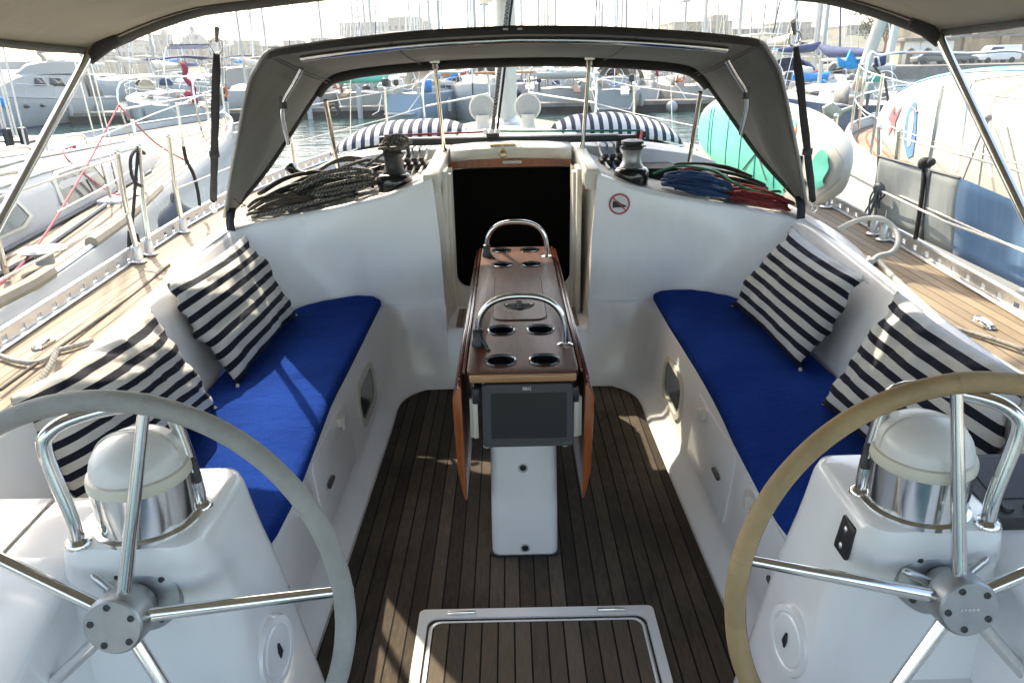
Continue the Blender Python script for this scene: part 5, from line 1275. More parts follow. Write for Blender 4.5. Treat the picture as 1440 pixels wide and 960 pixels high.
for y_ in (3.2, 4.9, 6.7):
    g = MB(); g.box((-4.3, y_, interp(ZL, y_) + interp([(0, .42), (5, .39), (7.5, .26)], y_) * 1.12 + .012), (.5, .5, .03)); g.build('roof_hatch', 'window_dark', ln, bevel=.02)
g = MB(); g.tube([(-4.3 + interp(HL, y) - .42, y, interp(ZL, y) + .014) for y in (1, 2.5, 4, 5.4)], .014, 6); g.build('genoa_track', 'fender_dark', ln)
g = MB(); g.lathe([(0, .09), (.10, .085), (.115, .075), (.10, .065), (.045, .055), (.045, 0), (0, 0)], (-2.46, 3.78, .64), None, 24); g.build('deck_vent', 'white_paint', ln, angle=30)
for (a, b) in ((2.2, 3.35), (3.9, 5.6)):
    g = MB(); g.tube([(-4.3 + interp(HL, lerp(a, b, i / 6)) - .05, lerp(a, b, i / 6), interp(ZL, lerp(a, b, i / 6)) + .10) for i in range(7)], .035, 8); g.build('rail_pad', 'tan_canvas', ln)
g = MB(); p = at(322, 205, y=10.6); g.prism([p + Vector(q) for q in ((-.18, 0, -.05), (0, 0, -.12), (.2, 0, .10), (.22, 0, .2), (.05, 0, .17))], (0, .05, 0)); g.build('bow_anchor', 'alu', ln, bevel=.01)
# --- right yacht
HR = [(-3, 1.8), (3, 1.95), (4, 1.92), (4.8, 1.84), (6.1, 1.5), (6.9, 1.2), (7.4, .95), (7.9, .5), (8.2, .02)]
ZR = [(-3, .68), (4, .76), (8.2, .90)]
rn = neighbour('white yacht with pale teak foredeck moored close on our right', 4.2, HR, ZR, -1, 'teak_red', 'hull_white', -3, 8.2)
def rpt(y, ins=.07, dz=0): return Vector((4.2 - interp(HR, y) + ins, y, interp(ZR, y) + dz))
for y in (7.5, 6.9, 5.5, 4.3):
    g = MB(); a = rpt(y); g.tube([a, a + Vector((0, 0, .64))], .0125, 8); g.build('stanchion', 'steel', rn)
for dz in (.62, .34):
    g = MB(); g.tube([rpt(y, .07, dz) for y in (7.5, 7.2, 6.9, 6.4, 5.9, 5.5, 4.9, 4.3, 3.5, 2.5)], .005, 5); g.build('lifeline', 'white_rope', rn)
a = rpt(7.5)
nrail(rn, [a, a + Vector((0, 0, .66)), (3.75, 8.0, 1.56), (4.2, 8.35, 1.58), (4.65, 8.0, 1.56), (4.95, 7.5, 1.52), (4.95, 7.5, .9)], .014)
nrail(rn, [a + Vector((0, 0, .34)), (3.8, 7.95, 1.23), (4.2, 8.3, 1.25), (4.65, 7.95, 1.23)], .011)
g = MB(); g.cyl((3.72, 7.9, .985), (4.3, 8.0, .99), .028, 12); g.box((4.05, 7.95, .945), (.5, .12, .03)); g.build('bow_roller', 'steel', rn)
g = MB(); g.ball((3.40, 7.6, 1.30), .065, 12, 8, (1, .8, 1.1)); g.build('coiled_line', 'tan_canvas', rn)
for sgx in (-.05, .06):
    g = MB(); g.tube([rpt(7.5) + Vector((sgx, 0, .6)), rpt(7.5) + Vector((sgx * 2.5, -.1, .45)), rpt(7.5) + Vector((sgx * 3, -.25, .12))], .012, 6); g.build('hanging_line', 'brown_rope', rn)
pts = [at(1346, 242, x=2.75), at(1356, 170, x=2.85), at(1362, 128, x=2.9), at(1376, 112, x=2.95), at(1440, 104, x=3.0)]
nrail(rn, pts, .013); nrail(rn, [at(1362, 130, x=2.88), at(1378, 170, x=2.86), at(1395, 250, x=2.8)], .008)
for (p, q) in (((1388, 168), (1350, 262)), ((1389, 168), (1375, 270)), ((1416, 180), (1438, 275))):
    g = MB(); g.tube([at(*p, x=2.72), at((p[0] + q[0]) / 2, (p[1] + q[1]) / 2, x=2.70), at(*q, x=2.66)], .006, 5); g.build('hanging_line', 'grey_rope', rn)
g = MB(); g.ball(tuple(at(1389, 166, x=2.72)), .022, 10, 6); g.build('line_knot', 'grey_rope', rn)
# paddleboard on the right yacht
pw = thing('paddleboard', 'white inflatable paddleboard with blue edge standing on the right yacht', 'paddleboard', (3.1, 4.6, .8))
def bh(t): return .40 * (1 - abs(2 * t - 1) ** 3.0) ** .5 if 0 < t < 1 else 0.0
def bc(t): return Vector((3.12 - .16 * t, lerp(6.45, 2.7, t), lerp(1.06, 1.13, t)))
def bs(t, k, K=24):
    a = 2 * PI * k / K; hw = max(bh(t), .002); th = .075 * min(1, hw / .14); ca, sa = math.cos(a), math.sin(a)
    c = bc(t); sz = math.copysign(abs(sa) ** .7, sa) * hw
    return Vector((c.x + math.copysign(abs(ca) ** .55, ca) * th + .15 * sz, c.y, c.z + sz))
ts = [.5 - .5 * math.cos(PI * i / 50) for i in range(51)]
g = MB(); g.grid([[bs(t, k) for k in range(24)] for t in ts], cu=True); g.build('hull', 'white_pvc', pw, angle=80)
g = MB(); g.grid([[bs(t, k) * 1 + Vector((-.004 if k > 6 else .004, 0, .004)) for k in (4, 5, 6, 7, 7.6)] for t in ts[7:44]]); g.build('blue_edge', 'blue_pvc', pw, angle=80)
def bf(t, s, o=.005):
    hw = bh(t); c = bc(t); return Vector((c.x - .075 * min(1, hw / .14) * (1 - abs(s) ** 4) ** .5 + .15 * s * hw - o, c.y, c.z + s * hw))
for mt_, nm, poly in (('print_pink', 'pink_print', [(.075, .10), (.085, .50), (.10, .18), (.12, .46), (.112, .02), (.125, -.36), (.108, -.10), (.095, -.42), (.095, -.05)]),
                      ('print_blue', 'blue_print', [(.155, .42), (.17, .50), (.195, .18), (.215, -.22), (.225, -.58), (.205, -.66), (.175, -.40), (.16, -.10), (.152, .18)]),
                      ('white_pvc', 'white_print', [(.165, .22), (.178, .30), (.195, -.05), (.205, -.40), (.195, -.46), (.18, -.22)])):
    g = MB(); g.add([bf(t, s, .0075 if nm[0] == 'w' else .006) for t, s in poly], [tuple(range(len(poly)))]); g.build(nm, mt_, pw)
g = MB(); g.tube([bf(.148 + .045 * (1 - math.cos(a)) + .0, .52 * math.cos(a * .5 + 0) - .1, .008) for a in [PI * 2 * i / 16 for i in range(5)]], .006, 5); g.build('red_outline', 'print_pink', pw)
# anchor on the bow of the boat ahead of it
g = MB(); p = at(1172, 156, y=12.5)
g.prism([p + Vector(q) for q in ((-.16, 0, .06), (-.02, 0, .13), (.14, 0, .02), (.16, 0, -.10), (.04, 0, -.16), (-.12, 0, -.10))], (0, .10, 0)); g.prism([p + Vector(q) for q in ((.10, .02, 0), (.45, .02, .12), (.45, .02, .05), (.12, .02, -.08))], (0, .06, 0))
anch = (g, p)

# ------------------------------------------------------------------ moored boats behind
WZ = -1.05
g = MB(); g.grid([[(x, y, WZ) for x in (-420, -200, -60, -20, 0, 20, 60, 200, 420)] for y in (-60, 0, 15, 30, 60, 120, 300, 430)])
tag(g.build('harbour_water', 'harbour_water', None, (0, 0, WZ)), kind='structure')
def loft_hull(L, B, fb, plumb=.92, n=14, z0=-.35):
    rows = {1: [], -1: []}
    tab = [(0, .80), (.15, .93), (.4, 1), (.6, .92), (.78, .66), (.9, .34), (1, .015)]
    for s in (1, -1):
        for i in range(n + 1):
            t = i / n; b = interp(tab, t) * B / 2; z = fb * (1 + .28 * t * t); rk = L * (1 - plumb) * t ** 6
            rows[s].append([(s * b * .97, t * L, z + .03), (s * b, t * L, z), (s * b * .97, t * L - rk * .5, fb * .5), (s * b * .85, t * L - rk, 0.02), (s * b * .5, t * L - rk * 1.2, z0)])
    return rows, tab
def sailboat(name, label, group, L=11, B=3.6, fb=1.1, hull='hull_white', cover='navy_canvas', mastz=15, bim=None, hood=None, stripe=None, flag=False, detail=2, solar=False, radar=False, davit=None, jib=None):
    t = local(thing(name, label, 'sailboat', (0, 0, WZ), group))
    rows, tab = loft_hull(L, B, fb)
    g = MB()
    for s in (1, -1): g.grid(rows[s], flip=s < 0)
    st = [rows[1][0][k] for k in range(5)] + [rows[-1][0][k] for k in reversed(range(5))]
    g.add(st, [tuple(range(10))]); g.build('hull', hull, t, angle=40)
    g = MB(); dk = []
    for i in range(15):
        tt = i / 14; b = interp(tab, tt) * B / 2; dk.append([(q * b * .97, tt * L, fb * (1 + .28 * tt * tt) + .025 + (.04 if q == 0 else 0)) for q in (-1, -.5, 0, .5, 1)])
    g.grid(dk); g.build('deck', 'nonskid', t)
    if stripe:
        g = MB()
        for s in (1, -1): g.grid([[(p[1][0] * 1.004 + s * .004, p[1][1], p[1][2] - .14), (p[1][0] * 1.002 + s * .004, p[1][1], p[1][2] - .24)] for p in rows[s]])
        g.build('sheer_stripe', stripe, t)
    g = MB(); r = []
    for tt, h, w_ in ((.26, .42, .60), (.30, .46, .62), (.48, .44, .60), (.62, .32, .46), (.72, .05, .3)):
        b = B / 2 * w_; z = fb * (1 + .28 * tt * tt); r.append([(q * b, tt * L, z + k * h) for q, k in ((-1, 0), (-.92, .85), (-.7, 1), (0, 1.1), (.7, 1), (.92, .85), (1, 0))])
    g.grid(r); n = len(r[0]); g.f.append(tuple(range(n))); cab = g.build('cabin', 'white_paint', t, angle=40)
    for s in (1, -1):
        g = MB(); pts = []
        for tt in (.34, .54): 
            b = B / 2 * .605 * (1 - (.04 if tt > .5 else 0)); z = fb * (1 + .28 * tt * tt); pts += [(s * (b * .985 + .02), tt * L, z + .14), (s * (b * .95 + .02), tt * L, z + .30)]
        g.add([pts[0], pts[2], pts[3], pts[1]], [(0, 1, 2, 3)]); g.build('window', 'window_dark', cab, solid=.01)
    # open cockpit: coamings, wheel and transom step
    for s in (1, -1):
        g = MB(); g.box((s * B * .32, L * .14, fb + .16), (B * .07, L * .24, .30)); g.build('cockpit_coaming', 'white_paint', t, bevel=.03)
    if detail > 1:
        g = MB(); g.box((0, -.25, .42), (B * .55, .5, .07)); g.build('swim_platform', 'teak_pale' if False else 'white_paint', t, bevel=.02)
        g = MB(); k = 20; g.tube([(.42 * math.cos(2 * PI * i / k), L * .09, fb + .62 + .42 * math.sin(2 * PI * i / k)) for i in range(k)], .02, 6, closed=True); g.build('steering_wheel', 'steel', t)
        for s in (1, -1):
            g = MB(); g.tube(spline([(s * B * .22, .1, fb), (s * B * .22, .1, fb + .62), (s * B * .39, .2, fb + .64), (s * B * .42, L * .12, fb + .64), (s * B * .42, L * .12, fb)], 4), .018, 6); g.build('stern_rail', 'steel', t)
        g = MB()
        for s in (1, -1):
            for tt in (.3, .46, .62, .78): 
                b = interp(tab, tt) * B / 2 * .95; z = fb * (1 + .28 * tt * tt); g.tube([(s * b, tt * L, z), (s * b, tt * L, z + .62)], .013, 5)
        g2 = [(interp(tab, tt) * B / 2 * .95, tt * L, fb * (1 + .28 * tt * tt) + .6) for tt in (.12, .3, .46, .62, .78, .93, .985)]
        for s in (1, -1): g.tube([(s * p[0], p[1], p[2]) for p in g2], .008, 5); g.tube([(s * p[0], p[1], p[2] - .28) for p in g2], .006, 5)
        g.build('guard_rail', 'steel', t)
        rk_ = random.Random(int(L * 100 + B * 37 + mastz * 11))
        if rk_.random() < .6:
            g = MB(); sx = rk_.choice((-1, 1)); g.box((sx * B * .30, -.05, fb + .55), (.24, .30, .34)); om = g.build('outboard_motor', rk_.choice(('black_plastic', 'fender_grey', 'navy_canvas')), t, bevel=.05)
            g = MB(); g.tube([(sx * B * .30, -.08, fb + .4), (sx * B * .30, -.08, fb - .1)], .05, 6); g.build('shaft', 'fender_dark', om)
        if rk_.random() < .7:
            g = MB(); k = 12; sx = rk_.choice((-1, 1)); g.tube([(sx * B * .38 + .0, .12 + .02, fb + .45 + .20 * math.sin(a)) if False else (sx * B * .36 + .17 * math.cos(a), .02, fb + .48 + .20 * math.sin(a)) for a in [PI * .8 + 1.6 * PI * i / k for i in range(k + 1)]], .055, 7); g.build('horseshoe_buoy', rk_.choice(('orange_pvc', 'sign_white', 'cream_canvas', 'tan_canvas')), t)
        if rk_.random() < .6:
            g = MB(); g.box((rk_.uniform(-.3, .3) * B, -1.1, fb + .05), (.36, 2.2, .06), Matrix.Rotation(.12, 3, 'X')); g.build('gangway', rk_.choice(('wood_plain', 'alu')), t)
        if rk_.random() < .5:
            g = MB(); g.box((0, L * .02, fb + 2.35), (B * .55, .9, .05), Matrix.Rotation(-.15, 3, 'X')); ar = g.build('solar_panel', 'window_dark', t)
            for s in (1, -1):
                g = MB(); g.tube(spline([(s * B * .36, .15, fb), (s * B * .36, .1, fb + 1.6), (s * B * .27, .2, fb + 2.34)], 4), .03, 6); g.build('arch_leg', 'steel', ar)
        g = MB(); g.tube([(B * .1, L * .60, fb + .5), (B * .1 + .3, L * .62, fb + .75), (-B * .2, L * .66, fb + .72)], [.16, .2, .12], 8); g.build('deck_bag', rk_.choice(('grey_canvas', 'tan_canvas', 'blue_canvas', 'cream_canvas')), t, angle=70)
        for q_ in range(6):
            tt = rk_.uniform(.03, .8); zz = fb * (1 + .28 * tt * tt) + (.10 if tt < .25 or tt > .7 else .5); xx = rk_.uniform(-.36, .36) * B * (1 if tt < .6 else .5); rr = rk_.uniform(.10, .22)
            g = MB(); g.tube([(xx - rr * 1.4, tt * L, zz + rr), (xx - rr * .5, tt * L + .1, zz + rr * 1.5), (xx + rr * .7, tt * L - .05, zz + rr * 1.3), (xx + rr * 1.5, tt * L, zz + rr * .8)], [rr * .5, rr, rr * .9, rr * .4], 7); g.build('deck_bundle', rk_.choice(('navy_canvas', 'blue_canvas', 'tan_canvas', 'red_flag', 'wood_plain', 'fender_dark', 'cream_canvas', 'grey_canvas', 'black_plastic', 'teal_dark')), t, angle=70)
        for s in (1, -1):
            if rk_.random() < .55:
                g = MB(); g.grid([[(s * B * .43, yy, fb + .06 + .55 * v_) for v_ in (0, .5, 1)] for yy in (.3, L * .07, L * .13)]); g.build('rail_cloth', rk_.choice(('navy_canvas', 'blue_canvas', 'grey_canvas', 'cream_canvas')), t, solid=.01)
            g = MB(); g.tube([(s * B * .40, .0, fb + .05), (s * B * .30, -.8, fb * .45), (s * B * .26, -1.5, .45)], .018, 5); g.build('mooring_line', 'white_rope', t)
        for s in (1, -1):
            for tt in (.3, .55):
                b = interp(tab, tt) * B / 2 + .10
                g = MB(); g.lathe([(0, -.32), (.10, -.28), (.115, -.15), (.115, .15), (.08, .26), (.03, .34)], (s * b, tt * L, fb * .55), None, 10); g.build('fender', 'navy_canvas' if hull == 'hull_white' and s > 0 else 'fender_grey', t)
    mz = fb + .4
    g = MB(); g.tube([(0, L * .56, fb), (0, L * .56, mastz)], [.085, .06], 8); ms = g.build('mast', 'alu_mast', t)
    if detail > 0:
        for z, b in ((mz + (mastz - mz) * .36, .75), (mz + (mastz - mz) * .66, .55)):
            g = MB(); g.tube([(-b, L * .54, z), (0, L * .56, z), (b, L * .54, z)], .022, 5); g.build('spreader', 'alu_mast', ms)
        g = MB()
        for s in (1, -1):
            g.tube([(s * B * .46, L * .53, fb + .1), (s * .72, L * .54, mz + (mastz - mz) * .36), (0, L * .56, mastz - .1)], .012, 4)
        g.tube([(0, .1, fb), (0, L * .56, mastz)], .012, 4)
        g.build('rigging', 'steel', t)
    g = MB(); g.tube([(0, L * .55, mz + .95), (0, L * .12, mz + 1.05)], .07, 7); g.build('boom', 'alu_mast', t)
    g = MB(); g.tube([(0, L * .58, mz + 1.45), (0, L * .50, mz + 1.25), (0, L * .30, mz + 1.20), (0, L * .13, mz + 1.14)], [.10, .20, .16, .07], 9); g.build('sail_cover', cover, t, angle=70)
    g = MB(); g.tube([(0, L * .985, fb * 1.3), (0, L * .72, mz + (mastz - mz) * .62), (0, L * .57, mastz - .2)], [.05, .06, .03] if jib else [.02, .02, .02], 6); g.build('furled_jib', jib or 'sail_cloth', t)
    if bim:
        g = MB(); g.grid([[(q * B * .36, y * L, fb + 2.0 - .12 * q * q - (.05 if y in (.03, .22) else 0)) for q in (-1, -.6, 0, .6, 1)] for y in (.03, .10, .16, .22)]); bb = g.build('bimini', bim, t, solid=.03)
        for s in (1, -1):
            g = MB(); g.tube([(s * B * .36, .05 * L, fb + 1.86), (s * B * .40, .13 * L, fb + .3), (s * B * .36, .21 * L, fb + 1.86)], .016, 5); g.build('bimini_frame', 'steel', bb)
    if hood:
        g = MB(); g.grid([[(B * .31 * math.cos(a) * k, y * L, fb + .40 + h * math.sin(a)) for a in [PI * i / 10 for i in range(11)]] for y, h, k in ((.24, .85, 1), (.30, .80, 1), (.36, .30, .95))]); g.build('sprayhood', hood, t, solid=.02, angle=70)
    if flag:
        g = MB(); g.tube([(B * .3, -.02, fb + .3), (B * .3, -.35, fb + 1.5)], .015, 5); fl = g.build('flagstaff', 'wood_plain', t)
        g = MB(); g.grid([[(B * .3 + .05 * math.sin(i * 1.3) + .06 * j, -.33 + .05 * i * .6, fb + 1.42 - .11 * i - .04 * j) for j in range(4)] for i in range(8)]); g.build('flag', 'red_flag', fl, solid=.006)
    if radar:
        g = MB(); g.lathe([(0, 0), (.28, .02), (.30, .10), (.22, .20), (0, .22)], (0, L * .585, mz + 4.2), None, 14); g.build('radar_dome', 'white_paint', t)
    if davit:
        g = MB()
        for s in (1, -1): g.tube(spline([(s * .7, .2, fb + .2), (s * .7, 0, fb + 1.2), (s * .7, -.9, fb + 1.35)], 4), .035, 6)
        dv = g.build('davit', 'steel', t)
        g = MB()
        ring = spline([(-1.3, -.75, 0), (1.0, -.75, 0), (1.5, -1.05, .06), (1.0, -1.45, 0), (-1.3, -1.45, 0)], 6)
        g.tube([p + Vector((0, .1, fb + .75)) for p in ring], .19, 10); g.box((-.1, -1.0, fb + .68), (2.2, .5, .06)); g.build('dinghy', davit, t, angle=60)
    return t
def place(o, x, y, rot): o.location = (x, y, WZ); o.rotation_euler = (0, 0, math.radians(rot)); return o
# --- first rank, along the pontoon
specs = [
 (-11.6, 42.4, -3, dict(hull='hull_white', cover='blue_canvas', bim='navy_canvas', flag=True, hood='navy_canvas'), 'white sailboat with red flag and navy bimini seen through the left of the sprayhood window'),
 (-8.0, 42.6, 2, dict(hull='hull_grey', cover='cream_canvas', davit='teal_pvc', hood='cream_canvas', B=3.3), 'grey sailboat carrying a small teal dinghy on its stern davits'),
 (-4.9, 42.3, -2, dict(hull='hull_white', cover='blue_canvas', bim='bright_blue', L=12, flag=True), 'white sailboat with bright blue bimini and red flag behind the pontoon'),
 (-1.2, 42.5, 1, dict(hull='hull_white', cover='navy_canvas', hood='grey_canvas', radar=True, B=3.8), 'white sailboat with grey hood seen behind the left cowl vent'),
 (2.9, 42.4, -1, dict(hull='hull_white', cover='cream_canvas', bim='cream_canvas', davit='fender_grey', L=12, B=3.9), 'white sailboat with cream bimini and grey dinghy right of the right cowl vent'),
 (6.9, 42.5, 3, dict(hull='hull_white', cover='tan_canvas', hood='tan_canvas', flag=True, stripe='print_blue'), 'white sailboat with tan sail cover and blue stripe to the right of the mast'),
 (10.7, 42.4, -2, dict(hull='hull_white', cover='navy_canvas', bim='cream_canvas', radar=True, davit='cream_canvas'), 'white sailboat with cream dinghy hung across its stern, right of the mast'),
 (14.6, 42.6, 2, dict(hull='hull_navy', cover='grey_canvas', bim='grey_canvas', L=12), 'navy hulled sailboat with grey bimini behind the pontoon'),
 (18.8, 42.4, -2, dict(hull='hull_white', cover='navy_canvas', hood='navy_canvas', stripe='red_flag', davit='white_pvc'), 'white sailboat with red stripe and white dinghy beside the bright blue cloth'),
]
for x, y, rt, kw, lb in specs:
    kw.setdefault('L', 10.5 + (abs(hash_ := int(x * 10)) % 3) * .6); kw.setdefault('mastz', 13.5 + (abs(hash_) % 5) * .7)
    place(sailboat('moored_sailboat', lb, 'sailboats along the pontoon', detail=2, **kw), x, y, rt)
# boats lying this side of the pontoon
nearer = [
 (-4.9, 36.0, -24, dict(hull='hull_blue', cover='blue_canvas', L=7.0, B=2.6, fb=1.25, mastz=12, hood='cream_canvas'), 'light blue hulled sailboat lying at an angle in front of the pontoon'),
 (5.0, 36.5, -8, dict(hull='hull_grey', cover='navy_canvas', L=9, B=2.6, fb=1.2, mastz=12.5, hood='grey_canvas'), 'pale grey sailboat angled in front of the pontoon right of the mast'),
 (10.8, 33.0, -40, dict(hull='hull_white', cover='navy_canvas', L=11, B=3.6, fb=1.25, mastz=15, hood='navy_canvas', radar=True), 'white sailboat behind the right black strap with its hull turned towards us'),
 (-13.5, 34.0, 40, dict(hull='hull_white', cover='cream_canvas', L=9.5, B=3.2, mastz=13, bim='navy_canvas'), 'white sailboat with navy awning behind the left black strap'),
 (12.3, 24.5, 3, dict(hull='hull_navy', cover='navy_canvas', L=10, B=3.3, fb=1.05, mastz=14), 'navy hulled sailboat stern on between the right yacht bow and its paddleboard'),
]
for x, y, rt, kw, lb in nearer: place(sailboat('moored_sailboat', lb, 'sailboats in front of the pontoon', detail=2, **kw), x, y, rt)
# --- farther ranks: copies too small to tell apart
proto = [sailboat('distant_sailboat', 'hazy distant sailboat in the crowded ranks behind the pontoon', 'distant sailboats in ranks', L=10 + k, B=3.4, hull=('hull_white', 'hull_white', 'hull_navy', 'hull_white')[k], cover=('navy_canvas', 'cream_canvas', 'tan_canvas', 'blue_canvas')[k], bim=(None, 'cream_canvas', 'navy_canvas', None)[k], mastz=13 + k * 1.1, detail=1, jib=('sail_cloth', None, 'navy_canvas', 'sail_cloth')[k]) for k in range(4)]
rnd = random.Random(21); first = [True] * 4
for (yy, x0, x1, step) in ((51.5, -15, 22, 4.4), (60, -20, 25, 4.1), (82, -46, 31, 5.0), (112, -62, 32, 6.2)):
    x = x0
    while x < x1:
        k = rnd.randrange(4)
        o = proto[k] if first[k] else copy_tree(proto[k]); first[k] = False
        place(o, x + rnd.uniform(-.6, .6), yy + rnd.uniform(-2, 2), rnd.choice((0, 180)) + rnd.uniform(-4, 4)); s = rnd.uniform(.85, 1.2); o.scale = (s, s, s * rnd.uniform(.95, 1.15))
        x += step
# --- pontoon
pt_ = thing('floating_pontoon', 'long floating pontoon with shadow-dark underside and mooring piles behind the water', 'pontoon', (10, 41, WZ))
g = MB(); g.box((10, 41.0, -.62), (66, 1.8, .18)); g.build('deck', 'concrete', pt_)
g = MB(); g.box((10, 41.05, -.86), (65.6, 1.7, .44)); g.build('float', 'pontoon_shade', pt_)  # float painted as dark as the shadow beneath the deck
for x in (-12.5, -10.2, -7.6, 4.8, 12.6, 14.0, 15.2, 24):
    g = MB(); g.cyl((x, 39.9, -2), (x, 39.9, .35), .13, 10); g.build('pile', 'white_paint', pt_)
for x in (-9.0, 5.6, 13.0, 16.8):
    g = MB(); k = 16; g.tube([(x + .28 * math.cos(2 * PI * i / k), 40.05, -.68 + .28 * math.sin(2 * PI * i / k)) for i in range(k)], .09, 8, closed=True); g.build('tyre_fender', 'rubber', pt_)
for x in (-3.0, 8.4, 19.5):
    g = MB(); g.ball((x, 39.6, -.8), .30, 12, 8); g.build('float_buoy', 'white_paint', pt_)
# ------------------------------------------------------------------ motor yacht on the left
my = local(thing('motor_yacht', 'large white flybridge motor yacht with portholes across the water on the left', 'motor yacht', (0, 0, 0)))
L_, B_ = 15.5, 4.4
tab = [(0, .90), (.2, .98), (.45, 1), (.65, .86), (.82, .55), (.93, .25), (1, .01)]
g = MB()
for s in (1, -1):
    rows = []
    for i in range(19):
        t = i / 18; b = interp(tab, t) * B_ / 2; z = 1.55 + .95 * t ** 1.6; rk = 1.6 * t ** 4
        rows.append([(s * b, t * L_, z + .02), (s * b * 1.01, t * L_, z - .10), (s * b * 1.0, t * L_ - rk * .1, z - .5), (s * b * .93, t * L_ - rk * .55, .75), (s * b * .80, t * L_ - rk, .0), (s * b * .5, t * L_ - rk * 1.1, -.5)])
    g.grid(rows, flip=s < 0)
g.add([(s * B_ * .45 * k, 0, z) for s in (1, -1) for k, z in ((1, 1.57), (.93, .75), (.6, -.4))], [(0, 1, 2, 5, 4, 3)])
hl = g.build('hull', 'hull_white', my, angle=35)
g = MB()
for s in (1, -1): g.grid([[(s * (interp(tab, i / 18) * B_ / 2 * .80 + .03), i / 18 * L_ - 1.6 * (i / 18) ** 4 * .98, z) for z in (-.02, .16)] for i in range(19)])
g.build('boot_stripe', 'hull_navy', my)
g = MB()
for s in (1, -1): g.tube([(s * (interp(tab, i / 18) * B_ / 2 + .015), i / 18 * L_, 1.45 + .95 * (i / 18) ** 1.6) for i in range(19)], .05, 6)
g.build('rubbing_strake', 'fender_grey', my)
g = MB(); g.grid([[(q * interp(tab, i / 18) * B_ / 2 * .98, i / 18 * L_, 1.56 + .95 * (i / 18) ** 1.6) for q in (-1, 0, 1)] for i in range(19)]); g.build('deck', 'nonskid', my)
g = MB(); r = []
for t, h, w_ in ((.20, 1.55, .80), (.28, 1.60, .82), (.52, 1.50, .80), (.60, 1.25, .74), (.70, .55, .62), (.84, .04, .38)):
    z = 1.55 + .95 * t ** 1.6; b = B_ / 2 * w_; r.append([(q * b, t * L_, z + k * h) for q, k in ((-1, 0), (-.93, .9), (-.8, 1), (0, 1.04), (.8, 1), (.93, .9), (1, 0))])
g.grid(r); g.f.append(tuple(range(7))); sp_ = g.build('superstructure', 'white_paint', my, angle=35)
for s in (1, -1):
    for a, b, z0, z1 in ((.34, .44, .70, 1.22), (.455, .53, .70, 1.18)):
        g = MB(); q = []
        for t, k in ((a, z0), (b, z0), (b - .012, z1), (a + .02, z1)):
            z = 1.55 + .95 * t ** 1.6; q.append((s * (B_ / 2 * .80 * (.945 if k > 1 else .975) + .03), t * L_, z + k))
        g.add(q, [(0, 1, 2, 3)]); g.build('window', 'window_dark', sp_, solid=.015)
    for y in (8.3, 9.6, 10.9):
        t = y / L_; x = s * (interp(tab, t) * B_ / 2 * .985 + .01)
        g = MB(); o = rrect(-.26, .26, -.12, .12, .11, 4); g.add([(x, y + a, 1.22 + b + .25 * t) for a, b in o], [tuple(range(len(o)))]); pf = g.build('porthole', 'window_dark', hl, solid=.03)
g = MB(); r = []
for y, h, w_ in ((2.6, .75, .78), (4.0, .85, .80), (7.2, .80, .76), (8.2, .62, .66), (8.9, .1, .55)):
    r.append([(q * B_ / 2 * w_, y, 3.25 + k * h) for q, k in ((-1, 0), (-1.02, .9), (-.92, 1.0), (-.86, .4), (.86, .4), (.92, 1), (1.02, .9), (1, 0))])
g.grid(r); g.build('flybridge', 'white_paint', my, angle=40)
g = MB(); g.grid([[(q * 1.5, y, 5.25 - .12 * q * q - (0.06 if y in (3.0, 5.6) else 0)) for q in (-1, -.5, 0, .5, 1)] for y in (3.0, 4.3, 5.6)]); g.build('bimini', 'navy_canvas', my, solid=.04)
g = MB()
for s in (1, -1):
    g.tube([(s * 1.5, 4.3, 3.9), (s * 1.5, 3.1, 5.15)], .025, 6); g.tube([(s * 1.5, 4.3, 3.9), (s * 1.5, 5.5, 5.15)], .025, 6)
g.build('bimini_frame', 'steel', my)
g = MB()
for s in (1, -1): g.tube(spline([(s * 1.75, 1.9, 3.35), (s * 1.7, 2.3, 4.3), (s * 1.5, 2.9, 4.75), (0, 3.0, 4.8)], 5), [.16] * 15 + [.14], 8)
g.build('radar_arch', 'white_paint', my)
g = MB()
for s in (1, -1): g.add([(s * 1.9, 1.5, 1.58), (s * 1.85, 3.0, 1.6), (s * 1.8, 3.0, 3.1), (s * 1.75, 2.0, 3.1)], [(0, 1, 2, 3)])
g.add([(-1.9, 1.5, 1.58), (1.9, 1.5, 1.58), (1.75, 2.0, 3.1), (-1.75, 2.0, 3.1)], [(0, 1, 2, 3)]); g.build('aft_enclosure', 'grey_canvas', my, solid=.02)
g = MB()
for s in (1, -1):
    pts = [(s * interp(tab, t) * B_ / 2 * .95, t * L_, 1.55 + .95 * t ** 1.6 + .72) for t in (.45, .6, .75, .88, .96, .995)]
    g.tube(pts, .022, 6)
    for p in pts: g.tube([p, (p[0], p[1], p[2] - .72)], .016, 5)
g.build('bow_rail', 'steel', my)
g = MB(); g.box((0, -.45, .5), (3.8, .9, .10)); g.build('swim_platform', 'wood_plain', my, bevel=.03)
for y in (3, 6): 
    g = MB(); g.lathe([(0, -.4), (.13, -.35), (.15, -.1), (.15, .2), (.05, .4)], (-2.25, y, .9), None, 10); g.build('fender', 'white_paint', my)
my.location = (-23.7, 44.8, WZ); my.rotation_euler = (0, 0, math.radians(173)); my.scale = (.75, .75, .75)
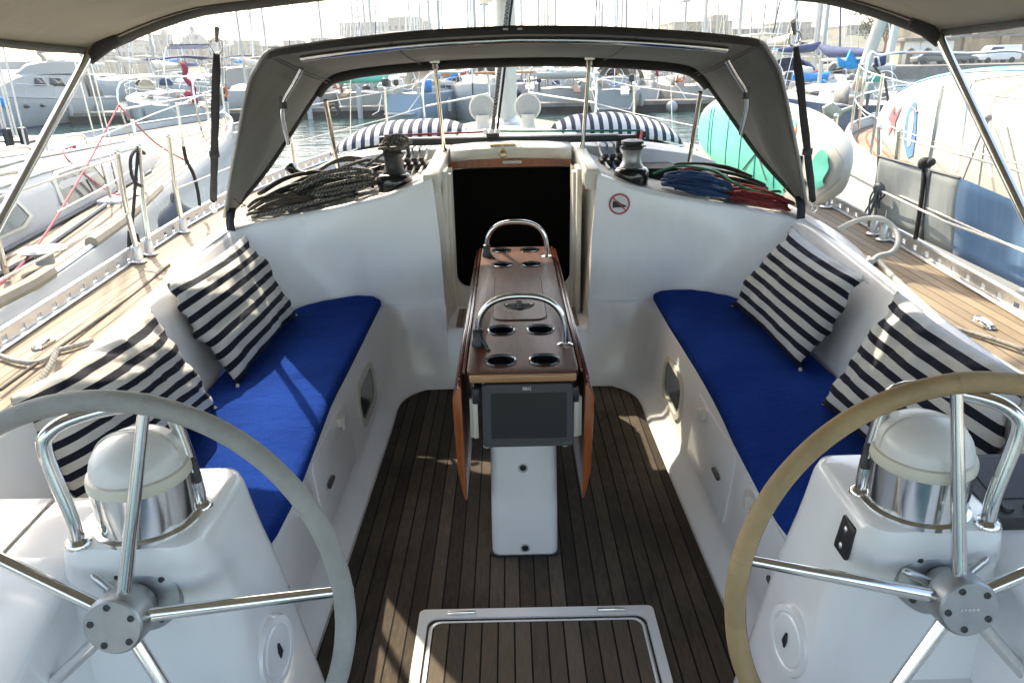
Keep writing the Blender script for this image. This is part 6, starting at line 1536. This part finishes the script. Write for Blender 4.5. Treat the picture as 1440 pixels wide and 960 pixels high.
# a second motor cruiser and small boats to its right
for (x, y, rt, lb, hc, cv) in ((-16.5, 50, 20, 'white cabin cruiser with navy awning beside the left edge of the sprayhood', 'hull_white', 'navy_canvas'), (-20.5, 56, 5, 'white cabin cruiser with pale awning behind the left black strap', 'hull_white', 'cream_canvas'), (-12.5, 54, -10, 'white cabin cruiser with grey awning at the left end of the sprayhood window', 'hull_white', 'grey_canvas')):
    t = local(thing('cabin_cruiser', lb, 'motor boat', (0, 0, 0), 'cabin cruisers on the left'))
    rows, tb_ = loft_hull(9.5, 3.3, 1.25, .85); g = MB()
    for s in (1, -1): g.grid(rows[s], flip=s < 0)
    g.add([rows[1][0][k] for k in range(5)] + [rows[-1][0][k] for k in reversed(range(5))], [tuple(range(10))]); g.build('hull', hc, t, angle=40)
    g = MB(); r = []
    for tt, h, w_ in ((.22, 1.2, .78), (.45, 1.2, .76), (.56, .7, .66), (.78, .05, .4)):
        b = 1.65 * w_; r.append([(q * b, tt * 9.5, 1.28 + .3 * tt * tt + k * h) for q, k in ((-1, 0), (-.93, .9), (-.8, 1), (0, 1.05), (.8, 1), (.93, .9), (1, 0))])
    g.grid(r); g.f.append(tuple(range(7))); sp2 = g.build('cabin', 'white_paint', t, angle=40)
    for s in (1, -1):
        g = MB(); g.add([(s * 1.30, 2.5, 1.9), (s * 1.26, 4.4, 1.9), (s * 1.2, 4.2, 2.3), (s * 1.22, 2.7, 2.3)], [(0, 1, 2, 3)]); g.build('window', 'window_dark', sp2, solid=.02)
    g = MB(); g.grid([[(q * 1.4, yy, 3.25 - .15 * q * q) for q in (-1, -.5, 0, .5, 1)] for yy in (.3, 1.6, 2.9)]); bb = g.build('awning', cv, t, solid=.03)
    g = MB()
    for s in (1, -1): g.tube([(s * 1.4, 1.6, 1.3), (s * 1.38, .4, 3.1)], .02, 5); g.tube([(s * 1.4, 1.6, 1.3), (s * 1.38, 2.8, 3.1)], .02, 5)
    g.build('awning_frame', 'steel', bb)
    place(t, x, y, rt)
# furled red ensign on a staff
fs = thing('ensign_staff', 'white staff with a furled red ensign left of the left black strap', 'flag', tuple(at(292, 165, y=20)))
g = MB(); a, b = at(250, 82, y=20), at(287, 172, y=20); g.tube([a, b], .035, 8); g.build('staff', 'white_paint', fs)
g = MB(); c1, c2 = at(254, 88, y=19.9), at(278, 145, y=19.9); n_ = 14
g.tube([c1.lerp(c2, i / n_) + Vector((.06 * math.sin(i * .9), 0, 0)) for i in range(n_ + 1)], [.03, .07, .075, .07, .06, .075, .06, .065, .055, .07, .06, .05, .065, .09, .03], 8); g.build('ensign', 'red_flag', fs, angle=80)
# bright blue cloths and leaning spar on the right
t = thing('leaning_spar', 'thick cream spar leaning above the right yacht foredeck', 'spar', tuple(at(1205, 120, y=17)))
g = MB(); g.tube([at(1206, 122, y=17), at(1243, 18, y=17), at(1262, -40, y=17)], [.115, .13, .13], 12); g.build('pole', 'cream_canvas', t); g = MB(); g.tube([at(1252, 75, y=17.4), at(1263, 20, y=17.4)], .09, 8); g.build('sleeve', 'sail_cloth', t)
g = MB(); q = [at(1178, 80, y=24), at(1190, 86, y=24), at(1197, 70, y=24), at(1205, 84, y=24.2), at(1212, 82, y=24), at(1208, 96, y=24), at(1196, 98, y=24.1), at(1181, 94, y=24)]
ctr = sum(q, Vector()) / 8; rows = [[p + Vector((0, dy, 0)) for p in q] for dy in (0, .12)] ; g.grid(rows, cu=True); n = 8; g.f.append(tuple(range(8))); g.f.append(tuple(range(8, 16)))
tag(g.build('blue_cloth', 'bright_blue', None, tuple(ctr), bevel=.04), 'bright blue cloth bundled over a boom right of the right black strap', 'cloth')
g = MB(); q = [at(1230, 82, y=18), at(1246, 75, y=18), at(1247, 90, y=18), at(1231, 96, y=18)]
g.grid([[q[0].lerp(q[1], u).lerp(q[3].lerp(q[2], u), v) + Vector((0, .06 * math.sin(u * 6 + v), 0)) for u in [i / 8 for i in range(9)]] for v in (0, .33, .66, 1)]); bn = g.build('hanging_banner', 'navy_canvas', None, tuple(q[3]), solid=.01)
tag(bn, 'dark blue banner hanging beside the leaning cream spar', 'banner')
g = MB(); g.grid([[q[0].lerp(q[1], u).lerp(q[3].lerp(q[2], u), v) + Vector((0, .06 * math.sin(u * 6 + v) - .012, 0)) for u in (.30, .42)] for v in (0, .33, .66, 1)]); g.build('white_band', 'sign_white', bn, solid=.004)
g, p = anch; tag(g.build('plough_anchor', 'bronze_prop', None, tuple(p), bevel=.015), 'dull grey plough anchor hung ahead of the right yacht bow', 'anchor')

# ------------------------------------------------------------------ far shore: hill, town, quay
def ridge(px): return interp([(-400, 96), (0, 88), (100, 84), (200, 92), (330, 76), (440, 66), (525, 48), (600, 40), (700, 52), (800, 62), (930, 52), (1040, 44), (1100, 50), (1160, 50), (1200, 42), (1260, 40), (1440, 22), (1900, 20)], px)
g = MB(); rows = []
pxs = list(range(-220, 1700, 30))
for k, (yy, f_) in enumerate(((232, 0), (233, .06), (255, .30), (285, .62), (320, .88), (350, 1.0), (380, 1.0), (425, .6))):
    row = []
    for px in pxs:
        top = at(px, ridge(px), y=350); d = at(px, 90, y=yy)
        hz = (top.z + 1.05) * f_; x = (px - 713) / 1040 * (yy * .935 + .5)
        row.append((x, yy, WZ + hz + (2.2 * noise.noise(Vector((px * .013, yy * .03, 2))) if 0 < f_ < 1.01 and k > 1 else 0) + (.0 if k else -.5)))
    rows.append(row)
g.grid(rows); tag(g.build('hillside', 'scrub', None, (0, 300, WZ), angle=60), kind='structure')
def block(name, px0, px1, py_t, py_b, Y, dep, mat, label, group=None, cat='building', roof=None, detail=None):
    a, b = at(px0, py_b, y=Y), at(px1, py_t, y=Y)
    t = thing(name, label, cat, ((a.x + b.x) / 2, Y, a.z), group)
    g = MB(); g.box(((a.x + b.x) / 2, Y + dep / 2, (a.z + b.z) / 2), (abs(b.x - a.x), dep, abs(b.z - a.z))); g.build('wall', mat, t)
    g = MB(); w_ = abs(b.x - a.x)
    if roof: g.prism([(a.x - .3, Y - .3, b.z), (b.x + .3, Y - .3, b.z), ((a.x + b.x) / 2, Y - .3, b.z + w_ * .16)], (0, dep + .6, 0))
    else: g.box(((a.x + b.x) / 2, Y + dep / 2, b.z + .25), (w_ + .5, dep + .5, .5))
    g.build('roof', 'tile_red' if roof else 'concrete', t)
    return t, a, b
rnd = random.Random(11)
TG = 'hazy houses of the town across the harbour'
px = 120; k = 0
while px < 470:
    wd = rnd.uniform(13, 26)
    for row, (Y, base) in enumerate(((258, 104), (300, 92), (335, 82))):
        bx_ = px + rnd.uniform(-5, 5); bt = base - rnd.uniform(13, 26) - .01 * px; bb = base + 8
        if row == 2 and rnd.random() < .4: continue
        block('town_house', bx_, bx_ + wd * rnd.uniform(.8, 1.05), max(bt, 50), bb, Y + rnd.uniform(0, 12), 11, rnd.choice(('facade_cream', 'facade_grey', 'facade_white', 'facade_cream')), 'hazy pale town house with rows of windows on the far left shore', TG)
    px += wd * .95
t, a, b = block('church', 250, 302, 70, 100, 345, 16, 'facade_grey', 'domed church rising above the hazy town on the left', None, 'church')
c = at(274, 66, y=353); r = 19 / 1040 * 330
g = MB(); g.lathe([(r * 1.0, -2.5), (r * 1.0, 0), (r * .98, .05)] + [(r * .97 * math.cos(q), r * 1.05 * math.sin(q)) for q in [PI / 2 * i / 10 for i in range(11)]], tuple(c), None, 28); dm = g.build('dome', 'facade_grey', t, angle=30)
g = MB(); g.lathe([(r * .16, r * 1.0), (r * .16, r * 1.28), (.0, r * 1.5)], tuple(c), None, 10); g.build('lantern', 'facade_grey', dm)
t, a, b = block('bell_tower', 222, 236, 50, 96, 342, 4.4, 'facade_grey', 'square bell tower to the left of the church dome', None, 'tower')
g = MB(); p0, p1 = at(225, 51, y=342), at(233, 51, y=342); g.prism([(p0.x, 342, p0.z), (p1.x, 342, p1.z), ((p0.x + p1.x) / 2, 342, p0.z + 2.6)], (0, 4.4, 0)); g.build('spire', 'concrete', t)
block('harbour_bastion', -60, 190, 86, 112, 240, 14, 'stone_masonry', 'long stone bastion wall behind the motor yacht', None, 'wall')
block('hilltop_fort', 478, 600, 31, 52, 372, 30, 'facade_grey', 'grey fort on the hilltop seen above the left of the sprayhood', None, 'fort')
block('hilltop_fort', 545, 590, 25, 34, 376, 14, 'facade_grey', 'upper keep of the hilltop fort above the sprayhood', None, 'fort')
t, a, b = block('hilltop_palace', 944, 1030, 31, 66, 300, 26, 'facade_ochre', 'broad ochre palace with rows of windows on the hill at the right', None, 'palace')
g = MB(); p0, p1 = at(1004, 33, y=302), at(1026, 20, y=302); g.box(((p0.x + p1.x) / 2, 308, (p0.z + p1.z) / 2), (p1.x - p0.x, 10, p1.z - p0.z)); g.build('upper_storey', 'facade_ochre', t)
block('hillside_terrace', 1030, 1150, 40, 58, 318, 20, 'facade_cream', 'long cream terrace wall stepping along the right hillside', None, 'building')
block('hillside_terrace', 1092, 1142, 32, 44, 330, 18, 'facade_cream', 'smaller cream block above the terrace on the right hillside', None, 'building')
block('hillside_house', 1190, 1262, 36, 52, 305, 18, 'facade_cream', 'cream house on the hill crest behind the leaning spar', None, 'house')
block('hillside_house', 1000, 1018, 50, 60, 270, 8, 'facade_white', 'small white house below the ochre palace', None, 'house')
# quay on the right with retaining wall, arcade, vehicles
qa = at(1180, 97, y=86); qb = at(1700, 90, y=86)
g = MB(); g.box(((qa.x + 120) / 2, 96, -.45), (120 - qa.x, 22, 1.2)); tag(g.build('quay', 'concrete', None, ((qa.x + 120) / 2, 96, -1)), kind='structure')
wa = at(1336, 53, y=98); wb = at(1640, 47, y=98)
rw = thing('retaining_wall', 'tall honey coloured stone retaining wall along the right quay', 'wall', ((wa.x + wb.x) / 2, 98, .15))
g = MB(); g.box(((wa.x + wb.x) / 2, 99, (wa.z + .1) / 2), (wb.x - wa.x, 2, wa.z - .1)); g.build('masonry', 'stone_masonry', rw)
g = MB(); g.box(((wa.x + wb.x) / 2, 98.9, wa.z + .12), (wb.x - wa.x, 2.4, .3)); g.build('coping', 'concrete', rw)
for px in (1358, 1410, 1460):
    p = at(px, 70, y=97.8); g = MB(); g.box((p.x, 97.8, (wa.z + .1) / 2), (.9, .5, wa.z - .1)); g.build('buttress', 'stone_masonry', rw, bevel=.05)
ac = thing('arcade_building', 'pale yellow quayside building with three tall arches', 'building', (at(1305, 85, y=96).x, 96, .15))
x0 = at(1268, 85, y=96).x; x1 = at(1338, 85, y=96).x; zt = at(1300, 58, y=96).z; zb_ = .15
g = MB(); na = 3; wdt = (x1 - x0) / na; yq = 96.0
for i in range(na):
    c = x0 + wdt * (i + .5); r = wdt * .27; zs = zb_ + (zt - zb_) * .50
    arch = [(c - r, zb_)] + [(c - r, zs)] + [(c + r * math.cos(PI - PI * j / 10), zs + r * math.sin(PI - PI * j / 10)) for j in range(1, 10)] + [(c + r, zs), (c + r, zb_)]
    m_ = len(arch); L_out = []
    for (ax, az) in arch:
        tt = (ax - (c - r)) / (2 * r); 
        L_out.append((x0 + wdt * i if az < zs + .01 and ax < c else (x0 + wdt * (i + 1) if az < zs + .01 else lerp(x0 + wdt * i, x0 + wdt * (i + 1), tt)), az if az < zs + .01 else zt))
    g.grid([[(ax, yq, az) for ax, az in arch], [(ox, yq, oz) for ox, oz in L_out]])
    g.grid([[(ax, yq, az) for ax, az in arch], [(ax, yq + .8, az) for ax, az in arch]])
g.build('wall', 'facade_cream' if False else 'gelcoat_cream', ac, angle=30)
g = MB(); g.box(((x0 + x1) / 2, 98, (zt + zb_) / 2), (x1 - x0, 2.2, zt - zb_)); g.build('arcade_back', 'tan_canvas', ac)
g = MB(); g.box(((x0 + x1) / 2, 97.2, zt + .2), (x1 - x0 + .6, 3.4, .4)); g.build('cornice', 'concrete', ac, bevel=.08)
for i, (px0, px1, lb) in enumerate(((1300, 1372, 'cream colonnaded terrace house above the stone wall behind the bimini tube'), (1374, 1470, 'cream house with tall windows above the stone wall at the far right'))):
    block('terrace_house', px0, px1, 20 + 2 * i, 56, 112 + 6 * i, 10, 'facade_cream', lb, None, 'house')
def vehicle(px, py, Y, mat, label, van=False):
    p = at(px, py, y=Y); z = .16; Lc, hc = (4.9, 1.95) if van else (4.2, 1.45)
    t = thing('parked_van' if van else 'parked_car', label, 'van' if van else 'car', (p.x, Y, z), 'vehicles parked on the quay')
    prof = [(-2.4, .35), (2.4, .35), (2.45, .9), (1.7, 1.05), (1.1, 1.85), (.8, 1.95), (-2.3, 1.95), (-2.45, .9)] if van else [(-2.1, .32), (2.1, .32), (2.1, .75), (1.2, .88), (.5, 1.40), (-1.1, 1.42), (-1.8, .92), (-2.1, .85)]
    g = MB(); g.prism([(p.x + a * (-1 if van else 1), Y - .85, z + b) for a, b in prof], (0, 1.7, 0)); bd = g.build('body', mat, t, bevel=.08)
    for dy in (-.86, .86):
        g = MB(); w_ = [(1.55, 1.15), (1.1, 1.75), (-.2, 1.75), (-.2, 1.15)] if van else [(1.0, .92), (.45, 1.32), (-1.0, 1.34), (-1.55, .95)]
        g.add([(p.x + a * (-1 if van else 1), Y + dy, z + b) for a, b in w_], [(0, 1, 2, 3)]); g.build('window', 'window_dark', bd, solid=.02)
    for a in (-1.4, 1.4):
        for dy in (-.8, .8):
            g = MB(); g.cyl((p.x + a, Y + dy - .1, z + .32), (p.x + a, Y + dy + .1, z + .32), .32, 16); g.build('wheel', 'rubber', t)
vehicle(1400, 84, 93, 'car_white', 'white van parked in front of the stone wall on the right quay', True)
vehicle(1310, 84, 92, 'car_dark', 'dark car parked before the arches on the right quay')
vehicle(1345, 84, 93, 'car_dark', 'dark low car parked at the left end of the stone wall')
# trees
def tree(px, py, Y, h, rad, seed, label):
    p = at(px, py, y=Y); rn_ = random.Random(seed)
    t = thing('tree', label, 'tree', tuple(p), 'trees on the right shore')
    g = MB(); g.tube([p, p + Vector((.2, 0, h * .35)), p + Vector((.1, .2, h * .6))], [.28, .2, .1], 7)
    for k in range(4):
        a = k * 1.7 + seed; g.tube([p + Vector((.15, 0, h * .35)), p + Vector((math.cos(a) * rad * .5, math.sin(a) * rad * .5, h * .68))], [.12, .04], 5)
    g.build('trunk', 'wood_plain', t)
    g = MB(); lobes = [(Vector((rn_.uniform(-1, 1) * rad * .75, rn_.uniform(-1, 1) * rad * .6, h * rn_.uniform(.48, .92))), rad * rn_.uniform(.28, .5)) for _ in range(11)]
    for c_, r_ in lobes:
        for _ in range(90):
            d = Vector((rn_.gauss(0, 1), rn_.gauss(0, 1), rn_.gauss(0, .8))); d.normalize(); q = p + c_ + d * r_ * rn_.uniform(.55, 1.05); s = rn_.uniform(.12, .26) * rad / 3
            u = Vector((rn_.gauss(0, 1), rn_.gauss(0, 1), rn_.gauss(0, 1))).normalized(); v = u.orthogonal().normalized()
            g.add([q - u * s, q + v * s * .6, q + u * s, q - v * s * .6], [(0, 1, 2, 3)])
    g.build('crown', 'foliage', t)
tree(1222, 86, 120, 8.5, 3.2, 1, 'bushy green tree rising behind the leaning cream spar')
tree(1240, 86, 126, 7.5, 2.8, 2, 'green tree with gaps just right of the leaning cream spar')
tree(1405, 46, 118, 4.4, 3.4, 3, 'wide green tree on top of the stone wall')
tree(1432, 45, 120, 5.2, 2.8, 4, 'green tree above the stone wall at the edge of the picture')
tree(975, 62, 280, 5.0, 5.0, 5, 'low dark trees at the foot of the ochre palace')
# no-shoes sticker on the bulkhead
def bulk(x, z): return Vector((x, 3.578 + .0 , z))
sg = thing('no_shoes_sign', 'round red ringed no shoes sticker on the white bulkhead right of the doorway', 'sign', (.575, 3.59, .93))
cx_, cz_ = at(871, 287, y=3.59).x, at(871, 287, y=3.59).z; yb = 3.5905
def bdisc(r0, r1, y, n=40): return [[(cx_ + r0 * math.cos(2 * PI * i / n), y, cz_ + r0 * math.sin(2 * PI * i / n)) for i in range(n)], [(cx_ + r1 * math.cos(2 * PI * i / n), y, cz_ + r1 * math.sin(2 * PI * i / n)) for i in range(n)]]
g = MB(); g.grid(bdisc(.0001, .054, yb), cu=True); g.build('white_disc', 'sign_white', sg)
g = MB(); g.grid(bdisc(.043, .051, yb - .0012), cu=True); g.build('red_ring', 'sign_red', sg)
shoe = [(-.033, .006), (-.030, .018), (-.022, .014), (-.012, .016), (-.004, .012), (.008, .002), (.022, -.004), (.034, -.008), (.035, -.014), (.010, -.017), (-.010, -.016), (-.033, -.018)]
g = MB(); g.add([(cx_ + a, yb - .0016, cz_ + b) for a, b in shoe], [tuple(range(len(shoe)))]); g.build('shoe_mark', 'black_plastic', sg)
g = MB(); g.add([(cx_ + a, yb - .0022, cz_ + b) for a, b in ((-.033, .029), (-.029, .033), (.033, -.029), (.029, -.033))], [(0, 1, 2, 3)]); g.build('red_bar', 'sign_red', sg)
# ------------------------------------------------------------------ harbour haze
hz = bpy.data.materials.new('haze_air'); hz.use_nodes = True; t = hz.node_tree
for n_ in list(t.nodes):
    if n_.type == 'BSDF_PRINCIPLED': t.nodes.remove(n_)
pv = t.nodes.new('ShaderNodeVolumePrincipled'); pv.inputs['Color'].default_value = (.93, .95, .97, 1); pv.inputs['Density'].default_value = .0005; pv.inputs['Anisotropy'].default_value = .35
t.links.new(pv.outputs[0], t.nodes['Material Output'].inputs['Volume'])
g = MB(); g.box((0, 190, 22), (900, 520, 49)); M['haze_air'] = hz
tag(g.build('haze', 'haze_air', None, (0, 190, -2.4)), kind='stuff')
